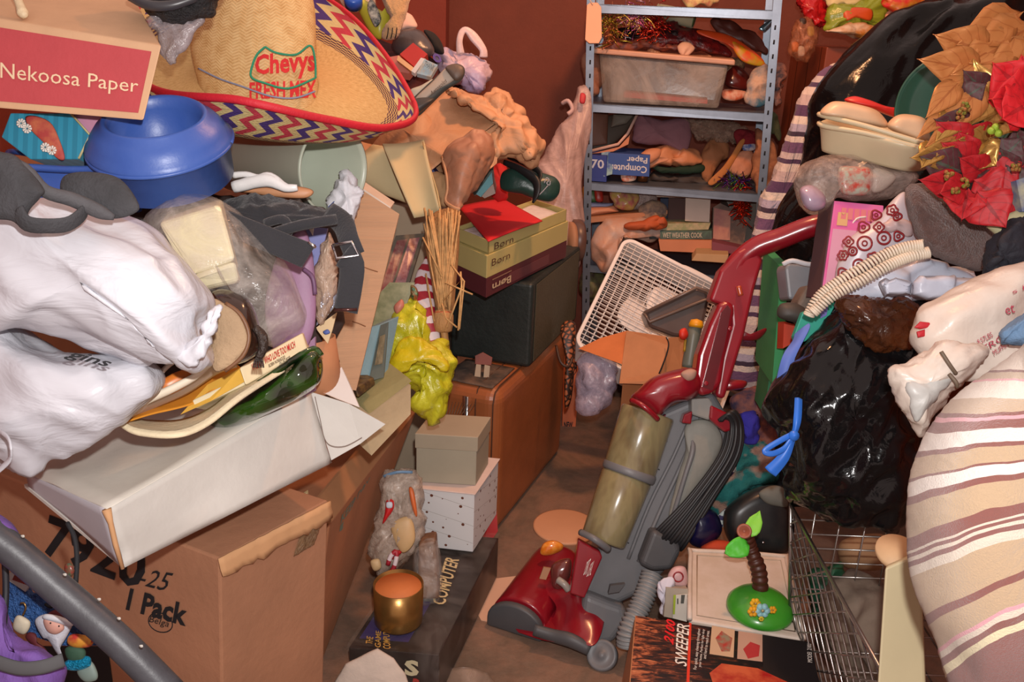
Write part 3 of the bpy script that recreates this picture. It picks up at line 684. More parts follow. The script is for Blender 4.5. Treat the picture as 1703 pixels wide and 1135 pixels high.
g = G(); prism(g, W([(300, 690, 1.40), (350, 668, 1.43), (412, 632, 1.47), (400, 612, 1.48), (345, 640, 1.46)]), V((0, .01, -.002))); t.part('cover', g, M('e0b048', rough=.6), label='yellow outer cover')
t = Thing('sketch_pad', 'pad with thick rounded white edges curling up past the brown shoe', 'pad')
g = G(); ptube(g, [(196, 706, 1.33), (205, 690, 1.33), (240, 668, 1.33), (290, 645, 1.34), (330, 622, 1.35), (358, 590, 1.36), (366, 562, 1.37), (360, 548, 1.38)], [.006, .0065, .007, .007, .006, .006, .005, .004], 10, flat=.8); t.part('bound_edge', g, M('ded2bc', rough=.6))
g = G(); loft(g, [[(200, 700, 1.335), (245, 668, 1.34), (300, 640, 1.35), (345, 600, 1.37), (362, 560, 1.38)], [(205, 703, 1.37), (255, 680, 1.40), (310, 655, 1.42), (360, 622, 1.44), (395, 610, 1.46)]], 24, 6, closed=False); t.part('cover', g, M('b9a79a', rough=.7), solid=.003)
t = Thing('scraper', 'grey scraper with an orange handle tucked beside the curling pad', 'tool')
g = G(); ptube(g, [(258, 652, 1.36), (275, 645, 1.36), (300, 632, 1.37), (325, 617, 1.38)], [.007, .013, .014, .008], 12, flat=.7); t.part('handle', g, M('d2762c', rough=.35))
g = G(); pprism(g, [(240, 648), (258, 638), (300, 618), (330, 608), (322, 622), (262, 655), (248, 665)], 1.375, FWD*.006); t.part('blade', g, M('6d6a60', rough=.4, metal=.6))
g = G(); lathe(g, [(.004, 0), (.003, .003), (0, .004)], P(250, 655, 1.37), -FWD, 12); t.part('rivet', g, chrome)
g = G(); ptube(g, [(255, 635, 1.36), (278, 610, 1.36), (300, 595, 1.38)], .004, 8); one('white_cable', 'short white cable end between the white bag and the scraper', 'cable', g, M('d8cfc2', rough=.4))

# dark cloth heap that carries the pile
g = G(); pillow(g, [(180, 330), (330, 320), (470, 330), (560, 380), (560, 520), (545, 640), (460, 690), (330, 700), (220, 620), (150, 480)], 1.80, .12, center=(360, 500), rings=10, n=80); one('clothes_heap', 'heap of dark brown cloth showing in gaps behind the white bags', 'clothes', g, M('3a2c28', rough=.95, bump=.5, bs=30), disp=(.03, 8, 'crease'))
g = G(); a = V((-1.45, 1.72, 0)); bx = [V((-1.45, 2.02, 1.14)), V((-.64, 2.02, 1.14)), V((-.64, 2.02, 0)), V((-1.45, 2.02, 0))]; hexa(g, bx, [p + V((0, .45, 0)) for p in bx]); one('moving_box', 'tall plain moving carton standing behind the pile of bags', 'cardboard box', g, card_dk, bevel=.004)

# corrugated flap standing up
t = Thing('cardboard_sheet', 'corrugated cardboard sheet standing between the black strap and the magazines', 'cardboard sheet')
g = G(); c1 = W([(600, 315, 1.93), (664, 356, 1.93), (592, 650, 1.90), (535, 640, 1.88), (545, 420, 1.9)]); prism(g, c1, FWD*.006); t.part('sheet', g, M('bd9270', rough=.85, bump=.25, bs=18, mott=.08, stretch=(.3, 1, 6)), bevel=0)
g = G(); ptube(g, [(556, 528, 1.9), (590, 536, 1.9), (608, 543, 1.895)], .0012, 5); ptube(g, [(596, 440, 1.91), (612, 447, 1.91), (628, 452, 1.905)], .0012, 5); t.part('crease', g, M('8d5f3f'))
g = G(); fbox(g, [(598, 310), (650, 345), (645, 358), (592, 322)], 1.95, .06); one('white_strip', 'white cardboard strip along the top of the corrugated sheet', 'strip', g, M('dccdbc'))

# second carton, to the right of the first
t = Thing('cardboard_box', 'second brown carton with faded green stamps, beside the tissue bag', 'cardboard box')
h = .49; a1 = PZ(548, 872, h); a2 = PZ(692, 684, h); dl = (B - A).normalized()*.22
g = G(); hexa(g, [a1, a2, a2 + V((-.17, 0, -h)), a1 + V((-.07, 0, -h))], [a1 + dl, a2 + dl, a2 + dl + V((-.06, 0, -h)), a1 + dl + V((-.06, 0, -h))]); t.part('body', g, M('a8704e', rough=.85, bump=.12, bs=50, mott=.1, ms=5), bevel=.004)
g = G(); pr = [a1 + V((.0, 0, .0)), a2, a2 + V((-.03, .01, .05)), a1 + V((-.03, .01, .05))]; prism(g, pr, V((-.006, 0, 0))); t.part('flap', g, M('a4744f', rough=.85))
fc = [a1, a2, a2 + V((-.17, 0, -h)), a1 + V((-.07, 0, -h))]
for u, v, s in ((.12, .04, 'KEEP DRY'), (.12, .10, 'UP')): ptext(t, fc, s, u, v, u+.3, v+.05, M('6f8478', mott=0), bold=.02, off=.002)

# books behind the white flap
t = Thing('teal_book', 'grey teal hardback standing on end beside the yellow bag', 'book')
g = G(); fr_ = W([(613, 545, 1.98), (632, 540, 1.98), (612, 636, 1.96), (590, 628, 1.96)]); hexa(g, fr_, [p + RT*.035 + V((0, .06, 0)) for p in fr_]); t.part('cover', g, M('77939a', rough=.7, bump=.15, bs=120, mott=.1), bevel=.002)
g = G(); q = W([(633, 541, 1.975), (646, 536, 2.0), (638, 628, 1.99), (613, 635, 1.955)]); prism(g, q, FWD*.01); t.part('front_board', g, M('5d6660', rough=.7))
g = G(); q = W([(632, 560, 1.972), (641, 556, 1.99), (636, 605, 1.985), (623, 608, 1.965)]); prism(g, q, -FWD*.003); t.part('cover_picture', g, M('8f866c', rough=.6, c2='6b6450', ms=40))
for i, (q, c, l) in enumerate([([(604, 672), (676, 626), (686, 634), (614, 690)], '8b8358', 'olive green book lying by the white flap'),
                              ([(600, 700), (684, 640), (684, 690), (618, 760)], 'a39476', 'worn beige book lying under the olive green book')]):
    g = G(); f_ = W([(x, y, 1.9 + .0012*(700-y)) for x, y in q]); hexa(g, f_, [p + V((-.09, .10, .02)) for p in f_]); one('hardback_book', l, 'book', g, M(c, rough=.75, bump=.15, bs=80, mott=.15), bevel=.003)
g = G(); f_ = W([(590, 645, 1.9), (622, 628, 1.95), (625, 640, 1.95), (596, 662, 1.9)]); hexa(g, f_, [p + V((-.05, .05, .0)) for p in f_]); one('small_book', 'small old gilt book below the grey teal hardback', 'book', g, M('7a6236', rough=.4, metal=.4, c2='4a3a2c', ms=60), bevel=.003)
# ================================================================ middle: behind the hat
t = Thing('plastic_bottle', 'yellow plastic bottle with a blue cap behind the hat brim', 'bottle')
g = G(); pillow(g, [(588, -10), (640, 20), (652, 0), (648, 40), (632, 66), (610, 45)], 2.55, .03, rings=6, n=40); t.part('bottle_body', g, M('b9b33a', rough=.35))
g = G(); lathe(g, [(.024, 0), (.025, .03), (.02, .036), (0, .038)], P(588, 8, 2.4), (-FWD*.8+UP*.3+RT*.1), 24); t.part('cap', g, M('2f5cc0', rough=.3))
g = G(); pillow(g, [(612, 5), (620, 0), (634, 30), (624, 45), (612, 20)], 2.51, .006, rings=3, n=30); t.part('label', g, M('3f4648', c2='c9c2b0', ms=60))
g = G(); pillow(g, [(560, -20), (610, -25), (625, 10), (600, 20), (575, 15)], 2.6, .04, rings=6, n=40); one('clear_bottle', 'clear plastic bottle top beside the blue cap', 'bottle', g, film('c0b4a8', .45, name='bottle_film'))
t = Thing('plush_toy', 'tan plush toy paw hanging down at the top behind the hat', 'plush toy')
g = G(); pillow(g, [(632, -30), (684, -30), (680, 8), (668, 45), (662, 62), (640, 66), (636, 50), (650, 35), (640, 10)], 2.5, .04, rings=8, n=60); t.part('toy_body', g, M('c09a6c', rough=.95, bump=.6, bs=150, sheen=.4, mott=.15), disp=(.004, 60, 'lump'))
for x in (646, 653, 660):
    g = G(); ptube(g, [(x, 46, 2.455), (x-1, 56, 2.46), (x-3, 64, 2.475)], .0015, 5); t.part('paw_seam', g, ink)
g = G(); pillow(g, [(652, 75), (668, 50), (692, 48), (712, 62), (722, 85), (705, 100), (680, 98), (660, 90)], 2.62, .05, rings=8, n=60); one('grey_pouch', 'shiny dark grey rounded pouch behind the red card box', 'pouch', g, M('4c4648', rough=.3, bump=.2, bs=30), disp=(.005, 20, 'lump'))
g = G(); pillow(g, [(705, 50), (722, 55), (735, 72), (738, 90), (722, 86), (712, 68)], 2.7, .03, rings=6, n=40); one('black_cloth', 'small black cloth end against the red wall', 'cloth', g, M('1f1a18', rough=.9))
g = G(); pillow(g, [(640, 30), (672, 20), (688, 28), (694, 45), (670, 52), (650, 60)], 2.66, .03, rings=6, n=40); one('white_cloth', 'pale pink white cloth scrap beneath the plush paw', 'cloth', g, M('d8b4a4', rough=.8), disp=(.004, 30, 'lump'))
t = Thing('red_card_box', 'small red card box lying on the shoe pile behind the hat', 'box')
g = G(); fq = W([(665, 90), (687, 71), (711, 90), (690, 112)], 2.45); prism(g, fq, V((0, .03, -.02))); t.part('lid', g, M('b02c24', rough=.4))
g = G(); fq = W([(662, 92), (690, 114), (686, 120), (660, 100)], 2.44); prism(g, fq, V((0, .03, -.01))); t.part('page_block', g, M('d8a878'))
g = G(); pprism(g, [(640, 96), (664, 92), (688, 112), (680, 122), (655, 118)], 2.47, V((0, .02, -.02))); one('pink_box', 'faded pink box under the red card box', 'box', g, M('b86a5c'))
t = Thing('greeting_card', 'blue and grey printed card beside the red card box', 'card')
g = G(); pprism(g, [(706, 98), (728, 108), (716, 128), (693, 122)], 2.42, V((0, .01, -.01))); t.part('card_sheet', g, M('8fb0c0', c2='a89c88', ms=40))
text(t, 'THANK', [(708, 101, 2.414), (725, 110, 2.414), (720, 118, 2.414), (704, 110, 2.414)], M('5d6c74', mott=0), bold=.02)
g = G(); pprism(g, [(690, 122), (708, 98), (700, 96), (684, 118)], 2.43, V((0, .01, -.01))); one('white_card', 'white card standing left of the blue printed card', 'card', g, M('cfc8c4'))
t = Thing('shopping_bag', 'thin pinkish white grocery bag with looped handle against the dark wall', 'plastic bag')
g = G(); pillow(g, [(712, 72), (735, 80), (765, 88), (800, 98), (812, 112), (816, 130), (805, 150), (785, 152), (765, 140), (740, 130), (722, 110)], 2.75, .06, rings=10, n=80, center=(770, 115)); t.part('bag_body', g, M('cfb4b8', rough=.4, bump=.4, bs=22, c2='a89cc4', ms=4), disp=[(.012, 12, 'crease'), (.004, 40, 'crease')])
g = G(); ptube(g, [(766, 90, 2.70), (764, 70, 2.69), (768, 54, 2.69), (776, 50, 2.69), (788, 62, 2.70), (803, 82, 2.71), (804, 95, 2.72)], [.013, .010, .010, .010, .015, .012, .014], 10, flat=.45); t.part('bag_handle', g, M('d4bcbc', rough=.4, bump=.4, bs=22))
text(t, 'O', [(722, 86, 2.68), (736, 96, 2.68), (733, 108, 2.68), (718, 100, 2.68)], M('5c4a94', mott=0), bold=.06, off=.004)

t = Thing('mule_shoe', 'grey footbed shoe lying on the crumpled brown paper', 'shoe')
sh = M('5a4c42', rough=.5, bump=.15, bs=60)
g = G(); pillow(g, [(672, 178), (690, 160), (720, 132), (738, 116), (755, 106), (770, 110), (773, 122), (765, 136), (740, 152), (715, 176), (695, 194), (672, 196)], 2.32, .018, rings=6, n=80); t.part('sole', g, M('3f423f', rough=.6))
g = G(); pillow(g, [(690, 164), (720, 135), (740, 114), (756, 108), (766, 120), (752, 136), (728, 150), (700, 170)], 2.305, .008, rings=4, n=60); t.part('footbed', g, M('a89c8e', rough=.6))
g = G(); pillow(g, [(741, 112), (756, 106), (770, 112), (770, 126), (758, 134), (746, 122)], 2.295, .009, rings=4, n=50); t.part('heel_pad', g, sh)
g = G(); pillow(g, [(674, 178), (690, 164), (722, 164), (706, 182), (690, 192), (674, 190)], 2.295, .022, rings=5, n=50); t.part('toe_strap', g, M('3a3836', rough=.5))
text(t, 'Aerosoles', [(714, 154, 2.292), (740, 130, 2.292), (744, 136, 2.292), (718, 161, 2.292)], M('4a4038', mott=0), shear=.3)
g = G(); pillow(g, [(682, 150), (700, 142), (720, 132), (700, 156), (684, 166)], 2.36, .012, rings=5, n=40); one('pale_insole', 'pale shoe insole edge beneath the grey footbed shoe', 'shoe insole', g, M('b8b4a4', rough=.6))

# brown paper
kraft = M('bf8e68', rough=.6, bump=.5, bs=14, mott=.12, ms=6, dist=.8)
t = Thing('paper_bag', 'large crumpled brown paper bag on the heap behind the shoe box', 'paper bag')
def cr(a, f): return lambda u, v: -FWD*(a*(1.1*(noise.voronoi(V((u*f, v*f, a*100)))[0][0]-.4) + .5*(noise.voronoi(V((u*f*2.2, v*f*2.2, 3)))[0][0]-.4)))
g = G(); patch(g, W([(655, 205, 2.46), (742, 148, 2.56), (838, 196, 2.47), (742, 264, 2.34)]), 36, 36, cr(.012, 2.4)); t.part('front_panel', g, kraft, solid=.002)
g = G(); patch(g, W([(655, 205, 2.46), (742, 262, 2.335), (700, 300, 2.38), (640, 258, 2.46)]), 20, 20, cr(.010, 3)); t.part('side_panel', g, kraft, solid=.002)
g = G(); pillow(g, [(742, 148), (775, 150), (803, 152), (840, 168), (866, 196), (884, 226), (896, 250), (891, 266), (868, 264), (845, 262), (826, 272), (812, 262), (808, 225), (828, 204), (812, 190), (785, 172), (760, 162)], 2.48, .06, center=(836, 215), rings=26, n=200, p=5, sharp=True); t.part('crumpled_top', g, kraft, disp=[(.040, 9, 'crump'), (.014, 22, 'crump')])
g = G(); patch(g, W([(742, 262, 2.34), (836, 200, 2.46), (826, 272, 2.42), (760, 330, 2.40)]), 24, 24, cr(.016, 3)); t.part('side_panel', g, kraft, solid=.002)
g = G(); pillow(g, [(690, 215), (745, 165), (830, 190), (860, 250), (800, 268), (745, 275), (705, 270)], 2.60, .08, rings=10, n=60, p=4); t.part('stuffing', g, kraft)
t = Thing('paper_bag', 'brown paper bag mouth folded down above the red sheet', 'paper bag')
kr2 = M('a4745a', rough=.5, bump=.3, bs=16, mott=.15, dist=.8)
g = G(); loft(g, [[(735, 262, 2.34), (752, 236, 2.32), (785, 218, 2.33), (815, 224, 2.36), (822, 250, 2.38)], [(742, 285, 2.31), (762, 262, 2.28), (788, 246, 2.28), (808, 250, 2.32), (815, 272, 2.36)], [(745, 310, 2.30), (764, 300, 2.27), (782, 290, 2.28), (795, 288, 2.31), (800, 300, 2.35)], [(742, 335, 2.30), (755, 345, 2.28), (764, 348, 2.28), (775, 340, 2.30), (780, 332, 2.33)]], 60, 14, closed=False); t.part('bag_wall', g, kr2, solid=.003, disp=[(.009, 14, 'crump'), (.003, 34, 'crump')])
g = G(); pillow(g, [(748, 275), (768, 248), (800, 240), (812, 252), (792, 300), (765, 330), (750, 325)], 2.44, .02, rings=10, n=60); t.part('bag_lining', g, kr2)
g = G(); ptube(g, [(735, 262, 2.335), (742, 290, 2.30), (744, 315, 2.295), (741, 335, 2.295), (755, 346, 2.275), (765, 349, 2.275)], .006, 8, flat=.6); t.part('folded_edge', g, kraft)
g = G(); pillow(g, [(590, 260), (630, 215), (700, 190), (760, 240), (735, 262), (740, 300), (700, 290), (650, 300)], 2.48, .05, rings=10, n=80); one('paper_sheet', 'smooth brown wrapping paper between the hat brim and the paper bags', 'wrapping paper', g, kraft, disp=(.020, 7, 'crump'))
manila = M('c4b48a', rough=.75, mott=.05)
g = G(); pillow(g, [(580, 275), (620, 240), (650, 245), (690, 330), (680, 340), (640, 325), (600, 302)], 2.40, .018, rings=5, n=60, sharp=True); one('manila_envelope', 'manila envelope lying flat beneath the larger tan envelope', 'envelope', g, manila)
t = Thing('manila_envelope', 'tan envelope hanging over the greige box corner', 'envelope')
g = G(); c_ = W([(636, 240, 2.36), (705, 232, 2.36), (732, 352, 2.30), (690, 364, 2.30)]); patch(g, c_, 12, 12, lambda u, v: -FWD*.03*math.sin(v*2.6)+FWD*.02*math.sin(u*3)); t.part('sheet', g, manila, solid=.004)
g = G(); c_ = W([(703, 236, 2.35), (712, 300, 2.33), (734, 352, 2.29), (728, 320, 2.30)]); patch(g, c_, 4, 8); t.part('flap', g, M('bfa878'), solid=.003)
g = G(); pprism(g, [(693, 262), (702, 258), (728, 292), (722, 306), (700, 290)], 2.38, HOR*.05); one('blue_book', 'dark blue book poking out of the brown paper', 'book', g, M('23306e', rough=.5))
g = G(); pillow(g, [(715, 290), (735, 288), (750, 310), (752, 340), (735, 348), (720, 325)], 2.36, .03, rings=6, n=40); one('brown_pouch', 'shadowed tan pouch under the dark blue book', 'pouch', g, M('a8835c', rough=.8), disp=(.006, 20, 'crease'))
for i, (q, c, l) in enumerate([([(783, 318), (815, 275), (820, 284), (790, 326)], '4a5a54', 'dark green book edge above the red sheet'), ([(790, 322), (818, 286), (820, 305), (800, 328)], '5f98a0', 'light blue book under the dark green book edge'), ([(800, 326), (820, 306), (824, 322), (806, 330)], 'a08a80', 'grey pink book beneath the light blue one')]):
    g = G(); pprism(g, q, 2.62, HOR*.12); one('thin_book', l, 'book', g, M(c, rough=.6), group=None)
g = G(); pillow(g, [(815, 285), (825, 270), (840, 275), (850, 300), (845, 330), (820, 330)], 2.78, .04, rings=6, n=40); one('red_cloth', 'bright red cloth left of the dark green slipper', 'cloth', g, M('b81c1c', rough=.8), disp=(.006, 20, 'crease'))
t = Thing('slipper', 'dark green slipper with a black strap leaning over the shoe box', 'slipper')
dg = M('1f3d36', rough=.35, bump=.2, bs=30)
g = G(); pillow(g, [(832, 305), (838, 285), (860, 278), (895, 285), (922, 295), (931, 310), (924, 330), (905, 336), (870, 325), (838, 318)], 2.62, .035, rings=9, n=70); t.part('upper', g, dg, disp=(.003, 20, 'lump'))
g = G(); ptube(g, [(838, 270, 2.62), (865, 282, 2.59), (890, 300, 2.575), (893, 320, 2.57), (886, 338, 2.575)], [.008, .012, .014, .012, .004], 10, flat=.5); ptube(g, [(845, 262, 2.66), (870, 270, 2.62), (898, 288, 2.59), (890, 315, 2.572)], [.006, .010, .010, .006], 8, flat=.5); t.part('strap', g, M('1a1a1c', rough=.5))
swm = M('9a9aa4', mott=0)
for q_ in ([(894, 327), (904, 317), (911, 309)], [(905, 305), (909, 296), (913, 300), (909, 305), (914, 308), (915, 301)]):
    g = G(); ptube(g, [(x, y, 2.582) for x, y in q_], .0016, 6); t.part('printed_swirl', g, swm)

g = G(); a_ = [V((-.78, 2.68, 1.27)), V((-.30, 2.68, 1.25)), V((-.30, 2.68, 1.035)), V((-.78, 2.68, 1.035))]; hexa(g, a_, [p + HOR*.42 for p in a_]); one('storage_carton', 'smaller brown carton behind the hat brim, carrying the shoes and toys', 'cardboard box', g, card_dk, bevel=.004)
g = G(); pillow(g, [(560, 30), (640, 70), (700, 100), (760, 130), (740, 180), (640, 200), (560, 150)], 2.78, .12, rings=10, n=70); one('clothes_heap', 'dark red cloth heap under the small shoes and cards behind the hat', 'clothes', g, M('4a1c1c', rough=.95, bump=.4, bs=30), disp=[(.03, 8, 'crump')])
# greige carton that carries it all, framed strips and magazines
g = G(); a_ = [V((-.66, 2.66, 1.03)), V((-.205, 2.66, .99)), V((-.205, 2.66, 0)), V((-.66, 2.66, 0))]; hexa(g, a_, [p + HOR*.5 for p in a_]); one('storage_carton', 'greige carton standing behind the straw broom and magazines', 'cardboard box', g, M('b0a088', rough=.8, mott=.05), bevel=.004)
t = Thing('picture_frame', 'tall dark framed print leaning behind the corrugated cardboard', 'picture frame')
q = W([(658, 392, 2.34), (706, 388, 2.38), (672, 500, 2.26), (600, 552, 2.20)]); g = G(); prism(g, q, FWD*.012); t.part('frame', g, M('5d564c', rough=.5), bevel=.001)
g = G(); prism(g, [p - FWD*.002 for p in on(q, .12, .06, .46, .72)], FWD*.001); t.part('print', g, M('6e2832', c2='8a6a60', ms=35, rough=.3))
g = G(); prism(g, [p - FWD*.002 for p in on(q, .54, .06, .88, .72)], FWD*.001); t.part('print', g, M('702434', c2='a0787a', ms=30, rough=.3))
g = G(); prism(g, W([(640, 440), (656, 400), (668, 392), (612, 545), (600, 560)], 2.38), FWD*.01); one('magazine', 'grey magazine leaning left of the dark framed print', 'magazine', g, M('8a7a78', c2='6c4440', ms=30, rough=.35))
g = G(); prism(g, W([(620, 500), (648, 470), (690, 470), (645, 590), (606, 600)], 2.16), FWD*.006); one('magazine', 'olive green magazine in front of the framed print', 'magazine', g, M('6c6c3e', c2='8f8a60', ms=30, rough=.3))

# yellow bag
ymat = film('c8c41c', .78, .25, .5, 20, 'yellow_translucent_film')
t = Thing('yellow_bag', 'translucent yellow plastic bag knotted beside the whisk broom', 'plastic bag')
g = G(); pillow(g, [(655, 520), (680, 495), (700, 500), (715, 560), (735, 575), (758, 600), (752, 625), (748, 665), (735, 690), (705, 697), (688, 680), (690, 650), (655, 628), (638, 625), (645, 580)], 2.18, .07, center=(705, 610), rings=14, n=110); t.part('bag_body', g, ymat, disp=[(.018, 16, 'crump'), (.009, 34, 'crump')])
g = G(); pillow(g, [(640, 628), (648, 590), (680, 560), (710, 568), (740, 595), (745, 618), (715, 600), (690, 600), (670, 622)], 2.08, .02, rings=8, n=70); t.part('knot', g, M('c8b51a', rough=.35, bump=.4, bs=30, trans=0), disp=(.008, 20, 'crease'))
t = Thing('metal_ornament', 'small glittering green metallic ornament above the yellow bag', 'ornament')
g = G(); pillow(g, [(683, 475), (692, 478), (696, 490), (692, 500), (684, 496)], 2.16, .012, rings=5, n=30); t.part('ornament_body', g, M('3fa08a', rough=.15, metal=.9, c2='d8824a', ms=90, bump=.8, bs=120))
g = G(); pillow(g, [(655, 510), (668, 498), (672, 510), (660, 522)], 2.14, .01, rings=4, n=24); one('pink_toy', 'small pink rubber piece above the yellow bag', 'toy', g, M('c47a68', rough=.5))
# striped candy cane cloth
cane = NT('red_white_stripes'); _s = cane.sep(cane.coord('UV')); cane.link(cane.ramp(cane.math('FRACT', cane.math('ADD', cane.math('MULTIPLY', _s[1], 23), cane.math('MULTIPLY', cane.noise(cane.coord('Object'), 30), .5))), [(0, '9c1c2c'), (.5, 'd4c8cc')], True), cane.b.inputs['Base Color'])
g = G(); ptube(g, [(716, 430, 2.34), (706, 460, 2.30), (704, 490, 2.27), (712, 530, 2.25), (724, 575, 2.24)], [.014, .022, .026, .022, .016], 16, flat=.5, nrm=FWD); one('striped_stocking', 'red and white striped cloth behind the whisk broom', 'cloth', g, cane.m, disp=(.003, 25, 'lump'))

# whisk broom, head up
t = Thing('whisk_broom', 'straw whisk broom standing bristles up against the black case', 'broom')
sm = M('c89c66', rough=.8, mott=.25, ms=60); 
g = G(); pillow(g, [(712, 375), (725, 352), (760, 350), (764, 400), (758, 480), (752, 520), (728, 520), (716, 460), (706, 400)], 2.27, .020, rings=8, n=80, p=5); t.part('straw_head', g, M('a87848', rough=.9, bump=.9, bs=30, stretch=(8, 8, .4), mott=.3, ms=40))
for k in range(46):
    x0 = 730 + rnd.random()*20; x1 = 704 + rnd.random()*62; y1 = 345 + rnd.random()*28; dd = 2.235 + rnd.random()*.02
    g = G(); ptube(g, [(x0, 520 - rnd.random()*25, dd), ((x0+x1)/2 + rnd.uniform(-4, 4), 440, dd - .003), (x1, y1, dd)], .0024, 5, sub=2); t.part('straw', g, sm)
for pts in ([(737, 500), (768, 465), (762, 550)], [(766, 452), (768, 478), (743, 545)], [(740, 470), (786, 490)], [(712, 485), (708, 455), (722, 535)], [(703, 395), (735, 460)], [(735, 505), (742, 530), (760, 545)], [(750, 440), (772, 468), (764, 548)]):
    g = G(); ptube(g, [(x, y, 2.22) for x, y in pts], .0024, 5, sub=1); t.part('straw', g, sm)
g = G(); lathe(g, [(.012, -.004), (.022, .0), (.026, .02), (.026, .04), (.020, .052), (.010, .056)], P(737, 551, 2.25), UP, 28, smooth=True); t.part('binding', g, M('b98a58', rough=.7, bump=.7, bs=60, stretch=(3, 3, .4)))
g = G(); tube(g, [P(737, 520, 2.25) + (RT*math.cos(a)*.021 + FWD*math.sin(a)*.021) for a in [i*math.pi/12 for i in range(25)]], .002, 6); t.part('band', g, M('c4603c', rough=.5))
g = G(); ptube(g, [(738, 548, 2.25), (742, 580, 2.26), (744, 600, 2.28), (745, 622, 2.29)], .0095, 14); t.part('handle', g, M('b0834f', rough=.55))

# ================================================================ shoe boxes on the black case
def lz(px, py, z): return PZ(px, py, z)
zb = .79
F0 = lz(808, 496, zb); L0 = lz(752, 468, zb); R0 = lz(941, 428, zb); B0 = L0 + R0 - F0
def bx(g, F, L, R, z0, z1, ins=0, m=0):
    c = (L + R) / 2
    q = [p + (c - p).normalized()*ins for p in (F, R, L + R - F, L)]
    lo = [V((p.x, p.y, z0)) for p in q]; hi = [V((p.x, p.y, z1)) for p in q]; hexa(g, hi, lo, m); return q
t = Thing('shoe_box', 'yellow and burgundy shoe box, lower of two stacked on the black case', 'shoe box')
g = G(); bx(g, F0, L0, R0, zb, .848); t.part('base', g, M('5c2830', rough=.6, mott=.05), bevel=.0015)
yel = M('c2b878', rough=.7, mott=.04)
g = G(); bx(g, F0, L0, R0, .8485, .915, -.002); t.part('lid', g, yel, bevel=.0015)
fr1 = [V((F0.x, F0.y, .915)), V((R0.x, R0.y, .915)), V((R0.x, R0.y, .848)), V((F0.x, F0.y, .848))]
fr0 = [V((F0.x, F0.y, .848)), V((R0.x, R0.y, .848)), V((R0.x, R0.y, .79)), V((F0.x, F0.y, .79))]
ptext(t, fr1, 'Børn', .04, .22, .24, .55, inkbrown, off=.004)
ptext(t, fr0, 'Børn', .27, .80, .06, .40, M('cbb694', mott=0), off=.002, bold=.02); ptext(t, fr0, '-------------', .27, .22, .06, .16, M('a8876c', mott=0), off=.002)
decal(t, fr0, .25, .30, .75, .85, M('6c3a40', mott=0), 'printed_panel', off=.0015)
t = Thing('shoe_box', 'open yellow shoe box lid holding a red sheet, upper of the two', 'shoe box')
g = G(); c = (L0 + R0) / 2; q = [p + (c - p)*.04 for p in (F0, R0, B0, L0)]
for i in range(4):
    a_, b_ = q[i], q[(i+1) % 4]; n_ = ((c - (a_+b_)/2)); n_.z = 0; n_ = n_.normalized()*.004
    hexa(g, [V((a_.x, a_.y, .955)), V((b_.x, b_.y, .955)), V((b_.x, b_.y, .9155)), V((a_.x, a_.y, .9155))], [V((a_.x, a_.y, .955))+n_, V((b_.x, b_.y, .955))+n_, V((b_.x, b_.y, .9155))+n_, V((a_.x, a_.y, .9155))+n_])
t.part('wall', g, yel); g = G(); prism(g, [V((p.x, p.y, .916)) for p in q], V((0, 0, .003))); t.part('base', g, yel)
fr2 = [V((q[0].x, q[0].y, .955)), V((q[1].x, q[1].y, .955)), V((q[1].x, q[1].y, .915)), V((q[0].x, q[0].y, .915))]
ptext(t, fr2, 'Børn', .06, .32, .28, .85, inkbrown, off=.002)
cz = V((c.x, c.y, 0))
g = G(); ti = [V((p.x, p.y, .962)) + (c-p)*.06*V((1, 1, 0)).length*0 for p in q]; patch(g, [V((p.x*.93+c.x*.07, p.y*.93+c.y*.07, .940)) for p in (q[3], q[2], q[1], q[0])], 16, 16, lambda u, v: V((0, 0, .004*noise.noise(V((u*6, v*6, 3)))))); one('tissue_paper', 'white tissue paper lining the open yellow shoe box lid', 'tissue paper', g, M('dcd4d2', rough=.8, bump=.3, bs=40), solid=.002)
g = G(); patch(g, [PZ(x, y, .9565) for x, y in [(762, 344), (836, 331), (902, 368), (812, 402)]], 14, 14, lambda u, v: V((0, 0, .003*math.sin(u*3.1)))); one('red_sheet', 'bright red sheet lying on tissue in the open shoe box', 'paper', g, M('d2222c', rough=.65, mott=.05), solid=.003)

# ================================================================ black case and brown suitcase
t = Thing('equipment_case', 'black hard case with a brass latch, standing on the brown suitcase', 'case')
cf = V((.058, 2.62, 0)); cl = V((-.20, 2.70, 0)); crr = V((.235, 3.13, 0)); zt = .785
g = G(); bx(g, cf, cl, crr, .507, zt); t.part('body', g, M('232a28', rough=.5, bump=.15, bs=70, mott=.25, ms=12), bevel=.012, bseg=3)
g = G(); n_ = (crr-cf).normalized(); o_ = V((n_.y, -n_.x, 0))*.0025
prism(g, [cf + n_*.03 + V((0,0,.52)) + o_, crr - n_*.03 + V((0,0,.52)) + o_, crr - n_*.03 + V((0,0,.775)) + o_, cf + n_*.03 + V((0,0,.775)) + o_], -o_*.6); t.part('side_panel', g, M('4e4a38', rough=.6, bump=.2, bs=90, mott=.1))
lt = P(803, 600, 2.76)
g = G(); prism(g, W([(790, 592), (803, 586), (819, 595), (817, 608), (790, 606)], 2.74), FWD*.006); t.part('latch', g, M('7a3a2c', rough=.6), bevel=.001)
g = G(); prism(g, W([(792, 606), (800, 607), (799, 628), (789, 626)], 2.735), FWD*.006); prism(g, W([(806, 607), (815, 609), (813, 630), (804, 628)], 2.735), FWD*.006); t.part('hasp', g, M('a8957c', rough=.6))

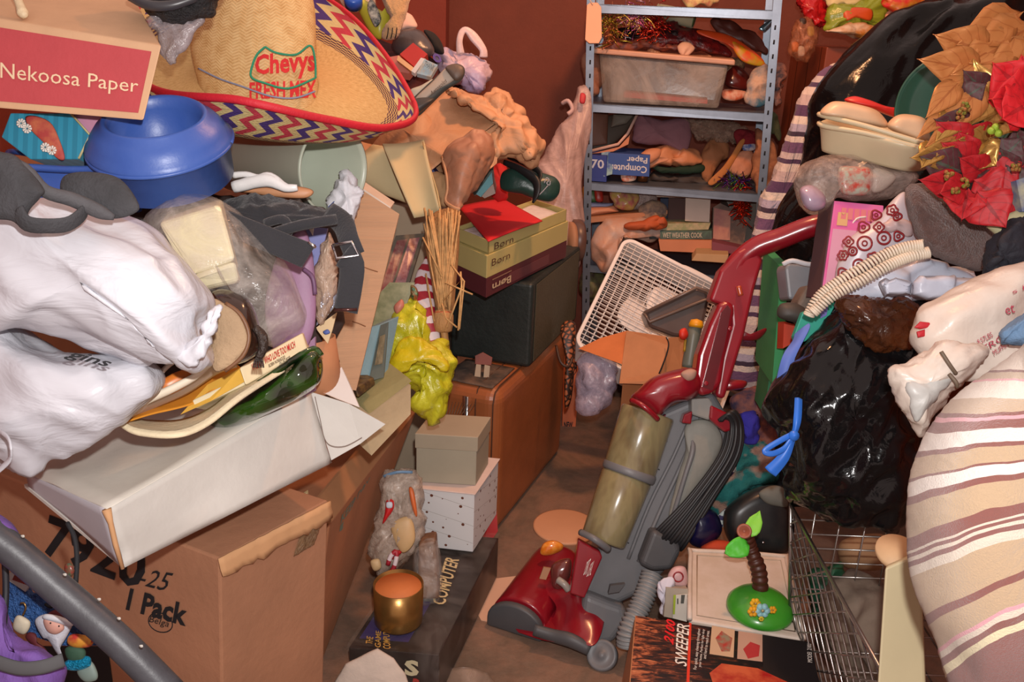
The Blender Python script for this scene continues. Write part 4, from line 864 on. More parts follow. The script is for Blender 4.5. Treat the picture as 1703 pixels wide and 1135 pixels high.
t = Thing('suitcase', 'old brown leather suitcase standing upright on its long edge', 'suitcase')
kx = V((PY(830, 655, 2.42).x, 2.42, 0)); e1 = V((.36, .933, 0)); e2 = V((-.933, .36, 0)); hs = .505
leather = M('a05c34', rough=.42, bump=.12, bs=45, mott=.16, ms=5, coat=.15)
g = G(); K = kx; r_ = [K, K + e1*.66, K + e1*.66 + e2*.21, K + e2*.21]
hexa(g, [V((p.x, p.y, hs)) for p in r_], [V((p.x, p.y, 0.002)) for p in r_]); t.part('shell', g, leather, bevel=.045, bseg=6)
for s in (.018, .075):
    g = G(); h2 = [K + e2*s - e1*.0015]; zz = [.03, .06, hs-.06, hs-.03]
    tube(g, [K + e2*s + e1*.012 + V((0,0,.004)), K + e2*s - e1*.001 + V((0,0,.045)), K + e2*s - e1*.001 + V((0,0,hs-.045)), K + e2*s + e1*.014 + V((0,0,hs-.008)), K+e2*s + e1*.05 + V((0,0,hs+.001)), K+e2*s + e1*.6 + V((0,0,hs+.001))], .0022, 6); t.part('stitching', g, M('4a2c1c', rough=.6))
g = G(); a_ = K + e2*.105 - e1*.007; tube(g, [a_ + V((0,0,.30)), a_ + V((0,0,.34)), a_ + V((0,0,hs-.03))], .010, 8, flat=.3, nrm=e1); t.part('metal_strip', g, chrome)
g = G(); hb = [P(x, y, 2.95) for x, y in [(942, 530), (957, 560), (955, 590)]]; ptube(g, [(925, 575, 2.90), (932, 602, 2.88), (945, 610, 2.88), (952, 595, 2.9)], .005, 8); t.part('handle', g, M('3d2416', rough=.5))
g = G(); patch(g, [V((p.x, p.y, hs+.001)) for p in (K+e2*.2+e1*.02, K+e2*.2+e1*.2, K+e2*.03+e1*.2, K+e2*.03+e1*.02)], 10, 10, lambda u, v: V((0,0,.003*noise.noise(V((u*5, v*5, 0)))))); one('grey_dust_sheet', 'dusty grey sheet lying on top of the brown suitcase', 'sheet', g, M('6e5a4c', rough=.9, bump=.4, bs=60, c2='3f3a36', ms=14), solid=.003)
t = Thing('leopard_slipper', 'leopard print slipper behind the black case corner', 'slipper')
lp = NT('leopard_print'); _v = lp.new('ShaderNodeTexVoronoi', feature='DISTANCE_TO_EDGE'); lp.link(lp.coord('Object'), _v.inputs[0]); _v.inputs['Scale'].default_value = 60; lp.link(lp.ramp(_v.outputs[0], [(.1, '2a1a12'), (.25, 'a8603a')]), lp.b.inputs['Base Color'])
g = G(); pillow(g, [(932, 548), (940, 535), (955, 536), (958, 560), (955, 620), (950, 665), (940, 680), (938, 640), (940, 600), (936, 575)], 3.02, .03, rings=7, n=60); t.part('upper', g, lp.m)
t = Thing('narrow_box', 'tall narrow orange box beside the far edge of the suitcase', 'box')
q = [(938, 596), (966, 594), (956, 714), (934, 714)]; b1 = PZ(945, 714, 0.0); dd = (b1 - CAM).dot(FWD)
g = G(); fbox(g, [(938, 594), (966, 592), (957, 714), (935, 714)], dd, .05); t.part('body', g, M('c8602c', rough=.6, mott=.05), bevel=.001)
text(t, 'UP', [(952, 603, dd-.001), (961, 603, dd-.001), (957, 622, dd-.001), (948, 622, dd-.001)], ink, bold=.04)
g = G(); q_ = [P(952 + 7*math.cos(a), 612 + 12*math.sin(a), dd-.002) for a in [i*math.pi/10 for i in range(21)]]; tube(g, q_, .0015, 6); t.part('printed_ring', g, ink)
text(t, 'NEW', [(938, 702, dd-.001), (953, 702, dd-.001), (952, 712, dd-.001), (938, 712, dd-.001)], ink, bold=.04)

# ================================================================ grey box, dotted box, game box
t = Thing('gift_carton', 'white dotted gift box under the plain grey shoe box', 'box')
dot = NT('dotted_paper'); _u = dot.mapping(dot.coord('UV'), (38, 38, 1), (0, 0, .25)); _v = dot.new('ShaderNodeTexVoronoi'); dot.link(_u, _v.inputs[0]); _v.inputs['Scale'].default_value = 1.0; _v.inputs['Randomness'].default_value = .35
_d = dot.math('LESS_THAN', _v.outputs[0], .17); _sx = dot.sep(_u); _l = dot.math('LESS_THAN', dot.math('FRACT', dot.math('MULTIPLY', _sx[0], .5)), .02)
dot.link(dot.mix(_d, dot.mix(_l, 'dcdcdc', 'a8a4a0'), '6a3a28'), dot.b.inputs['Base Color']); dot.b.inputs['Roughness'].default_value = .6
zt = .345; za = .165
Fd = lz(789, 823, zt); Ld = lz(686, 812, zt); Rd = lz(829, 766, zt)
g = G(); bx(g, Fd, Ld, Rd, za, zt); t.part('base', g, dot.m, bevel=.002)
g = G(); bx(g, Fd, Ld, Rd, zt + .0006, zt + .004, -.006); t.part('lid', g, M('d8c4bc', rough=.7), bevel=.001)
t = Thing('shoe_box', 'plain grey shoe box on top of the white dotted box', 'shoe box')
Fg = lz(791, 808, zt+.005); Lg = lz(692, 802, zt+.005); Rg = Fg + (Rd-Fd)*1.0; Rg = lz(812, 772, zt+.005)
greyb = M('a49c88', rough=.75, mott=.05)
g = G(); bx(g, Fg, Lg, Rg, zt+.005, zt+.108); t.part('base', g, greyb, bevel=.002)
g = G(); bx(g, Fg, Lg, Rg, zt+.1085, zt+.152, -.004); t.part('lid', g, M('a89c86', rough=.75, mott=.05), bevel=.002)
tp = [PZ(x, y, zt+.1545) for x, y in [(742, 668), (790, 672), (778, 688), (738, 690)]]
g = G(); pr_ = []
for k in range(10):
    g2 = G(); a_ = tp[0]*(1-k/9)+tp[1]*(k/9); b_ = tp[3]*(1-k/9)+tp[2]*(k/9); tube(g2, [a_, b_], .0008, 4); t.part('printed_line', g2, M('5f5a50', mott=0))
t = Thing('game_box', 'long black board game box wrapped in clear plastic on the floor', 'game box')
za2 = .16
c1_ = PZ(730, 1090, za2-.01); c2_ = PZ(580, 1078, za2-.01); c3_ = PZ(829, 895, za2-.01)
g = G(); bx(g, c1_, c2_, c3_, .02, za2-.01); t.part('body', g, M('1d1816', rough=.4, c2='2c1c18', ms=6), bevel=.002)
tpq = [c2_ + (c3_-c1_), c3_, c1_, c2_]
text(t, 'COMPUTER', [PZ(x_, y_, za2+.004) for x_, y_ in [(718, 1004), (742, 925), (764, 932), (740, 1008)]], M('cdb98a', mott=0), bold=.02, px=False)
decal(t, tpq, .05, .62, .60, .93, M('3a2f66', rough=.4, mott=.05), 'printed_panel', off=.001)
gm_ = M('c79a4c', mott=0)
for s_, q_ in (('THE', [(608, 1071), (610, 1059), (621, 1061), (619, 1073)]), ('GAME', [(623, 1077), (625, 1050), (634, 1051), (633, 1079)]), ('COMPUTER', [(637, 1080), (637, 1044), (647, 1045), (650, 1081)])):
    text(t, s_, [PZ(x_, y_, za2+.004) for x_, y_ in q_], gm_, px=False, bold=.01)
ff = [c2_, c1_, V((c1_.x, c1_.y, .02)), V((c2_.x, c2_.y, .02))]
ptext(t, ff, 'S', .62, .15, .78, .5, M('cfc7a2', mott=0), bold=.05, off=.002); ptext(t, ff, 'Rxt', .68, .55, .95, .95, M('a82c24', mott=0), bold=.02, off=.002, shear=.3)
g = G(); pillow(g, [(575, 1082), (590, 1050), (640, 960), (700, 890), (825, 880), (832, 900), (790, 1000), (752, 1090), (735, 1140), (640, 1150), (585, 1130)], 2.42, .10, rings=8, n=70, p=6);
g = G(); e_ = .004
lo = [V((p.x, p.y, .015)) + (p-(c2_+c3_)/2)*.02 for p in (c1_, c3_, c3_+c2_-c1_, c2_)]; hi = [V((p.x, p.y, za2+.001)) for p in lo]
for a_, b_, c__, d_ in ((hi[0], hi[1], lo[1], lo[0]), (hi[3], hi[0], lo[0], lo[3]), (hi[3], hi[2], hi[1], hi[0])):
    patch(g, [a_, b_, c__, d_], 16, 10, lambda u, v: V((.003*noise.noise(V((u*9, v*9, 1))), .003*noise.noise(V((u*9, v*9, 5))), .004*abs(noise.noise(V((u*8, v*8, 2)))))))
t.part('plastic_wrap', g, film('a8a098', -.12, .12, .25, 12, 'smooth_clear_film'))
g = G(); fbox(g, [(812, 870), (826, 850), (828, 884), (800, 925)], 2.66, .06, V((-.5, .5, 0))); one('red_box', 'narrow bright red box end under the white dotted box', 'box', g, M('b01818', rough=.4))

t = Thing('gift_tin', 'shiny gold gift tin standing on the black game box', 'tin')
gold = M('9a7440', rough=.28, metal=.75, mott=.2, ms=12, bump=.1, bs=12)
b_ = PZ(663, 1032, za2+.004)
g = G(); hh = .105; lathe(g, [(0, 0), (.056, 0), (.058, .004), (.060, hh), (.058, hh), (.056, hh-.012), (0, hh-.012)], b_, (0, 0, 1), 56); t.part('wall', g, gold, label='gold tin wall')
g = G(); lathe(g, [(0, hh-.011), (.0555, hh-.011), (.0555, hh-.008), (0, hh-.008)], b_, (0, 0, 1), 40); t.part('inner_card', g, M('d07a44', rough=.6))
t = Thing('ornament_bag', 'clear plastic bag of red and white trinkets standing on the gold tin', 'plastic bag')
g = G(); pillow(g, [(638, 790), (660, 783), (688, 785), (702, 810), (708, 860), (702, 905), (680, 930), (655, 950), (635, 965), (618, 945), (613, 910), (622, 870), (632, 830)], 2.28, .05, rings=12, n=90, center=(662, 870), p=3); t.part('bag_body', g, film('b8a898', .5, .15, .8, 26, 'wrinkled_bag_film'), disp=[(.009, 14, 'crease'), (.004, 40, 'crease')])
g = G(); ptube(g, [(638, 793, 2.26), (660, 786, 2.25), (686, 786, 2.26)], .004, 8, flat=.5); t.part('seal', g, M('6f93b4', rough=.4))
for nm, pts, c in (('red_candy', [(643, 832), (655, 832), (655, 846), (645, 862), (636, 872), (640, 852)], 'c41c20'), ('paper_tag', [(650, 875), (682, 860), (690, 900), (668, 920)], 'c9a878'), ('orange_stick', [(680, 812), (688, 816), (694, 855), (690, 858), (683, 835)], 'd06a34'), ('red_ribbon', [(645, 925), (660, 915), (668, 920), (652, 932)], 'b81c20'), ('bear_face', [(616, 934), (630, 930), (634, 945), (622, 950)], 'd8b888')):
    g = G(); pillow(g, pts, 2.235, .01, rings=4, n=30); t.part(nm, g, M(c, rough=.5))
g = G(); pillow(g, [(643, 836), (652, 836), (652, 845), (643, 845)], 2.222, .004, rings=3, n=20); t.part('white_disc', g, M('c8d0dc'))
g = G(); tube(g, W([(645, 940), (650, 925), (660, 918), (655, 945), (640, 965), (636, 985)], 2.21), .006, 8, sub=3); t.part('striped_candy_cane', g, cane.m)
t = Thing('wrapped_block', 'brown block wrapped in clear plastic between the gold tin and game lettering', 'wrapped block')
q0 = PZ(700, 1000, za2+.004); dq = (q0-CAM).dot(FWD)
g = G(); fbox(g, [(696, 905), (722, 902), (732, 950), (725, 998), (696, 998)][0:1] + [(724, 900), (730, 998), (694, 998)], dq, .05); t.part('block', g, M('7c5a42', rough=.5, c2='5a3c2a', ms=20), bevel=.006)
g = G(); pillow(g, [(690, 915), (712, 895), (728, 905), (736, 955), (728, 1000), (695, 1003), (688, 960)], dq-.01, .045, rings=8, n=50, p=5); t.part('plastic_wrap', g, clearf2, disp=(.004, 30, 'crease'))

# near floor scraps at the bottom
g = G(); pillow(g, [(548, 1150), (575, 1105), (628, 1080), (655, 1095), (675, 1120), (684, 1150)], 2.0, .012, rings=5, n=50, sharp=True); one('white_cloth', 'folded off white cloth at the bottom edge in front of the game box', 'cloth', g, M('c3b5a8', rough=.85, bump=.2, bs=80), disp=(.004, 12, 'lump'))
g = G(); patch(g, [PZ(x, y, .012) for x, y in [(730, 1120), (812, 1122), (840, 1160), (715, 1160)]], 10, 6, lambda u, v: V((0, 0, .02*math.sin(u*3.1)))); one('clear_tray', 'clear plastic tray on the floor at the bottom edge', 'tray', g, film('a89484', .4, .2, .2, 10, 'clear_tray_plastic'), solid=.002)
g = G(); q = [PZ(x, y, .012) for x, y in [(797, 966), (862, 958), (850, 990), (822, 1036), (800, 1032), (783, 1000)]]; prism(g, q, V((0, 0, -.008))); one('paper_sheet', 'pinkish beige paper lying on the floor left of the vacuum head', 'paper', g, M('d8ac90', rough=.8, mott=.04))
g = G(); cc_ = PZ(940, 880, .006); lathe(g, [(0, 0), (.10, 0), (.104, .004), (.104, .010), (.098, .012), (0, .012)], cc_, (0, 0, 1), 56); one('round_tray', 'round peach plastic disc on the floor behind the vacuum head', 'tray', g, M('d9a07a', rough=.5, mott=.03))
g = G(); q = [PZ(x, y, .003) for x, y in [(905, 815), (916, 800), (930, 792), (940, 806), (952, 822), (948, 836), (928, 838), (908, 830)]]; prism(g, q, V((0, 0, -.002))); one('dried_leaf', 'dark red dried leaf flattened on the floor beside the suitcase', 'leaf', g, M('4a2a26', rough=.8, c2='5f3c30', ms=30))
g = G(); q = [PZ(x, y, .003) for x, y in [(922, 792), (925, 775), (940, 770), (948, 782), (940, 792)]]; prism(g, q, V((0, 0, -.002))); one('dried_leaf', 'smaller dark red leaf just beyond the flattened one', 'leaf', g, M('55302a', rough=.8))
# ================================================================ vacuum cleaner
t = Thing('vacuum_cleaner', 'red and grey upright vacuum cleaner leaning back in the middle of the room', 'vacuum cleaner')
vred = M('8a1422', rough=.28, mott=.06, coat=.4, bump=.03, bs=90); vgrey = M('6f7073', rough=.45, mott=.06, bump=.05, bs=60); vgd = M('4e4f52', rough=.5, mott=.08)
VD = 2.36
# grey back body
g = G(); pprism(g, [(1088, 690), (1140, 668), (1188, 652), (1210, 690), (1214, 720), (1196, 760), (1170, 800), (1150, 860), (1118, 940), (1082, 978), (1060, 992), (1018, 1012), (985, 1002), (965, 990), (978, 960), (1000, 900), (1030, 830), (1062, 760)], VD, FWD*.15); body = t.part('body', g, vgrey, bevel=.018, bseg=4)
g = G(); ptube(g, [(1150, 690, VD-.004), (1120, 760, VD-.004), (1080, 840, VD-.004), (1045, 930, VD-.004)], .005, 8); t.part('body_rib', g, vgrey)
g = G(); ptube(g, [(1168, 690, VD-.004), (1135, 770, VD-.004), (1098, 850, VD-.004), (1062, 935, VD-.004)], .006, 8); t.part('body_rib', g, vgrey)
for a_, b_ in (((1085, 725), (1110, 735)), ((1070, 770), (1097, 782)), ((1045, 832), (1070, 840)), ((1020, 894), (1046, 904))):
    g = G(); tube(g, W([a_, b_], VD-.001), .0016, 6); t.part('panel_gap', g, vgd)
g = G(); pillow(g, [(1138, 715), (1150, 700), (1180, 700), (1200, 722), (1198, 750), (1172, 800), (1140, 850), (1118, 880), (1112, 860), (1125, 800), (1140, 750)], VD-.012, .018, rings=6, n=70); t.part('cord_recess', g, M('8a8a82', rough=.6, bump=.1, mott=.15), disp=(.002, 20, 'lump'))
g = G(); ptube(g, [(1150, 730, VD-.02), (1152, 750, VD-.03), (1140, 790, VD-.035), (1125, 840, VD-.03), (1116, 870, VD-.02)], [.006, .008, .007, .007, .006], 8); t.part('release_lever', g, vgrey)
# lower tray for the cord
g = G(); pprism(g, [(1085, 880), (1128, 898), (1134, 918), (1118, 950), (1085, 952), (1062, 940)], VD-.05, FWD*.13); t.part('cord_hook', g, vgd, bevel=.015, bseg=4, label='lower grey cord hook')
# grey base and hose
g = G(); pprism(g, [(972, 985), (1010, 1000), (1040, 1010), (1048, 1035), (1020, 1072), (985, 1078), (960, 1050)], VD-.04, FWD*.16); t.part('base', g, vgrey, bevel=.02, bseg=4)
g = G(); pts = crom([(1085, 955, 2.30), (1075, 985, 2.28), (1062, 1015, 2.26), (1046, 1050, 2.24), (1044, 1075, 2.24)], 80, False)
tube(g, [P(*q) for q in pts], [.026 + .004*math.sin(i*1.6) for i in range(len(pts))], 18); t.part('hose', g, M('8c8c8c', rough=.45))
# dust cup
olive = NT('smoky_clear_cup'); olive.b.inputs['Base Color'].default_value = lin('8c8058'); olive.b.inputs['Roughness'].default_value = .18; olive.b.inputs['Alpha'].default_value = .86; olive.b.inputs['Coat Weight'].default_value = .7
_n = olive.noise(olive.mapping(olive.coord('Object'), (16, 16, 1.2)), 1, 3); olive.link(olive.ramp(_n, [(.35, '7c6e50'), (.5, '9a8f68'), (.65, '8a7c5c')]), olive.b.inputs['Base Color'])
def cyl(a, b, r0, r1, seg=40): g = G(); d = P(*b)-P(*a); L = d.length; lathe(g, [(0, 0), (r0*.96, 0), (r0, .006), (r1, L-.006), (r1*.96, L), (0, L)], P(*a), d, seg); return g
cupd = VD + .01
t.part('dust_cup', cyl((1078, 685, cupd), (1045, 788, cupd-.01), .072, .070), olive.m, label='upper clear smoky cup')
t.part('cup_ring', cyl((1049, 778, cupd-.008), (1044, 792, cupd-.01), .073, .073), vgrey)
t.part('dust_cup', cyl((1043, 792, cupd-.01), (1003, 900, cupd-.03), .068, .060), olive.m, label='lower clear smoky cup')
g = G(); ptube(g, [(966, 886, 2.31), (985, 895, 2.27), (1000, 905, 2.27), (1012, 914, 2.29)], .009, 10); t.part('cup_catch', g, vgrey)
g = G(); pprism(g, [(1094, 700), (1108, 690), (1062, 800), (1046, 795), (1060, 760)], VD-.03, FWD*.05); t.part('cup_panel', g, M('7c2a38', rough=.3, coat=.4), label='dark red panel inside the cup')
# red hood
g = G(); pillow(g, [(1050, 664), (1062, 648), (1085, 628), (1120, 616), (1152, 612), (1166, 620), (1170, 645), (1150, 665), (1120, 672), (1094, 695), (1078, 688)], VD-.01, .075, rings=10, n=90, p=4); t.part('hood', g, vred)
g = G(); ptube(g, [(1050, 666, 2.30), (1064, 672, 2.275), (1080, 684, 2.27), (1094, 698, 2.29)], .007, 8); t.part('hood_lip', g, vred)
g = G(); pillow(g, [(1132, 622), (1145, 614), (1158, 617), (1155, 630), (1142, 634)], VD-.075, .014, rings=4, n=30); t.part('dusty_knob', g, M('b08a78', rough=.7))
# red spine up to the handle
g = G(); pprism(g, [(1155, 640), (1162, 590), (1180, 540), (1196, 505), (1210, 500), (1222, 508), (1222, 522), (1210, 575), (1200, 640), (1185, 655), (1165, 660)], VD-.05, FWD*.07); t.part('spine', g, vred, bevel=.014, bseg=4)
g = G(); pprism(g, [(1180, 500), (1198, 450), (1228, 418), (1244, 408), (1262, 420), (1270, 432), (1256, 480), (1238, 560), (1222, 612), (1205, 665), (1190, 660), (1200, 600), (1216, 540), (1214, 512)], VD-.03, FWD*.06); t.part('spine_rail', g, M('8f1826', rough=.35, mott=.1, coat=.2), bevel=.010, bseg=4)
g = G(); pprism(g, [(1168, 644), (1200, 520), (1210, 508), (1216, 516), (1205, 575), (1185, 650)], VD-.055, FWD*.01); t.part('spine_groove', g, M('5c0c16', rough=.3, coat=.4))
g = G(); tube(g, [P(*q) for q in crom([(1212, 470, 2.36), (1228, 438, 2.36), (1258, 412, 2.35), (1300, 396, 2.33), (1340, 380, 2.31), (1368, 372, 2.30)], 30, False)], [.010, .022, .028, .030, .031, .031, .031, .030, .029, .029, .029, .029, .029, .029, .029, .029, .029, .028, .028, .028, .028, .028, .028, .028, .028, .028, .028, .028, .027, .027, .026], 22); t.part('handle', g, vred)
g = G(); ptube(g, [(1228, 476, 2.318), (1232, 492, 2.318)], .007, 10); t.part('switch', g, M('b04a2c', rough=.2, coat=.5), label='amber lit switch')
for x, y in ((1214, 547), (1174, 638)):
    g = G(); lathe(g, [(.006, 0), (.006, .004), (.003, .004)], P(x, y, VD-.052), -FWD, 14); t.part('screw', g, vred)
g = G(); pillow(g, [(1228, 548), (1250, 556), (1272, 546), (1274, 552), (1258, 566), (1230, 566), (1222, 560)], VD, .012, rings=5, n=50); t.part('cord_hook', g, M('7c1420', rough=.3), label='upper red cord hook')
g = G(); pillow(g, [(1205, 632), (1240, 634), (1238, 645), (1215, 650), (1200, 648)], VD, .02, rings=5, n=40); t.part('hook_base', g, vred)
# tool clip
g = G(); pprism(g, [(1150, 664), (1180, 662), (1186, 672), (1180, 700), (1150, 690)], VD-.04, FWD*.05); t.part('tool_clip', g, M('8c8c88', rough=.3), bevel=.005)
g = G(); pprism(g, [(1182, 674), (1220, 692), (1218, 716), (1206, 720), (1180, 698)], VD-.05, FWD*.06); t.part('clip_arm', g, vred, bevel=.006)
g = G(); pprism(g, [(1138, 690), (1152, 684), (1150, 706), (1134, 704)], VD-.05, FWD*.04); t.part('clip_arm', g, vred, bevel=.004)
# the wound cord: a loop of many turns
cordm = M('232427', rough=.45)
for k in range(11):
    a_ = (k - 5) / 5
    dd = VD - .03 - .03*math.cos(a_*1.4); dd2 = dd + .004*(k % 3)
    g = G(); ptube(g, [(1198 + 6*a_, 700, dd2), (1212 + 8*a_, 690 - 6*a_, dd2-.01), (1222 + 12*a_, 710, dd2), (1212 + 16*a_, 760, dd2-.01), (1165 + 21*a_, 830, dd2-.01), (1118 + 24*a_, 892 + 10*a_, dd2), (1108 + 24*a_, 905 + 10*a_, dd2 + .03)], .0052, 8, sub=6); t.part('cord_turn', g, cordm)
# head: nozzle bar on the floor
n0 = PZ(925, 955, .0); n1 = PZ(852, 1062, .0)
n0 = PZ(930, 952, 0.0); n1 = PZ(850, 1066, 0.0)
ax_ = (n1 - n0); ax_.z = 0; Ln = ax_.length; ax_.normalize(); sd = V((-ax_.y, ax_.x, 0)); sd = sd if sd.x < 0 else -sd
def headbar(g, prof, s0, s1, cap0=1.0, n=12):
    vs = []; fs = []; m_ = len(prof)
    for i in range(n+1):
        f_ = i/n; s = s0 + (s1-s0)*f_; sc = 1 - .35*max(0, (.18-f_)/.18)**2 - .0*f_
        for a_, z_ in prof: vs.append(n0 + ax_*s + sd*(a_*sc) + V((0, 0, .012 + z_*sc)))
    for i in range(n):
        for k in range(m_): j = (k+1) % m_; fs.append([i*m_+k, i*m_+j, (i+1)*m_+j, (i+1)*m_+k])
    fs += [list(range(m_)), [n*m_+k for k in range(m_)][::-1]]
    g.add(vs, fs, None, True)
arc = [(-.078 + 0*i, .0) for i in range(1)] + [(-.078*math.cos(a_), .028 + .060*math.sin(a_)) for a_ in [i*math.pi/14 for i in range(15)]] + [(.078, 0)]
g = G(); headbar(g, [(x, z) for x, z in arc], -.03, Ln-.045, n=14); t.part('nozzle', g, vred, weld=True, bevel=.006)
g = G(); headbar(g, [(x*1.02, z*1.0) for x, z in arc], Ln-.044, Ln-.012, n=3); t.part('nozzle_bumper', g, vgd, weld=True, bevel=.006)
g = G(); pprism(g, [(892, 925), (904, 905), (925, 899), (936, 908), (930, 920), (908, 922)], 2.47, FWD*.01); 
g = G(); pillow(g, [(899, 922), (903, 905), (920, 899), (936, 906), (934, 916), (915, 924)], 2.505, .018, rings=6, n=40); t.part('headlamp', g, M('e0761c', rough=.15, coat=.8, c2='f09a3c', ms=60), label='orange headlamp lens')
# motor housing arm
g = G(); loft(g, [[(885, 975, 2.44), (925, 1010, 2.38), (900, 1050, 2.36), (862, 1052, 2.34), (858, 1020, 2.40)], [(925, 955, 2.47), (955, 990, 2.36), (945, 1056, 2.29), (900, 1062, 2.30), (895, 1000, 2.44)], [(950, 960, 2.50), (985, 1000, 2.36), (978, 1058, 2.27), (945, 1064, 2.28), (930, 1000, 2.45)], [(975, 985, 2.5), (1005, 1018, 2.36), (994, 1068, 2.26), (972, 1070, 2.27), (960, 1020, 2.45)]], 40, 6, cap=True); t.part('motor_cover', g, vred, weld=True)
g = G(); ptube(g, [(888, 1048, 2.30), (920, 1058, 2.29), (950, 1066, 2.27), (980, 1082, 2.26)], [.016, .018, .02, .016], 12, flat=.8); t.part('lower_trim', g, vgd)
g = G(); pprism(g, [(962, 898), (998, 918), (1002, 928), (972, 996), (948, 988)], 2.30, FWD*.03); t.part('front_plate', g, vred, bevel=.004)
text(t, 'DIRT', [(976, 935, 2.296), (983, 929, 2.296), (977, 955, 2.296), (970, 957, 2.296)], inkwhite, shear=.2)
text(t, 'DEVIL', [(983, 938, 2.296), (989, 932, 2.296), (982, 957, 2.296), (975, 960, 2.296)], inkwhite)
g = G(); pprism(g, [(904, 944), (916, 946), (908, 965), (897, 963)], 2.41, FWD*.01); t.part('printed_label', g, M('a87a58', mott=0))
g = G(); pillow(g, [(918, 940), (948, 930), (948, 960), (935, 985), (918, 975)], 2.42, .03, rings=6, n=40); t.part('window', g, M('6a3430', rough=.15, coat=.6), label='clear belt window')
g = G(); ptube(g, [(928, 965, 2.37), (938, 972, 2.36), (946, 982, 2.36)], .010, 10); t.part('pedal', g, M('9a948c', rough=.3))
# wheels
wc = P(1002, 1091, 2.26)
ax2 = (-FWD*.82 - RT*.30 + UP*.42).normalized()
for o_, l_ in ((wc, 'near grey wheel'), (wc + FWD*.16 + UP*.05 + RT*.04, 'far grey wheel')):
    g = G(); lathe(g, [(0, -.014), (.034, -.014), (.039, -.010), (.039, .010), (.034, .014), (.030, .011), (.010, .011), (.008, .016), (0, .016)], o_, ax2, 40); wh = t.part('wheel', g, vgrey, label=l_)
g = G(); pprism(g, [(1015, 975), (1040, 972), (1030, 985), (1012, 988)], VD-.06, FWD*.02); t.part('foot_pedal', g, vgd)

# ================================================================ things round the fan
t = Thing('box_fan', 'white square box fan leaning in front of the metal shelves', 'fan')
fd = 3.12; TL = P(1040, 391, 3.32); TR = P(1268, 508, 3.28); BL = P(952, 572, 3.10); BR = TR + BL - TL
fu = (TR-TL).normalized(); fv = (BL-TL).normalized(); fn = fu.cross(fv).normalized(); fn = fn if fn.dot(FWD) > 0 else -fn
wu = (TR-TL).length; wv = (BL-TL).length; cen = (TL+BR)/2
fw_ = M('ece6e2', rough=.45, mott=.05)
def rr_(u, v, r, n=8, ins=0):
    o = []
    for cx, cy, a0_ in ((u-r, -(v-r), -90), (u-r, v-r, 0), (-(u-r), v-r, 90), (-(u-r), -(v-r), 180)):
        for i in range(n+1):
            a_ = math.radians(a0_ + 90*i/n); o.append((cx + r*math.cos(a_), cy + r*math.sin(a_)))
    return o
def ringframe(g, u0, v0, r0, u1, v1, r1, z0, z1):
    A_ = rr_(u0, v0, r0); B_ = rr_(u1, v1, r1); n = len(A_)
    pt = lambda p, z: cen + fu*p[0] + fv*p[1] + fn*z
    vs = [pt(p, z0) for p in A_] + [pt(p, z0) for p in B_] + [pt(p, z1) for p in A_] + [pt(p, z1) for p in B_]; fs = []
    for i in range(n):
        j = (i+1) % n; fs += [[i, j, n+j, n+i], [2*n+i, 3*n+i, 3*n+j, 2*n+j], [i, 2*n+i, 2*n+j, j], [n+i, n+j, 3*n+j, 3*n+i]]
    g.add(vs, fs, None, False)
g = G(); ringframe(g, wu/2, wv/2, .045, wu/2-.014, wv/2-.014, .034, 0, .115); t.part('frame', g, fw_, bevel=.003)
def grille(z):
    g = G(); hu, hv = wu/2-.012, wv/2-.012; n = 27
    for i in range(n):
        v_ = -hv + 2*hv*(i+.5)/n; a_ = cen + fv*v_ + fn*z; tube(g, [a_ - fu*hu, a_ + fu*hu], .0022, 5)
    for i in range(19):
        u_ = -hu + 2*hu*(i+.5)/19; a_ = cen + fu*u_ + fn*(z+.003); tube(g, [a_ - fv*hv, a_ + fv*hv], .0018, 5)
    return g
t.part('front_grille', grille(.006), fw_); t.part('rear_grille', grille(.108), fw_)
hb_ = cen + fu*(-.01) + fv*.01
g = G(); lathe(g, [(.001, 0), (.05, 0), (.055, .006), (.055, .03), (0, .03)], hb_ + fn*.05, fn, 32); t.part('hub', g, fw_)
for k in range(5):
    a0_ = k*2*math.pi/5 + .55; g = G(); vs = []; fs = []
    for i in range(9):
        r_ = .05 + .125*i/8; wd = .045 + .05*math.sin(i/8*2.4)
        for j in range(5):
            a_ = a0_ + (j/4-.5)*wd/r_*1.7 + i*.03; vs.append(hb_ + fu*(r_*math.cos(a_)) + fv*(r_*math.sin(a_)) + fn*(.045 + .03*(j/4)))
    for i in range(8):
        for j in range(4): q = i*5+j; fs.append([q, q+1, q+6, q+5])
    g.add(vs, fs, None, True); t.part('blade', g, fw_, solid=.002)
g = G(); th_ = TL + fu*wu*.38; te_ = TL + fu*wu*.72; upv = -fv
tube(g, [th_ + fn*.05, th_ + fn*.05 + upv*.018 + fu*.015, th_ + fn*.05 + upv*.03 + fu*.05, te_ + fn*.05 + upv*.03 - fu*.05, te_ + fn*.05 + upv*.018 - fu*.015, te_ + fn*.05], .007, 8, sub=5); t.part('handle', g, fw_)
# dark tub tilted before the fan
t = Thing('plastic_tub', 'smoky brown plastic tub tipped against the fan', 'tub')
g = G(); pprism(g, [(1072, 520), (1158, 478), (1176, 484), (1180, 500), (1165, 565), (1120, 560), (1080, 545)], 2.94, FWD*.11); t.part('wall', g, M('5c4a44', rough=.3, coat=.3), bevel=.012)
g = G(); tube(g, W([(1071, 521), (1158, 479), (1177, 485), (1182, 497), (1170, 500), (1080, 536), (1071, 521)], 2.93), .006, 8); t.part('rim', g, M('6e5a50', rough=.3))
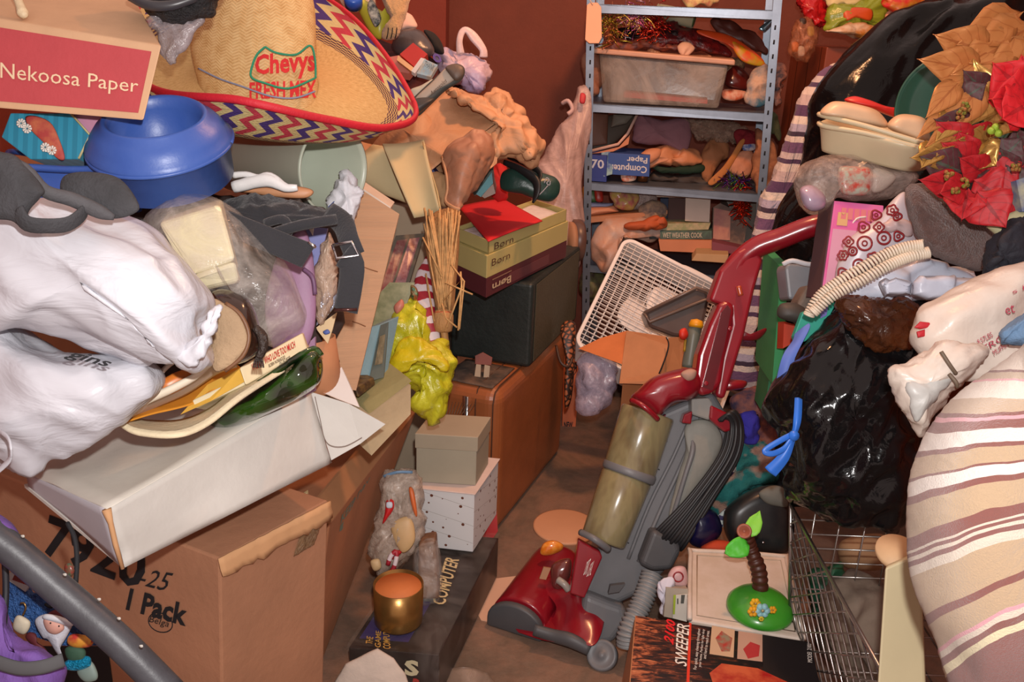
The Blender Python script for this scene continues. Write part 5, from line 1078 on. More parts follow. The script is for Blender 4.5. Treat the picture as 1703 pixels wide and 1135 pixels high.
# open carton and bags
t = Thing('cardboard_box', 'small open orange brown carton with flaps between fan and vacuum', 'cardboard box')
zc = .44; ca = PZ(1035, 640, zc); cb = PZ(1130, 640, zc); 
g = G(); q_ = [ca, cb, V((cb.x, cb.y, 0)), V((ca.x, ca.y, 0))]; hexa(g, q_, [p + V((.03, .13, 0)) for p in q_]); t.part('body', g, M('a8683e', rough=.8, mott=.06), bevel=.003)
g = G(); prism(g, [P(1030, 638, 2.83), P(1042, 550, 2.92), P(1108, 560, 2.92), P(1112, 575, 2.86), P(1095, 632, 2.80), P(1090, 640, 2.8)], FWD*.004); t.part('flap', g, M('b57c54', rough=.8))
g = G(); prism(g, [P(962, 580, 2.90), P(1000, 562, 2.93), P(1044, 550, 2.95), P(1034, 606, 2.86)], FWD*.004); t.part('flap', g, M('c4703c', rough=.8), label='orange lit left flap')  # warm light painted into this flap's orange colour
g = G(); prism(g, [P(1112, 562, 2.90), P(1140, 560, 2.95), P(1145, 640, 2.86), P(1095, 640, 2.80)], FWD*.004); t.part('flap', g, M('b07850', rough=.8))
g = G(); ptube(g, [(1108, 562, 2.84), (1112, 572, 2.80), (1108, 592, 2.79), (1096, 622, 2.78)], .0022, 6); t.part('black_cord', g, ink)
g = G(); pillow(g, [(960, 600), (985, 590), (1020, 605), (1030, 640), (1020, 665), (1000, 690), (975, 690), (962, 670)], 2.95, .06, rings=9, n=70); one('plastic_bag', 'crumpled translucent plastic bag left of the small open carton', 'plastic bag', g, film('b0a4b8', .55, .2, .6, 22, 'lilac_film'), disp=[(.024, 11, 'crump'), (.006, 28, 'crump')])
t = Thing('toy_bottle', 'grey toy bottle with yellow cap standing behind the vacuum hood', 'toy')
g = G(); d_ = P(1157, 535, 2.74)-P(1145, 612, 2.74); lathe(g, [(0, 0), (.020, 0), (.022, .01), (.020, d_.length*.7), (.018, d_.length), (0, d_.length)], P(1145, 612, 2.74), d_, 24); t.part('bottle_body', g, M('6d7268', rough=.4))
g = G(); lathe(g, [(.021, 0), (.023, .008), (.018, .022), (0, .027)], P(1157, 545, 2.735), d_, 24); t.part('cap', g, M('e8a018', rough=.4))
g = G(); pillow(g, [(1130, 550), (1140, 546), (1145, 558), (1138, 566), (1130, 562)], 2.72, .012, rings=4, n=24); t.part('red_tip', g, M('d0301c', rough=.5))
g = G(); ptube(g, [(1140, 565, 2.73), (1138, 585, 2.73)], .004, 6); t.part('bead_string', g, M('b88a1c', rough=.5))
g = G(); lathe(g, [(0, 0), (.075, 0), (.078, .006), (.078, .035), (.070, .040), (.066, .03), (.062, .03), (0, .03)], P(966, 400, 3.28), -RT*.96 - FWD*.2, 44); one('round_tin', 'dark brown round tin on its edge behind the shoe boxes', 'tin', g, M('4c3630', rough=.35, c2='6a4a3e', ms=6))
g = G(); lathe(g, [(0, 0), (.072, 0), (.072, .02), (0, .02)], P(958, 402, 3.26) - RT*.012, -RT*.96 - FWD*.2, 40); one('leather_roll', 'tan leather roll pressed against the dark round tin', 'leather roll', g, M('a87858', rough=.7))
t = Thing('hanging_bag', 'long translucent pinkish plastic bag hanging from the left shelf post', 'plastic bag')
g = G(); pillow(g, [(962, 150), (978, 152), (982, 180), (975, 230), (968, 300), (965, 370), (958, 440), (935, 430), (900, 380), (885, 330), (898, 280), (925, 225), (950, 190)], 3.30, .06, rings=12, n=110, center=(940, 310)); t.part('bag_body', g, film('c8a8a0', .5, .35, .5, 12, 'pinkish_bag_film'), disp=[(.022, 12, 'fold', 80), (.006, 26, 'fold', 85)])
g = G(); ptube(g, [(935, 172, 3.3), (945, 168, 3.28), (952, 182, 3.28), (944, 190, 3.28)], .008, 8); t.part('bag_handle', g, M('c8a8a4', rough=.5))
g = G(); pillow(g, [(966, 155), (974, 158), (972, 172), (964, 170)], 3.24, .006, rings=3, n=20); t.part('red_print', g, M('b83038'))
# ================================================================ steel shelving
SL = PY(978, 170, 3.56); SR = PY(1281, 180, 3.44); sx_ = (SR - SL); sx_.z = 0; sw = sx_.length*1.022; sx_.normalize(); sy_ = V((-sx_.y, sx_.x, 0)); SD = .36
steel = M('848c98', rough=.36, metal=.7, mott=.15, ms=14)
t = Thing('shelving_unit', 'grey steel shelving unit against the dark brown wall, full of clutter', 'shelving unit')
SZ = [PY(978, y, 3.56).z for y in (6, 172, 303, 440)] + [.12]
def sp(u, v, z): p = SL + sx_*(u*sw) + sy_*v; return V((p.x - (z-1.1)*.05, p.y, z))
for z in SZ:
    g = G(); hexa(g, [sp(0, 0, z), sp(1, 0, z), sp(1, 0, z-.032), sp(0, 0, z-.032)], [sp(0, .004, z), sp(1, .004, z), sp(1, .004, z-.032), sp(0, .004, z-.032)])
    hexa(g, [sp(0, 0, z), sp(1, 0, z), sp(1, SD, z), sp(0, SD, z)], [sp(0, 0, z-.004), sp(1, 0, z-.004), sp(1, SD, z-.004), sp(0, SD, z-.004)])
    hexa(g, [sp(0, SD, z), sp(1, SD, z), sp(1, SD, z-.032), sp(0, SD, z-.032)], [sp(0, SD+.004, z), sp(1, SD+.004, z), sp(1, SD+.004, z-.032), sp(0, SD+.004, z-.032)]); t.part('shelf', g, steel, bevel=.001)
for u, v in ((0, 0), (1, 0), (0, SD), (1, SD)):
    g = G(); s_ = 1 if u == 0 else -1; w_ = .028/sw*s_
    o = -.004 if v == 0 else .008
    hexa(g, [sp(u, v+o, 1.66), sp(u+w_, v+o, 1.66), sp(u+w_, v+o, 0), sp(u, v+o, 0)], [sp(u, v+o-.003, 1.66), sp(u+w_, v+o-.003, 1.66), sp(u+w_, v+o-.003, 0), sp(u, v+o-.003, 0)])
    k_ = .03 if v == 0 else -.03
    hexa(g, [sp(u-.004*s_, v+o, 1.66), sp(u-.004*s_, v+o+k_, 1.66), sp(u-.004*s_, v+o+k_, 0), sp(u-.004*s_, v+o, 0)], [sp(u, v+o, 1.66), sp(u, v+o+k_, 1.66), sp(u, v+o+k_, 0), sp(u, v+o, 0)])
    pp = t.part('post', g, steel)
    if v == 0:
        g = G()
        for k in range(30):
            c_ = sp(u+w_*.5, v+o-.0035, .15 + k*.05); 
            if c_.z > 1.6 : break
            tube(g, [c_ + V((0, 0, -.008)), c_ + V((0, 0, .008))], .0035, 6, flat=.3, nrm=sy_)
        t.part('slots', g, ink, pp, label='dark mounting slots')
def sbox(name, label, cat, u0, u1, v0, v1, zi, h, mat, lift=0, rot=0, **k):
    """box on shelf zi; u in 0..1 along it, v metres back"""
    z = SZ[zi] + .001 + lift; g = G(); hexa(g, [sp(u0, v0, z+h), sp(u1, v0, z+h), sp(u1, v0, z), sp(u0, v0, z)], [sp(u0, v1, z+h), sp(u1, v1, z+h), sp(u1, v1, z), sp(u0, v1, z)])
    return one(name, label, cat, g, mat, bevel=.002, **k)
def dsh(d, y): return d - 3.40 + 3.52/(.94 + .342*(567.5-y)/FPX) + .015
def spl(name, label, cat, outline, mat, d=3.58, th=.03, disp=(.014, 19, 'crump'), n=70, rings=10, sharp=False, **k):
    if d > 3.3 and outline[0][0] < 1312: d = dsh(d, sum(o[1] for o in outline)/len(outline))
    g = G(); pillow(g, outline, d, th, rings=rings, n=n, sharp=sharp); return one(name, label, cat, g, mat, disp=disp, **k)
# -- top bay: clear storage tub
t = Thing('storage_tub', 'clear plastic storage tub with a pale lid on the upper shelf', 'storage tub')
z1 = SZ[1]; tubm = film('a09488', .5, .2, .1, 6, 'cloudy_tub_plastic')
g = G(); A_ = [sp(.06, .02, z1+.185), sp(.76, .02, z1+.165), sp(.72, .03, z1+.004), sp(.09, .03, z1+.004)]; B_ = [sp(.06, .32, z1+.185), sp(.76, .32, z1+.165), sp(.72, .30, z1+.004), sp(.09, .30, z1+.004)]
hexa(g, A_, B_); t.part('tub_body', g, tubm, bevel=.012)
g = G(); hexa(g, [sp(.03, .005, z1+.205), sp(.79, .005, z1+.185), sp(.79, .005, z1+.165), sp(.03, .005, z1+.185)], [sp(.03, .335, z1+.205), sp(.79, .335, z1+.185), sp(.79, .335, z1+.165), sp(.03, .335, z1+.185)]); t.part('tub_lid', g, M('c99a80', rough=.5), bevel=.005)
g = G(); hexa(g, [sp(.20, .06, z1+.045), sp(.66, .06, z1+.032), sp(.66, .06, z1+.018), sp(.20, .06, z1+.025)], [sp(.20, .2, z1+.045), sp(.66, .2, z1+.032), sp(.66, .2, z1+.018), sp(.20, .2, z1+.025)]); one('red_folder', 'red folder lying inside the clear storage tub', 'folder', g, M('c83a2c', rough=.5))
spl('white_scrap', 'crumpled pale scrap hanging over the tub lid, towards its middle', 'paper', [(1125, 76), (1140, 70), (1156, 80), (1140, 94), (1128, 90)], M('d8b098', rough=.6), 3.46, .015)
spl('gift_wrap', 'shiny clear gift wrap draped over the tub lid right half', 'plastic wrap', [(1080, 85), (1130, 92), (1185, 95), (1175, 120), (1165, 134), (1140, 118), (1110, 105)], film('d8a078', .3, .12, .8, 30, 'shiny_wrap'), 3.44, .012)
spl('gift_wrap', 'rumpled brown paper bag stuffed left of the storage tub', 'paper', [(968, 95), (985, 85), (1000, 92), (1002, 130), (995, 160), (978, 158), (970, 130)], M('8a5a44', rough=.6, bump=.5, bs=30), 3.5, .03)
# tinsel
def tinsel(name, label, cx, cy, w, h, cols, n=60, d=3.42, droop=1):
    t = Thing(name, label, 'tinsel'); d = dsh(d, cy)
    for ci, c in enumerate(cols):
        g = G()
        for k in range(n):
            x = cx + rnd.gauss(0, w*.35); y = cy + rnd.gauss(0, h*.3); a_ = rnd.uniform(0, 6.28); L = rnd.uniform(8, 22)
            p0 = (x, y, d + rnd.uniform(-.03, .03)); p1 = (x+L*.5*math.cos(a_)+rnd.uniform(-3, 3), y+L*.5*math.sin(a_), d+rnd.uniform(-.03, .03)); p2 = (x+L*math.cos(a_), y+L*math.sin(a_)+3*droop, d+rnd.uniform(-.03, .03))
            g.v += []; ptube(g, [p0, p1, p2], .0022, 4, sub=2, flat=.3)
        o = t.part('tinsel_strands', g, M(c, rough=.2, metal=.7, mott=.3, ms=80)); o['kind'] = 'stuff'
    return t
tinsel('tinsel_garland', 'pink and silver tinsel bunch on the upper shelf', 1055, 28, 34, 32, ['b05a90', 'c8a0b8', 'd8c060'])
tinsel('tinsel_garland', 'red tinsel bunch right of the pink one on the upper shelf', 1085, 40, 26, 40, ['b01c20', 'c84a30'])
tinsel('tinsel_garland', 'gold and green tinsel sprays at the left end of the upper shelf', 1015, 45, 22, 44, ['9a8a30', 'c87a50'])
t = Thing('hanging_tag', 'blank peach tag hanging on the left shelf post', 'tag')
g = G(); pprism(g, [(976, 8), (982, 4), (994, 4), (1000, 12), (1001, 62), (996, 72), (980, 72), (973, 66)], 3.30, FWD*.006); t.part('tag_card', g, M('e0a888', rough=.6, mott=.03), bevel=.002)
g = G(); ptube(g, [(976, -12, 3.32), (980, -2, 3.30), (986, 8, 3.296)], .002, 5); t.part('string', g, M('d8b8a0'))
t = Thing('paper_roll', 'rolled pale green poster lying above the tub', 'paper roll')
g = G(); d_ = P(1155, 33, 3.46) - P(1092, 18, 3.5); lathe(g, [(.028, 0), (.034, d_.length), (.030, d_.length), (.026, .01)], P(1092, 18, 3.5), d_, 28); t.part('roll', g, M('a8a88c', rough=.5))
g = G(); d2 = d_.normalized(); lathe(g, [(.0, 0), (.026, 0), (.026, .004), (0, .004)], P(1155, 33, 3.46) - d2*.004, d2, 24); t.part('roll_end', g, M('4a7a4c', rough=.5))
spl('gift_bag', 'long orange and red folded gift bag sloping over the upper shelf', 'gift bag', [(1160, 50), (1185, 52), (1220, 62), (1262, 92), (1270, 106), (1240, 98), (1205, 72), (1165, 58)], M('cf4a1c', rough=.4, mott=.15), 3.46, .014, None)
spl('gift_bag', 'dark brown folded bag behind the orange one', 'gift bag', [(1180, 32), (1215, 34), (1262, 62), (1275, 90), (1240, 75), (1200, 60)], M('5a2a20', rough=.5), 3.54, .02)
spl('gift_bag', 'orange striped bag strip below the long orange gift bag', 'gift bag', [(1215, 70), (1228, 72), (1270, 102), (1262, 110), (1232, 100)], M('d8541c', rough=.4, c2='b8941c', ms=30), 3.44, .012, None)
spl('red_ribbon_pile', 'pile of dark red ribbon and wrapping in the middle of the upper shelf', 'ribbon', [(1085, 40), (1130, 42), (1190, 60), (1215, 92), (1170, 88), (1120, 72), (1080, 78), (1060, 60)], M('7a1c1c', rough=.3, c2='40181c', ms=30, bump=.6, bs=50), 3.52, .03)
spl('wrapping_scraps', 'mixed brown wrapping scraps covering the tub lid left half', 'wrapping paper', [(1005, 66), (1060, 68), (1120, 72), (1128, 82), (1060, 84), (1010, 84)], M('a8583c', rough=.5, c2='5a2c2c', ms=25), 3.5, .02)
spl('black_scarf', 'black shiny bundle behind the pink tinsel', 'bundle', [(1020, 50), (1060, 44), (1100, 48), (1140, 55), (1150, 66), (1100, 70), (1030, 66)], M('241a1c', rough=.2), 3.53, .03)
spl('silver_pen', 'bright silver clip at the top right of the upper shelf', 'clip', [(1262, 48), (1270, 40), (1282, 34), (1284, 40), (1272, 52)], M('7fa0b0', rough=.2, metal=.8), 3.45, .008, None)
spl('white_box', 'small white and red packet right of the storage tub', 'packet', [(1201, 152), (1210, 148), (1240, 152), (1242, 160), (1222, 168), (1203, 164)], M('d8a890', rough=.5, c2='c8603c', ms=40), 3.44, .015, None)
spl('storage_jar', 'dark red jar tilted right of the storage tub', 'jar', [(1208, 118), (1225, 108), (1245, 125), (1245, 148), (1222, 150), (1205, 140)], M('5a1c18', rough=.2, coat=.5), 3.52, .03, None)
spl('storage_packet', 'dark packet squeezed beside the tub, upper right of it', 'packet', [(1205, 100), (1222, 95), (1240, 100), (1236, 118), (1210, 128), (1202, 115)], M('4a3028', rough=.4, c2='a8906c', ms=40), 3.55, .02)
spl('paper_bag', 'pale crumpled shopping bag with blue print leaning on the right post', 'bag', [(1245, 130), (1262, 112), (1275, 108), (1280, 140), (1272, 172), (1244, 172)], M('c8a48c', rough=.5, c2='3c6a80', ms=14, bump=.4, bs=30), 3.42, .02)
spl('paper_bag', 'pinkish paper scraps sticking out past the right shelf post', 'paper', [(1290, 105), (1304, 108), (1306, 125), (1298, 140), (1300, 170), (1288, 175), (1286, 130)], M('b87a64', rough=.6, c2='4a3a40', ms=30), 3.5, .02)
spl('gift_bow', 'cream bow on the very top shelf', 'bow', [(1138, -8), (1190, -8), (1195, 4), (1180, 8), (1160, 2), (1150, 14), (1140, 8)], M('c8b878', rough=.6, c2='a86a50', ms=30), 3.42, .02)
# -- second bay
t = Thing('paper_box', 'blue box lettered 70 and Computer Paper on the middle shelf', 'box')
z2 = SZ[2]
cpb = [sp(.02, .02, z2+.105), sp(.12, .02, z2+.105), sp(.12, .02, z2+.002), sp(.02, .02, z2+.002)]
g = G(); hexa(g, cpb, [p + sy_*.2 for p in cpb]); t.part('end_panel', g, M('2c3c8a', rough=.5, mott=.08), bevel=.001)
cpf = [sp(.125, .04, z2+.115), sp(.36, .05, z2+.115), sp(.36, .05, z2+.03), sp(.125, .04, z2+.03)]
g = G(); hexa(g, cpf, [p + sy_*.18 for p in cpf]); t.part('body', g, M('34539a', rough=.5, mott=.08), bevel=.001)
ptext(t, cpb, '70', .1, .15, .85, .5, M('c8ccd8', mott=0), bold=.02)
ptext(t, cpf[2:]+cpf[:2], 'Computer', .06, .15, .95, .58, M('d8d4d4', mott=0), bold=.02)
ptext(t, cpf[2:]+cpf[:2], 'Paper', .06, .60, .55, .95, M('d8d4d4', mott=0), bold=.02)
g = G(); q_ = W([(1000, 254), (1014, 252), (1020, 270), (1018, 290), (1004, 294), (1000, 272)], 3.55); prism(g, q_, FWD*.004); t.part('picture', g, M('8ab0b0', c2='3a5aa0', ms=40))
spl('red_packet', 'small red and white packet in front of the blue paper box', 'packet', [(1033, 288), (1046, 284), (1058, 288), (1056, 300), (1036, 302)], M('b85a3c', rough=.5, c2='d8c0b0', ms=50), 3.46, .012, None)
for i, (pts, c, l) in enumerate([([(980, 198), (1050, 185), (1062, 188), (1040, 222), (1012, 248), (985, 248)], '4a3c30', 'dark brown folder leaning in the left of the middle shelf'), ([(978, 190), (1012, 186), (1010, 240), (980, 244)], '6a4434', 'brown leather box at the left of the middle shelf'), ([(1020, 190), (1060, 186), (1042, 206), (1016, 212)], '6c6458', 'grey folder lying across the dark brown folder')]):
    spl('document_folder', l, 'folder', pts, M(c, rough=.6), 3.62-.03*i, .012, None, sharp=True)
t = Thing('folded_paper', 'white folded card sloping up on the middle shelf', 'card'); g = G(); tube(g, W([(980, 252), (1028, 240), (1044, 222), (1062, 186)], 3.54), .006, 8, flat=.5); t.part('folded_edge', g, M('d0a898', rough=.6)); g = G(); prism(g, W([(980, 256), (1030, 244), (1048, 224), (1045, 240), (1020, 252)], 3.55), FWD*.01); t.part('inner_sheet', g, M('c07a58'))
spl('pink_pouch', 'dusty mauve fabric pouch on the middle shelf', 'pouch', [(1062, 190), (1072, 192), (1098, 200), (1146, 202), (1144, 252), (1120, 248), (1078, 240), (1055, 236), (1052, 215)], M('8a5f68', rough=.8, bump=.2, bs=60), 3.54, .035, (.006, 12, 'crease'), n=70)
spl('bubble_wrap', 'clear crinkled plastic packaging behind the mauve pouch', 'packaging', [(1130, 195), (1180, 196), (1225, 205), (1245, 220), (1230, 238), (1190, 236), (1160, 232), (1148, 215)], film('a88c78', .4, .08, 1.0, 60, 'crinkled_packaging'), 3.55, .04, (.012, 30, 'crease'), n=80, rings=8)
spl('paper_sack', 'peach rolled paper sack on the middle shelf', 'paper', [(1065, 262), (1090, 245), (1140, 248), (1160, 252), (1166, 270), (1140, 276), (1100, 274), (1070, 280)], M('c8845c', rough=.5, bump=.3, bs=30), 3.5, .035)
spl('paper_sack', 'peach tube end beside the blue paper box', 'paper tube', [(1060, 262), (1078, 248), (1098, 248), (1096, 262), (1075, 276), (1062, 280)], M('cf8c68', rough=.5), 3.46, .02, None)
spl('green_scarf', 'dark green cloth under the peach paper sack', 'cloth', [(1085, 276), (1120, 278), (1165, 276), (1170, 284), (1150, 290), (1100, 288)], M('143020', rough=.8), 3.49, .02)
spl('dark_bundle', 'dark bundle at the front of the middle shelf', 'bundle', [(1080, 288), (1130, 290), (1180, 286), (1195, 310), (1120, 306), (1075, 302)], M('30241f', rough=.6), 3.52, .03)
g = G(); lathe(g, [(0, 0), (.022, 0), (.024, .05), (.020, .055), (0, .055)], PY(1068, 301, 3.62), (0, 0, 1), 24); one('candle_jar', 'small dark gold candle jar in the middle of the middle shelf', 'jar', g, M('7a4a2c', rough=.2, metal=.5))
spl('tan_boot', 'tan suede boot upright at the right of the middle shelf', 'boot', [(1178, 235), (1200, 230), (1215, 250), (1200, 270), (1180, 300), (1172, 300), (1165, 275)], M('9a6440', rough=.8, bump=.2, bs=60), 3.52, .03)
spl('orange_scarf', 'orange band curling down over the middle shelf', 'band', [(1230, 235), (1240, 232), (1225, 262), (1205, 292), (1185, 308), (1178, 302), (1200, 280), (1218, 255)], M('b8743a', rough=.7), 3.44, .008, None)
spl('red_hat', 'dark red pompom hat behind the orange band', 'hat', [(1222, 220), (1245, 215), (1260, 222), (1258, 245), (1240, 250), (1225, 240)], M('7a1420', rough=.9, bump=.5, bs=80), 3.5, .03)
spl('blue_packet', 'blue and white packet under the dark red hat', 'packet', [(1238, 238), (1256, 240), (1254, 250), (1236, 250)], M('3c5a9a', rough=.4, c2='c8c0c0', ms=40), 3.47, .012, None)
spl('peach_doll', 'peach stuffed doll leaning at the right of the middle shelf', 'doll', [(1225, 255), (1250, 250), (1252, 275), (1240, 296), (1215, 288), (1205, 275)], M('c88868', rough=.7, bump=.2, bs=40), 3.46, .025, (.006, 25, 'lump'))
t = tinsel('tinsel_garland', 'purple and green glitter garland at the front right of the middle shelf', 1222, 302, 24, 10, ['6a2c7a', '6a9a3c', '3a4a9a'], 30, 3.40)
t = tinsel('tinsel_garland', 'bright red tinsel tail hanging below the middle shelf', 1234, 335, 6, 42, ['d02c14', 'b8341c'], 60, 3.36)
spl('camouflage_bag', 'brown camouflage bag hanging outside the right shelf post', 'bag', [(1258, 215), (1275, 225), (1290, 250), (1295, 290), (1285, 320), (1262, 325), (1250, 300), (1255, 260)], M('7a4a34', rough=.8, c2='a8704c', ms=16), 3.36, .04)
spl('green_scarf', 'dark olive cloth hooked on the right shelf post', 'cloth', [(1275, 182), (1290, 190), (1300, 220), (1296, 235), (1282, 225), (1274, 205)], M('3a4028', rough=.9), 3.4, .02)
# -- third bay
for i, (pts, c, l) in enumerate([([(972, 336), (1020, 338), (1018, 346), (972, 346)], '8a90b0', 'bluish magazine, topmost of the stack on the third shelf'), ([(968, 346), (1022, 342), (1030, 352), (968, 362)], 'c88868', 'peach magazine, lowest of the stack on the third shelf')]):
    spl('magazine', l, 'magazine', pts, M(c, rough=.5), 3.5-.02*i, .03, None, sharp=True)
for i, (x, c, l) in enumerate([(975, 'a8641c', 'orange toy packet'), (985, '3a5a2c', 'green toy packet'), (995, 'a82c20', 'red toy packet')]):
    spl('toy_packet', l + ' at the left of the third shelf', 'packet', [(x-6, 312), (x+5, 312), (x+8, 334), (x-4, 334)], M(c, rough=.4), 3.52-.01*i, .012, None)
spl('candy_bag', 'clear bag of red and yellow sweets on the third shelf', 'bag of sweets', [(1012, 318), (1030, 314), (1052, 318), (1062, 330), (1050, 348), (1026, 346), (1014, 332)], M('b8606c', rough=.25, c2='b8a058', ms=40), 3.48, .03)
spl('plastic_bag', 'pale clear bag right of the sweets on the third shelf', 'plastic bag', [(1055, 318), (1085, 320), (1090, 335), (1070, 346), (1050, 345)], film('c8b0a8', .4, name='shelf_film'), 3.52, .03)
def zat(y, Y=3.5): return PY(1100, y, Y).z
g = G(); fbox(g, [(972, 362), (1110, 350), (1110, 356), (972, 372)], dsh(3.43, 370), .2); one('wood_board', 'tan board lying under the magazines on the third shelf', 'board', g, M('a8704c', rough=.6))
spl('peach_bag', 'peach plastic bag bulging out of the third shelf', 'plastic bag', [(990, 372), (1020, 362), (1060, 360), (1105, 372), (1100, 395), (1060, 392), (1030, 410), (1020, 440), (1000, 450), (985, 420)], M('c89478', rough=.4, bump=.4, bs=22, c2='b8a8a0', ms=6), 3.42, .06, (.026, 9, 'crump'), n=110, rings=14)
spl('orange_cloth', 'rust orange cloth rolled on the third shelf', 'cloth', [(1040, 376), (1070, 366), (1100, 360), (1108, 372), (1090, 382), (1055, 386)], M('b8562c', rough=.7), 3.38, .03)
spl('striped_cloth', 'grey striped cloth lying behind the rust orange cloth', 'cloth', [(1062, 345), (1095, 335), (1110, 345), (1105, 362), (1070, 366)], M('6a5c58', rough=.8, c2='a88a70', ms=30), 3.46, .025)
def pb(name, label, cat, q, d, th, c, **k):
    d = dsh(d, 370)
    g = G(); fbox(g, q, d, th, sy_); return one(name, label, cat, g, M(c, rough=.6, mott=.06), bevel=.002)
pb('white_box', 'flat white box, upper one right under the middle shelf', 'box', [(1090, 318), (1160, 322), (1158, 330), (1092, 328)], 3.46, .15, 'c8b0a0')
pb('brown_book', 'dark brown book standing left of the square white box', 'book', [(1112, 328), (1140, 330), (1139, 370), (1110, 368)], 3.48, .15, '4a2a24')
pb('square_box', 'square white box standing on the third shelf', 'box', [(1140, 328), (1182, 330), (1180, 370), (1139, 368)], 3.42, .12, 'd2bcae')
pb('blue_bottle_box', 'dark blue box behind the dark brown book', 'box', [(1098, 330), (1113, 330), (1111, 372), (1099, 368)], 3.52, .10, '2c3450')
t = Thing('paperback_book', 'pale green paperback, upper of two under the square white box', 'book'); g = G(); fbox(g, [(1106, 372), (1182, 371), (1178, 382), (1102, 384)], dsh(3.41, 370), .15, sy_); t.part('cover', g, M('8a9468', rough=.6, c2='b8a888', ms=30))
t = Thing('paperback_book', 'green lettered paperback, lower of two under the square white box', 'book'); q_ = [(1098, 384), (1184, 384), (1184, 398), (1098, 398)]; g = G(); fbox(g, q_, dsh(3.40, 370), .16, sy_); t.part('cover', g, M('4c6a5a', rough=.6, c2='3c4c48', ms=30))
text(t, 'WET WEATHER COOK', [(1102, 387, dsh(3.398, 370)), (1168, 387, dsh(3.398, 370)), (1168, 396, dsh(3.398, 370)), (1102, 396, dsh(3.398, 370))], M('b8b09c', mott=0), bold=.02)
pb('kraft_box', 'long peach kraft box under the green lettered paperback', 'box', [(1095, 399), (1186, 400), (1186, 422), (1098, 418)], 3.39, .2, 'c07a54')
pb('wood_plank', 'pale wooden plank end under the peach kraft box', 'plank', [(1158, 422), (1212, 424), (1208, 438), (1150, 434)], 3.30, .2, 'b8946a')
pb('dark_book', 'small black book beside the green lettered paperback', 'book', [(1080, 386), (1098, 386), (1098, 398), (1080, 398)], 3.42, .12, '24282a')
t = Thing('photo_frame', 'clear acrylic photo frame leaning right of the square white box', 'photo frame')
g = G(); prism(g, W([(1186, 345), (1198, 338), (1218, 348), (1245, 358), (1236, 412), (1185, 400)], dsh(3.42, 370)), FWD*.02); t.part('pane', g, M('6a5c58', rough=.12, coat=.6, c2='8a7468', ms=12))
g = G(); prism(g, W([(1188, 346), (1215, 352), (1214, 400), (1186, 398)], dsh(3.416, 370)), FWD*.004); t.part('picture', g, M('c08a78', rough=.4, c2='a8706c', ms=14))
pb('pink_magazine', 'dark pink magazine stack under the acrylic photo frame', 'magazine', [(1184, 402), (1238, 414), (1234, 424), (1184, 420)], 3.36, .15, '7a3a48')
pb('grey_container', 'grey plastic container at the right end of the third shelf', 'container', [(1210, 325), (1262, 328), (1255, 385), (1240, 400), (1212, 350)], 3.5, .12, '6a6460') if False else None
g = G(); pprism(g, [(1205, 326), (1262, 328), (1252, 400), (1240, 405), (1215, 350)], dsh(3.5, 370), FWD*.10); one('grey_container', 'grey plastic container at the right end of the third shelf', 'container', g, M('6c645c', rough=.4), bevel=.004)
spl('mixed_bag', 'dark bag of odds and ends on the lowest visible shelf', 'bag', [(965, 455), (1000, 450), (1010, 480), (990, 500), (968, 495)], M('4a3a30', rough=.6, c2='6a6a3c', ms=20), 3.5, .05)

# packets heaped on the wall top at upper right
spl('snack_packet', 'red crinkled packet at the top right beside the green one', 'packet', [(1328, -5), (1365, -5), (1376, 20), (1370, 42), (1350, 38), (1332, 15)], M('b81c20', rough=.3, bump=.4, bs=25), 3.30, .04, (.014, 24, 'crease'))
t = Thing('snack_packet', 'green snack packet with an orange label at the top right', 'packet')
g = G(); pillow(g, [(1376, 20), (1390, 8), (1425, 5), (1465, -5), (1475, 15), (1470, 40), (1440, 42), (1400, 42), (1372, 48)], 3.22, .04, rings=8, n=70); t.part('packet', g, M('8a9a2c', rough=.3, bump=.4, bs=20, mott=.15), disp=[(.014, 12, 'fold', 60), (.008, 30, 'crease')])
g = G(); pillow(g, [(1402, 16), (1425, 12), (1450, 16), (1448, 34), (1425, 30), (1406, 34)], 3.185, .012, rings=4, n=40); t.part('label_patch', g, M('c8501c', rough=.4))
spl('snack_packet', 'white and orange packet lying under the green snack packet', 'packet', [(1372, 52), (1410, 40), (1450, 42), (1465, 55), (1440, 64), (1410, 58)], M('d0b89c', rough=.4, c2='b8742c', ms=16), 3.2, .03)
spl('snack_packet', 'red and yellow packet at the top right against the black bag', 'packet', [(1470, -10), (1530, -10), (1545, 5), (1520, 18), (1490, 25), (1472, 12)], M('c42420', rough=.4, c2='b8902c', ms=14), 3.1, .04)
spl('peach_wrap', 'peach tissue hanging under the red and yellow packet', 'tissue paper', [(1475, 25), (1500, 18), (1525, 20), (1512, 35), (1480, 55), (1468, 62)], M('d49878', rough=.6), 3.12, .03)
spl('cream_packet', 'cream packet top between red and green snack packets', 'packet', [(1372, -10), (1420, -12), (1428, 4), (1400, 10), (1380, 12)], M('d0c08c', rough=.5), 3.26, .03)
spl('clear_bag', 'clear plastic bag of orange trinkets hanging right of the shelves', 'plastic bag', [(1325, 35), (1345, 30), (1360, 50), (1356, 75), (1340, 102), (1318, 98), (1312, 75)], film('b06a44', .4, .12, .9, 30, 'orange_film'), 3.28, .05, (.012, 18, 'crease'))
for x, y, c in ((1322, 78, 'd8702c'), (1332, 85, 'd8c8b0'), (1348, 52, 'c8a04c'), (1335, 38, '3a2c24')):
    g = G(); pillow(g, [(x-5, y-7), (x+5, y-7), (x+6, y+7), (x-4, y+8)], 3.26, .012, rings=4, n=24)
    THINGS[-1].single = False if False else True
    one('wrapped_trinket', {'d8702c': 'orange trinket', 'd8c8b0': 'cream trinket', 'c8a04c': 'yellow trinket', '3a2c24': 'dark trinket'}[c] + ' inside the clear bag right of the shelves', 'trinket', g, M(c, rough=.4))
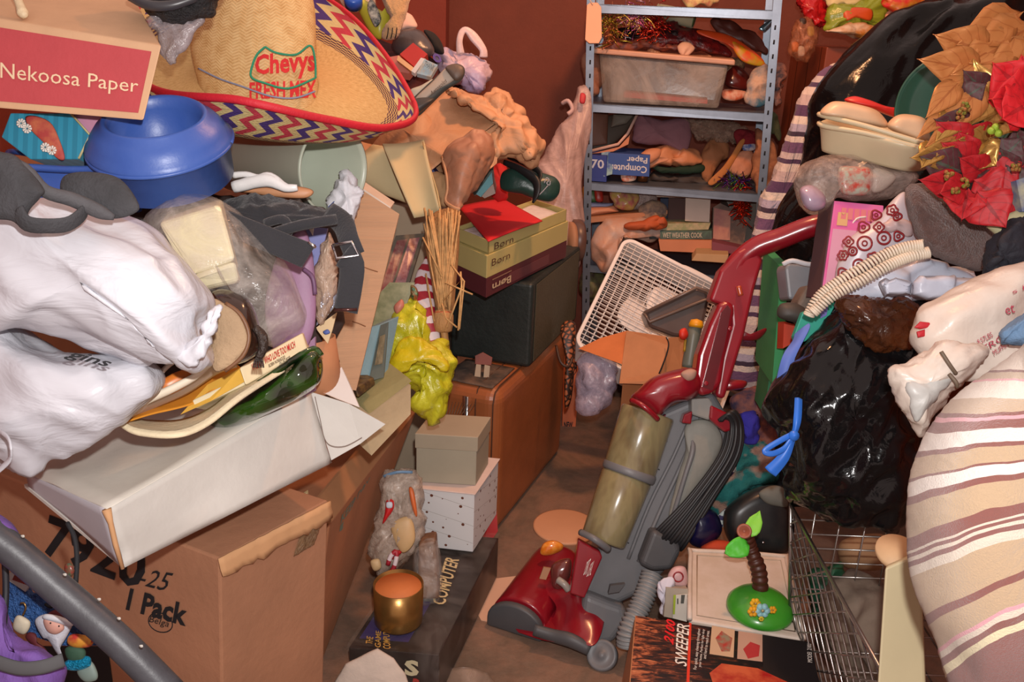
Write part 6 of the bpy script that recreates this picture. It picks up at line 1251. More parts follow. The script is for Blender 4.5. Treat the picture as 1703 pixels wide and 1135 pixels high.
g = G(); q_ = [V((PY(1372, 60, 3.5).x, 3.46, 1.49)), V((1.72, 3.40, 1.49)), V((1.72, 3.40, 0)), V((PY(1372, 60, 3.5).x, 3.46, 0))]; hexa(g, q_, [p + HOR*.45 for p in q_]); one('wood_cabinet', 'reddish brown wooden cabinet behind the tall black bag, packets on top', 'cabinet', g, pan.m, bevel=.004)
# ================================================================ right side
# striped knitted blanket hanging down
kn = stripes([(0, 'cdbcb4'), (.10, '4a3252'), (.16, 'bfb0b0'), (.24, '6a4a6c'), (.38, 'cfc0b8'), (.46, '3c2c40'), (.52, 'a8a0b4'), (.62, 'd4c6bc'), (.72, '54385a'), (.86, 'b8a4a4')], rot=(0, math.radians(90), 0), scale=4.2, wob=.006, name='purple_striped_knit', bs=120, fuzz=.5)
g = G(); pillow(g, [(1395, 105), (1425, 100), (1400, 170), (1352, 270), (1322, 360), (1300, 470), (1290, 560), (1285, 650), (1212, 645), (1222, 540), (1240, 430), (1262, 340), (1288, 280), (1310, 225), (1330, 165), (1355, 130)], 2.95, .05, center=(1300, 330), rings=12, n=160, p=4); one('knitted_blanket', 'purple and cream striped knitted blanket hanging beside the tall black bag', 'blanket', g, kn, disp=[(.012, 8, 'lump', (2.5, 2.5, .5)), (.004, 40, 'crease')])
blk = M('0b0c0e', rough=.19, spec=.22, bump=.35, bs=9, stretch=(1, 1, 1.6), dist=1.0, mott=0)
g = G(); pillow(g, [(1268, 640), (1275, 540), (1288, 420), (1308, 340), (1345, 240), (1380, 150), (1425, 85), (1500, 30), (1600, -8), (1720, -20), (1800, 40), (1790, 250), (1720, 480), (1600, 600), (1480, 690), (1380, 740), (1280, 720)], 2.62, .20, center=(1520, 360), rings=40, n=260); one('garbage_bag', 'tall black garbage bag leaning behind the flowers and food containers', 'garbage bag', g, blk, disp=[(.045, 4.0, 'fold', -42), (.022, 10, 'fold', -48), (.007, 26, 'fold', -40)])
# cream food containers
t = Thing('food_container', 'cream plastic food container with open divided lid, left of the flowers', 'container')
crm = M('cfc2a0', rough=.4, mott=.04)
g = G(); loft(g, [[(1362, 208, 2.10), (1440, 222, 2.02), (1530, 246, 1.98), (1560, 235, 2.2), (1470, 205, 2.28), (1400, 195, 2.24)], [(1366, 216, 2.10), (1440, 231, 2.02), (1526, 254, 1.99), (1555, 243, 2.2), (1470, 214, 2.27), (1405, 204, 2.23)], [(1368, 250, 2.12), (1440, 268, 2.06), (1512, 284, 2.03), (1540, 275, 2.18), (1470, 250, 2.24), (1410, 238, 2.2)]], 60, 6, cap=True); t.part('base', g, crm, solid=.004, weld=True)
g = G(); ptube(g, [(1362, 205, 2.09), (1375, 211, 2.06), (1440, 222, 2.01), (1520, 243, 1.98), (1535, 246, 1.98)], .006, 8); t.part('base_rim', g, crm)
g = G(); ptube(g, [(1362, 190, 2.09), (1375, 194, 2.06), (1440, 210, 2.01), (1520, 234, 1.98), (1535, 238, 1.98)], .006, 8); t.part('lid_rim', g, crm)
g = G(); pillow(g, [(1364, 190), (1378, 172), (1400, 169), (1450, 180), (1470, 195), (1476, 212), (1440, 208), (1400, 198)], 2.08, .05, rings=8, n=60, p=5); t.part('lid_dome', g, M('d6b896', rough=.4)); g = G(); pillow(g, [(1476, 212), (1488, 194), (1510, 190), (1540, 200), (1545, 236), (1510, 228)], 2.05, .05, rings=8, n=50, p=5); t.part('lid_dome', g, M('d6b896', rough=.4))
g = G(); pillow(g, [(1405, 168), (1420, 160), (1445, 166), (1480, 178), (1530, 182), (1545, 200), (1490, 196), (1450, 182)], 2.16, .03, rings=6, n=50); one('red_tray', 'red plastic tray edge above the cream container lid', 'tray', g, M('c0241c', rough=.4))
t = Thing('green_plate', 'dark green oval plate standing behind the flowers', 'plate')
g = G(); n1_ = (FWD*.93 + RT*.30 + UP*.1); lathe(g, [(0, .010), (.09, .010), (.115, 0), (.125, -.008), (.128, -.006), (.116, .006), (.09, .016), (0, .016)], P(1588, 182, 2.02), n1_, 64, sx=1.0, xdir=UP); t.part('plate_body', g, M('1f4f40', rough=.2, coat=.5))
# clear bag with red decoration
t = Thing('gift_bag', 'clear plastic bag with a red floral print below the cream container', 'plastic bag')
g = G(); pillow(g, [(1322, 300), (1328, 278), (1350, 264), (1385, 258), (1430, 262), (1480, 278), (1525, 292), (1500, 318), (1465, 332), (1420, 336), (1390, 330), (1372, 350), (1350, 356), (1330, 340)], 2.08, .07, rings=12, n=110, p=3, center=(1410, 300)); t.part('bag_body', g, film('c4b0a4', .32, .12, .8, 20, 'soft_clear_bag'), disp=[(.008, 12, 'fold', 10), (.003, 36, 'fold', 20)])
g = G(); pillow(g, [(1395, 280), (1425, 277), (1450, 282), (1448, 320), (1420, 326), (1398, 318)], 2.03, .02, rings=5, n=50, p=5); t.part('red_print', g, M('b84a40', rough=.3, c2='a8b0a0', ms=50))
g = G(); pillow(g, [(1452, 282), (1475, 284), (1490, 296), (1470, 316), (1450, 318)], 2.04, .015, rings=5, n=40); t.part('white_print', g, M('c8c0b4', rough=.4))
g = G(); pillow(g, [(1330, 315), (1350, 308), (1372, 325), (1372, 345), (1352, 352), (1336, 342)], 2.02, .035, rings=8, n=50); one('lilac_ball', 'shiny lilac ball at the left end of the clear printed bag', 'ball', g, M('a894a8', rough=.15, coat=.6))
# pink box
t = Thing('pink_box', 'tall pink box with scalloped print standing left of the patterned bag', 'box')
qf = W([(1388, 334, 2.02), (1470, 342, 2.02), (1465, 500, 1.96), (1366, 492, 1.96)]); g = G(); hexa(g, qf, [p + FWD*.06 - RT*.012 for p in qf]); t.part('body', g, M('c94a90', rough=.5, c2='d87ab0', ms=3), bevel=.002)
decal(t, qf, .04, .30, .95, .98, M('cf9ab4', rough=.5, mott=.05), 'printed_panel')
[decal(t, qf, .16+.13*k_, .07, .26+.13*k_, .19, M('cf7a80', mott=0), 'printed_mark', off=.0016) for k_ in range(5)]; decal(t, qf, .10, .12, .30, .26, M('cfa878', mott=0), 'printed_label', off=.0016)
g = G(); tube(g, [p - FWD*.0015 for p in W([(1385, 378, 2.01), (1398, 379, 2.01), (1410, 381, 2.01), (1424, 364, 2.01), (1440, 361, 2.01)])], .002, 6, sub=3); t.part('printed_scallop', g, inkwhite)
g = G(); prism(g, [qf[0] - RT*.004, qf[3] - RT*.004, qf[3] - RT*.004 + FWD*.06 - RT*.01, qf[0] - RT*.004 + FWD*.06 - RT*.01], RT*.003); t.part('side_panel', g, M('4a3438', rough=.6))
# bag with red rings
t = Thing('ring_print_bag', 'white plastic bag printed with red rings and shapes, behind the coiled cord', 'plastic bag')
g = G(); pillow(g, [(1505, 318), (1518, 345), (1525, 385), (1520, 412), (1470, 445), (1430, 462), (1392, 490), (1388, 450), (1405, 410), (1430, 385), (1455, 365), (1480, 338)], 1.90, .045, rings=10, n=100); bb = t.part('bag_body', g, M('cfc8d0', rough=.35, bump=.25, bs=14, mott=.04), disp=[(.006, 8, 'fold', 50)])
redm = M('8e1f26', rough=.5, mott=0)
for i, (x, y, r_, k_) in enumerate([(1470, 396, 11, 12), (1438, 405, 12, 12), (1428, 440, 9, 12), (1411, 402, 8, 4), (1452, 429, 9, 5), (1484, 350, 9, 5), (1457, 358, 8, 3), (1436, 378, 9, 3), (1402, 425, 8, 6), (1418, 418, 7, 12), (1494, 393, 8, 3), (1476, 422, 9, 4), (1402, 455, 9, 3), (1462, 378, 8, 4), (1492, 360, 7, 3), (1418, 462, 8, 12)]):
    g = G(); q_ = []
    for j in range(25):
        a_ = j*2*math.pi/24; rr2 = r_*(1 + (.14*math.cos(a_*k_) if k_ < 7 else 0)); q_.append((x + rr2*math.cos(a_), y + rr2*math.sin(a_)*.95))
    tube(g, [P(a_, b_, 1.838 + .00012*abs(a_-1460)) for a_, b_ in q_], .0022, 5, flat=.5); q2 = [P(x + r_*.35*math.cos(j*math.pi/5), y + r_*.35*math.sin(j*math.pi/5), 1.838 + .00012*abs(x-1460)) for j in range(11)]
    tube(g, q2, .0016, 5, flat=.5); t.part('printed_ring', g, redm, bb)
g = G(); pillow(g, [(1468, 372), (1490, 360), (1515, 372), (1515, 392), (1490, 388), (1470, 382)], 1.86, .015, rings=5, n=40); one('white_bow', 'pale plastic handle twisted over the ring printed bag', 'plastic handle', g, M('c0a8a8', rough=.4), disp=(.004, 30, 'crease'))
# brown pad
g = G(); pillow(g, [(1506, 330), (1512, 308), (1540, 306), (1590, 320), (1640, 340), (1664, 370), (1662, 410), (1648, 440), (1628, 452), (1590, 442), (1545, 420), (1522, 390)], 1.80, .045, center=(1590, 385), rings=12, n=100, p=4); one('fuzzy_cushion', 'brown fuzzy cushion dotted with crumbs under the poinsettias', 'cushion', g, M('5c3f38', rough=1, bump=.8, bs=260, sheen=.5, mott=.25, ms=90), disp=(.003, 60, 'lump'))
# coiled cord
t = Thing('coiled_cord', 'cream coiled telephone cord lying across the patterned bag', 'telephone cord')
for k_, path in enumerate([[(1345, 525, 1.80), (1362, 495, 1.79), (1390, 472, 1.78), (1430, 448, 1.77), (1470, 425, 1.76), (1505, 412, 1.75), (1535, 408, 1.74)], [(1352, 520, 1.78), (1385, 492, 1.77), (1430, 468, 1.76), (1475, 443, 1.75), (1510, 428, 1.745), (1545, 420, 1.74)]]):
    cp = [P(*q) for q in crom(path, 900, False)]; r_ = .0095; q_ = []; x_ = None
    for i, p in enumerate(cp):
        d_ = (cp[min(i+1, len(cp)-1)] - cp[max(i-1, 0)]).normalized(); x_ = (UP - d_*UP.dot(d_)).normalized(); y_ = d_.cross(x_); a_ = i/900*2*math.pi*44; q_.append(p + x_*math.cos(a_)*r_ + y_*math.sin(a_)*r_)
    g = G(); tube(g, q_, .0026, 6); t.part('coil', g, M('ddd0bc', rough=.4))
# wipes
pale = M('c2c8d8', rough=.35, bump=.25, bs=14, mott=.06)
for l_, pts, d_, a_ in (('pale bluish plastic bag under the coiled cord', [(1400, 478), (1440, 458), (1480, 440), (1530, 424), (1590, 440), (1640, 460), (1650, 488), (1560, 500), (1470, 498), (1395, 500)], 1.86, 5), ('flat white wrapped packet right of the bluish bag', [(1520, 470), (1530, 462), (1580, 462), (1650, 466), (1640, 480), (1600, 496), (1540, 498), (1518, 490)], 1.74, 3), ('pale folded packet in the middle of the bluish bags', [(1462, 470), (1490, 460), (1520, 470), (1518, 492), (1470, 494)], 1.76, 3)):
    g = G(); pillow(g, pts, d_, .028, rings=16, n=130, p=7, sharp=True); one('wipes_packet', l_, 'packet', g, pale, disp=[(.012, 11, 'crump'), (.005, 26, 'crump')])
g = G(); pillow(g, [(1648, 395), (1672, 372), (1720, 372), (1720, 470), (1690, 478), (1640, 462), (1642, 430)], 1.60, .05, rings=10, n=70); one('navy_cloth', 'very dark blue crumpled cloth at the right edge under the flowers', 'cloth', g, M('1f212b', rough=.8, bump=.4, bs=60), disp=(.012, 16, 'crease'))
g = G(); pillow(g, [(1640, 378), (1665, 360), (1690, 350), (1720, 350), (1720, 378), (1690, 384), (1664, 398)], 1.64, .02, rings=5, n=40, sharp=True); one('paper_scrap', 'cream ruled paper corner under the red petals', 'paper', g, M('b8b48c', rough=.8))
g = G(); pprism(g, [(1662, 330), (1690, 315), (1698, 350), (1670, 352)], 1.68, FWD*.05); one('green_box', 'dark green shiny box corner behind the red petals', 'box', g, M('0f4a30', rough=.2), bevel=.003)
g = G(); pprism(g, [(1690, 300), (1720, 290), (1720, 352), (1700, 352), (1696, 330)], 1.62, FWD*.03); one('blue_card', 'blue and cream printed card at the right edge by the petals', 'card', g, M('a8a890', rough=.5, c2='2c4a8a', ms=14))

# poinsettias
t = Thing('flower_bouquet', 'artificial bouquet of red poinsettias and gold leaves at the right edge', 'artificial flowers')
def leaf(base, tip, width, bend=.15, vein=True, roll=0.0, pts=(0, .35, .75, 1, .98, .8, .5, .22, 0), n=8):
    base = V(base); tip = V(tip); L = (tip-base).length; x = (tip-base)/L; vw = (CAM - base).normalized(); nn = (vw - x*vw.dot(x)).normalized(); nn = (nn*math.cos(roll) + x.cross(nn)*math.sin(roll)); y = nn.cross(x); g = G(); vs = []; uv = []; fs = []
    for i in range(len(pts)):
        s = i/(len(pts)-1); w_ = pts[i]*width*.5
        for j in range(-3, 4):
            q = j/3; p = base + x*(L*s) + y*(w_*q) + nn*(-bend*L*s*s + abs(q)*w_*.16 + w_*.05*math.sin(s*6) + .006*math.sin(i*2.2+j)*1.0*(width/.06)*.5)
            vs.append(p); uv.append((.5+q/2, s))
    for i in range(len(pts)-1):
        for j in range(6): a_ = i*7+j; fs.append([a_, a_+1, a_+8, a_+7])
    g.add(vs, fs, uv, True); return g
def leafmat(c1, c2, rough=.5, metal=0, c3=None):
    t_ = NT('leaf_' + c1); s = t_.sep(t_.coord('UV')); m = t_.math('ABSOLUTE', t_.math('SUBTRACT', s[0], .5))
    v = t_.math('FRACT', t_.math('ADD', t_.math('MULTIPLY', s[1], 6), t_.math('MULTIPLY', m, -4)))
    k = t_.math('ADD', t_.math('LESS_THAN', m, .04), t_.math('MULTIPLY', t_.math('LESS_THAN', v, .14), .6)); k = t_.math('MINIMUM', k, 1)
    base = t_.mix(t_.noise(t_.coord('Object'), 45, 3), c1, c3 or c1)
    t_.link(t_.mix(t_.math('MULTIPLY', k, .6), base, c2), t_.b.inputs['Base Color']); t_.b.inputs['Roughness'].default_value = rough; t_.b.inputs['Metallic'].default_value = metal; t_.bump(v, .25, .004); return t_.m
goldl = leafmat('b88a44', '8a5a24', .3, .65, 'd0a860'); gold2 = leafmat('c07840', '9a5228', .4, .35, 'c88a50'); redl = leafmat('a0101c', '5c0a12', .6, 0, 'b81820'); red2 = leafmat('c81420', '8a0c14', .6, 0, 'd02028'); darkl = leafmat('5c2030', '3f5a48', .6, 0, '44342c')
L_ = []
def lf(x0, y0, x1, y1, w, m, d0=1.66, d1=None, bend=.12, roll=0, label=None):
    g = leaf(P(x0, y0, d0), P(x1, y1, d1 or d0-.03), w, bend, roll=roll); t.part('leaf' if m not in (redl, red2) else 'petal', g, m, solid=.0012, label=label)
for a_ in [(1640, 120, 1535, 100, .075, gold2), (1650, 90, 1560, 60, .08, gold2), (1700, 60, 1590, 120, .09, gold2), (1640, 130, 1570, 220, .07, gold2), (1600, 130, 1545, 190, .05, gold2), (1590, 170, 1530, 225, .035, gold2), (1600, 200, 1545, 240, .04, gold2), (1720, 40, 1620, 100, .10, gold2), (1730, 70, 1640, 130, .08, gold2), (1700, 20, 1600, 70, .08, gold2), (1610, 170, 1560, 230, .06, goldl), (1585, 215, 1560, 255, .04, goldl),
           (1655, 180, 1620, 100, .05, goldl), (1650, 150, 1612, 205, .06, goldl), (1672, 175, 1640, 205, .045, goldl), (1680, 190, 1650, 225, .05, goldl), (1600, 255, 1522, 262, .055, goldl), (1655, 235, 1600, 232, .06, goldl), (1620, 245, 1655, 275, .075, goldl), (1560, 235, 1535, 275, .05, goldl)]: lf(*a_)
for a_ in [(1610, 215, 1560, 200, .07, darkl), (1600, 165, 1640, 140, .05, darkl), (1640, 155, 1605, 120, .05, darkl), (1600, 285, 1535, 262, .07, darkl), (1660, 270, 1700, 230, .07, darkl), (1680, 290, 1665, 250, .05, darkl), (1670, 310, 1720, 290, .08, darkl), (1700, 260, 1690, 215, .06, darkl), (1625, 290, 1650, 310, .04, darkl)]: lf(*a_)
for a_ in [(1610, 250, 1560, 205, .07, redl), (1625, 275, 1570, 240, .06, redl), (1612, 262, 1596, 222, .055, redl), (1640, 300, 1700, 270, .09, redl), (1600, 310, 1535, 300, .055, redl), (1610, 315, 1600, 362, .075, redl, 1.62), (1625, 318, 1672, 378, .085, redl, 1.60), (1620, 300, 1665, 330, .09, redl, 1.62), (1608, 310, 1568, 320, .06, redl, 1.62), (1640, 290, 1600, 265, .06, redl), (1650, 230, 1610, 215, .05, redl), (1690, 320, 1640, 345, .07, redl), (1700, 280, 1725, 240, .08, redl)]: lf(*a_)
for a_ in [(1710, 160, 1655, 108, .10, red2, 1.60), (1715, 165, 1655, 165, .11, red2, 1.59), (1715, 170, 1672, 195, .10, red2, 1.58), (1720, 150, 1700, 95, .10, red2, 1.61), (1730, 170, 1712, 205, .10, red2, 1.58)]: lf(*a_)
for x, y in ((1578, 291), (1590, 318), (1603, 305), (1606, 178), (1598, 190), (1690, 278)):
    g = G()
    for k in range(9): o_ = P(x + rnd.uniform(-7, 7), y + rnd.uniform(-7, 7), 1.58 + rnd.uniform(-.01, .01)); lathe(g, [(0, -.004), (.0035, -.002), (.0038, .001), (0, .005)], o_, -FWD, 7)
    t.part('flower_centre', g, M('a8603c', rough=.5, c2='6a7a2c', ms=100))
for k, (x, y) in enumerate([(1655, 212), (1660, 222), (1648, 218)]):
    g = G(); lathe(g, [(0, -.006), (.006, -.003), (.007, .003), (0, .008)], P(x, y, 1.57), -FWD, 10); t.part('bud', g, M('9ab83c', rough=.5))
g = G()
for pts in ([(1720, 330, 1.72), (1660, 260, 1.70), (1620, 180, 1.70)], [(1720, 330, 1.72), (1640, 300, 1.70), (1600, 260, 1.68)], [(1720, 330, 1.72), (1690, 200, 1.72), (1640, 100, 1.70)]): ptube(g, pts, .003, 6)
t.part('stem', g, M('3f5a2c'))

# green folder, grey container, handset, teal board, ribbon
g = G(); fbox(g, [(1299, 445), (1312, 442), (1300, 620), (1284, 640)], 2.30, .18); one('green_folder', 'upright bright green folder edge between the black bags', 'folder', g, M('2f8a54', rough=.5))
g = G(); fbox(g, [(1290, 560), (1316, 545), (1300, 680), (1270, 690)], 2.34, .1); one('green_folder', 'dark green folder lower down behind the ribbon', 'folder', g, M('1f6a44', rough=.5))
t = Thing('grey_tray', 'small grey plastic container with white cloth over its rim', 'container')
g = G(); pprism(g, [(1306, 446), (1310, 438), (1366, 442), (1368, 496), (1340, 500), (1312, 498)], 2.16, FWD*.08); t.part('wall', g, M('7d8288', rough=.4), bevel=.008)
g = G(); ptube(g, [(1302, 440, 2.15), (1318, 434, 2.14), (1345, 440, 2.14), (1370, 438, 2.15)], .006, 8, flat=.6); t.part('white_rim', g, M('cfd0d4', rough=.5))
t = Thing('phone_handset', 'dusty dark grey telephone handset base below the grey container', 'telephone')
g = G(); pprism(g, [(1326, 505), (1345, 472), (1370, 482), (1364, 540), (1345, 545), (1330, 535)], 2.06, FWD*.07); t.part('body', g, M('75665a', rough=.7, c2='4a4440', ms=14), bevel=.010, bseg=3)
g = G(); pillow(g, [(1292, 518), (1300, 505), (1325, 505), (1350, 522), (1352, 536), (1330, 538), (1298, 530)], 2.05, .03, rings=7, n=50); t.part('earpiece', g, M('44403c', rough=.6))
t = Thing('teal_board', 'teal board with a lilac stripe under the coiled cord', 'board')
g = G(); pprism(g, [(1335, 520), (1345, 516), (1385, 496), (1390, 508), (1375, 535), (1340, 568), (1324, 572), (1320, 560)], 1.96, FWD*.02); t.part('board_panel', g, M('2fa08c', rough=.5), bevel=.002)
g = G(); pprism(g, [(1366, 512), (1378, 505), (1374, 525), (1364, 530)], 1.955, -FWD*.002); t.part('stripe', g, M('6d6cb4'))
g = G(); pprism(g, [(1304, 535), (1322, 540), (1320, 570), (1302, 580)], 2.2, FWD*.05); one('red_tin', 'red orange panel between the green folder and teal board', 'box', g, M('b83c20', rough=.5))
t = Thing('blue_ribbon', 'long periwinkle ribbon hanging left of the front black bag', 'ribbon')
g = G(); loft(g, [[(1322, 556, 1.93), (1335, 545, 1.92), (1345, 538, 1.92)], [(1318, 568, 1.92), (1330, 560, 1.91), (1346, 548, 1.91)], [(1303, 590, 1.90), (1312, 595, 1.89), (1322, 596, 1.89)], [(1293, 625, 1.90), (1302, 630, 1.89), (1318, 625, 1.89)], [(1287, 670, 1.90), (1289, 668, 1.90), (1292, 664, 1.90)]], 16, 6, closed=False); t.part('ribbon_band', g, M('5a76c8', rough=.6), solid=.002)

# front black bag
t = Thing('garbage_bag', 'front black garbage bag full of things resting on the wire cart', 'garbage bag')
g = G(); pillow(g, [(1392, 508), (1410, 494), (1450, 494), (1525, 500), (1560, 540), (1552, 620), (1545, 700), (1530, 760), (1530, 840), (1510, 890), (1485, 903), (1455, 895), (1400, 865), (1330, 838), (1310, 810), (1305, 760), (1300, 720), (1285, 680), (1298, 640), (1315, 600), (1345, 560)], 1.92, .16, center=(1420, 700), rings=40, n=260, p=3); 
bag2 = M('0d0e10', rough=.17, spec=.38, bump=.3, bs=16, dist=1.0, mott=0)
t.part('bag_body', g, bag2, disp=[(.030, 6, 'fold', -38), (.014, 13, 'fold', 35), (.006, 30, 'fold', -60)])
rb = M('2f72d8', rough=.4)
g = G(); loft(g, [[(1322, 662, 1.76), (1328, 662, 1.755), (1334, 665, 1.76)], [(1320, 695, 1.74), (1326, 698, 1.735), (1332, 700, 1.74)], [(1316, 722, 1.74), (1320, 724, 1.735), (1324, 726, 1.74)], [(1296, 755, 1.74), (1304, 760, 1.735), (1312, 764, 1.74)], [(1272, 778, 1.75), (1280, 786, 1.745), (1290, 793, 1.75)]], 14, 6, closed=False); t.part('tie_ribbon', g, rb, solid=.002, label='bright blue tie')
g = G(); ptube(g, [(1320, 722, 1.735), (1300, 732, 1.73), (1278, 745, 1.73), (1272, 752, 1.73), (1285, 755, 1.73), (1305, 746, 1.735), (1318, 728, 1.735)], .006, 8, flat=.35, nrm=FWD); t.part('tie_ribbon', g, rb, label='bright blue tie loop')
g = G(); lathe(g, [(0, -.008), (.010, -.004), (.010, .004), (0, .008)], P(1320, 725, 1.73), -FWD, 12); t.part('tie_knot', g, rb)
g = G(); pillow(g, [(1395, 505), (1420, 492), (1470, 492), (1525, 498), (1528, 540), (1520, 575), (1485, 584), (1450, 580), (1420, 555), (1402, 530)], 1.80, .06, center=(1465, 535), rings=14, n=100); one('painted_warm_sheen', 'crinkled top of the front black bag, warm reflected light painted bronze brown', 'plastic bag', g, M('3a2014', rough=.22, bump=.7, bs=26, c2='5a3018', ms=8, coat=.3), disp=[(.014, 12, 'fold', 25), (.006, 34, 'crease')])  # warm light on the shaded black bag, painted as a separate bronze body
# white printed bag
t = Thing('shopping_bag', 'creamy white plastic bag with red print above the striped blanket', 'plastic bag')
wb2 = M('d4c8bc', rough=.35, bump=.35, bs=16, mott=.05)
g = G(); pillow(g, [(1525, 520), (1570, 490), (1640, 465), (1720, 445), (1740, 520), (1740, 640), (1640, 640), (1570, 625), (1528, 580)], 1.52, .07, center=(1640, 545), rings=14, n=120); t.part('bag_body', g, wb2, disp=[(.014, 9, 'fold', -25), (.005, 24, 'fold', 20)])
g = G(); pillow(g, [(1478, 612), (1500, 600), (1540, 585), (1590, 570), (1640, 580), (1620, 610), (1580, 650), (1560, 690), (1535, 724), (1520, 712), (1500, 680), (1482, 645)], 1.42, .05, center=(1550, 640), rings=12, n=110); t.part('bag_mouth', g, wb2, disp=[(.012, 9, 'fold', 60), (.004, 26, 'crease')])
g = G(); pillow(g, [(1506, 640), (1540, 625), (1580, 612), (1585, 630), (1560, 660), (1530, 700), (1518, 690)], 1.385, .015, rings=7, n=60); t.part('bag_inside', g, M('b4b4b0', rough=.4, bump=.3, bs=16), disp=(.005, 16, 'crease'))
for pts in ([(1520, 545), (1530, 535), (1558, 538), (1548, 545), (1530, 548)], [(1524, 552), (1538, 548), (1540, 560), (1526, 562)], [(1542, 556), (1560, 552), (1564, 560), (1548, 568), (1540, 564)]):
    g = G(); pillow(g, pts, 1.475, .003, rings=3, n=24, sharp=True); t.part('red_print', g, M('b01c28', mott=0))
for s, q in (('8.57LBS', [(1622, 566), (1646, 552), (1650, 560), (1626, 574)]), ('ERC', [(1632, 576), (1664, 556), (1668, 566), (1636, 586)]), ('MUFFIN', [(1648, 584), (1672, 568), (1676, 576), (1652, 592)]), ('et', [(1668, 512), (1684, 506), (1686, 520), (1672, 524)]), ('s j', [(1680, 484), (1700, 474), (1702, 482), (1684, 492)])):
    text(t, s, [(x, y, 1.432) for x, y in q], M('a8384c', mott=0), off=.004)
g = G(); ptube(g, [(1565, 585, 1.37), (1580, 608, 1.365), (1590, 622, 1.37)], .003, 6); ptube(g, [(1578, 622, 1.37), (1590, 636, 1.365), (1592, 644, 1.37)], .003, 6); t.part('fold_edge', g, M('6a5a4a'))
g = G(); pillow(g, [(1660, 548), (1690, 522), (1730, 505), (1730, 570), (1690, 572), (1665, 572)], 1.40, .03, rings=7, n=50); one('denim_cloth', 'light blue denim cloth end at the right edge by the white bag', 'cloth', g, M('6a8aac', rough=.9, bump=.4, bs=180, mott=.15), disp=(.008, 18, 'crease'))

# striped fleece over an armchair
fl_ = NT('striped_fleece'); _co = fl_.coord('Object'); _s = fl_.sep(fl_.coord('UV'))
# bands that swing from level to rising across the bulge; _s.x, _s.y run along and up the cloth
_k = fl_.math('MULTIPLY', fl_.math('SUBTRACT', .31, _s[1]), 1.9); _k = fl_.math('MINIMUM', fl_.math('MAXIMUM', _k, -.12), .78)
_r = fl_.math('SUBTRACT', _s[1], fl_.math('MULTIPLY', fl_.math('SUBTRACT', _s[0], 1.54), _k)); _r = fl_.math('ADD', _r, fl_.math('MULTIPLY', fl_.math('SUBTRACT', fl_.noise(fl_.coord('UV'), 7, 2), .5), .035))
_p = fl_.math('DIVIDE', fl_.math('SUBTRACT', .44, _r), .60)
_bands = [(560, 'cfc0b0'), (600, '7a4a40'), (606, 'b39a80'), (620, 'cf9298'), (625, 'd6cabc'), (660, 'b39a80'), (685, '7e4c44'), (693, 'd0949c'), (700, '7e4c44'), (717, 'd8cec4'), (741, '7e4c44'), (751, 'b09678'), (784, '7e4c44'), (789, 'd8cec4'), (812, '7e4c44'), (826, 'b09678'), (883, '7e4c44'), (905, 'cdbfae'), (911, '80504a'), (917, 'cdbfae'), (924, '80504a'), (934, 'cdbfae'), (952, 'b09678'), (1024, '7e4c44'), (1040, 'b09678'), (1088, 'd0949c'), (1098, 'cdbfae'), (1113, '7e4c44'), (1128, 'd6caa4'), (1146, '7e4c44')]
fl_.link(fl_.ramp(_p, [((y_-560)/600, c_) for y_, c_ in _bands], True), fl_.b.inputs['Base Color'])
fl_.b.inputs['Roughness'].default_value = 1; fl_.b.inputs['Sheen Weight'].default_value = .5; fl_.bump(fl_.noise(_co, 420, 3, .8), .6, .006)
g = G(); pillow(g, [(1720, 540), (1690, 572), (1640, 610), (1585, 650), (1545, 700), (1520, 755), (1506, 820), (1508, 900), (1520, 980), (1545, 1060), (1575, 1150), (1620, 1250), (1800, 1300), (1950, 1100), (1980, 800), (1900, 600), (1800, 530)], 1.10, .17, center=(1740, 880), rings=24, n=200, p=2.6); t = Thing('striped_blanket', 'brown, cream and pink striped fleece blanket bulging in the lower right corner', 'blanket'); t.part('fleece', g, fl_.m, disp=[(.010, 7, 'fold', -20), (.0012, 160, 'lump')])
# ================================================================ cart and foreground right
t = Thing('wire_cart', 'chrome wire mesh cart under the front black bag', 'cart')
cw = M('a8a4a0', rough=.25, metal=.85, mott=.1)
X0 = .63; ya, yb = PX(1318, 822, X0).y, PX(1486, 1100, X0).y - .25; ztop = .56; zbt = .27; X1 = 1.15; XB = .04
def wall_mesh(g, A_, B_, C_, D_, nu, nv, r=.0022):
    """diamond lattice in quad A B C D (tl tr br bl)"""
    f = lambda u, v: (A_*(1-u)+B_*u)*(1-v) + (D_*(1-u)+C_*u)*v
    for i in range(-nv, nu+1):
        for s in (1, -1):
            pts = []
            for k in range(nv+1):
                u = (i + k if s > 0 else i + nv - k)/nu
                if -1e-6 <= u <= 1+1e-6: pts.append(f(u, k/nv))
            if len(pts) > 1: tube(g, [pts[0], pts[-1]], r, 5)
T1 = V((X0, ya, ztop)); T2 = V((X0, yb, ztop)); T3 = V((X0+XB, yb, zbt)); T4 = V((X0+XB, ya, zbt))
g = G(); wall_mesh(g, T1, T2, T3, T4, 13, 6, .0021); t.part('side_mesh', g, cw)
g = G(); wall_mesh(g, T1 + V((X1-X0, 0, 0)), T2 + V((X1-X0, 0, 0)), T3 + V((X1-X0, 0, 0)), T4 + V((X1-X0, 0, 0)), 13, 6, .0021); t.part('side_mesh', g, cw)
g = G()
for k in range(9):
    z = zbt + (ztop-zbt)*k/8; tube(g, [V((X0+XB*(1-k/8), ya, z)), V((X1, ya, z))], .002, 5)
for k in range(10):
    x = X0 + (X1-X0)*k/9; tube(g, [V((x + (XB if k == 0 else 0), ya, zbt)), V((x, ya, ztop))], .002, 5)
t.part('end_grid', g, cw)
g = G()
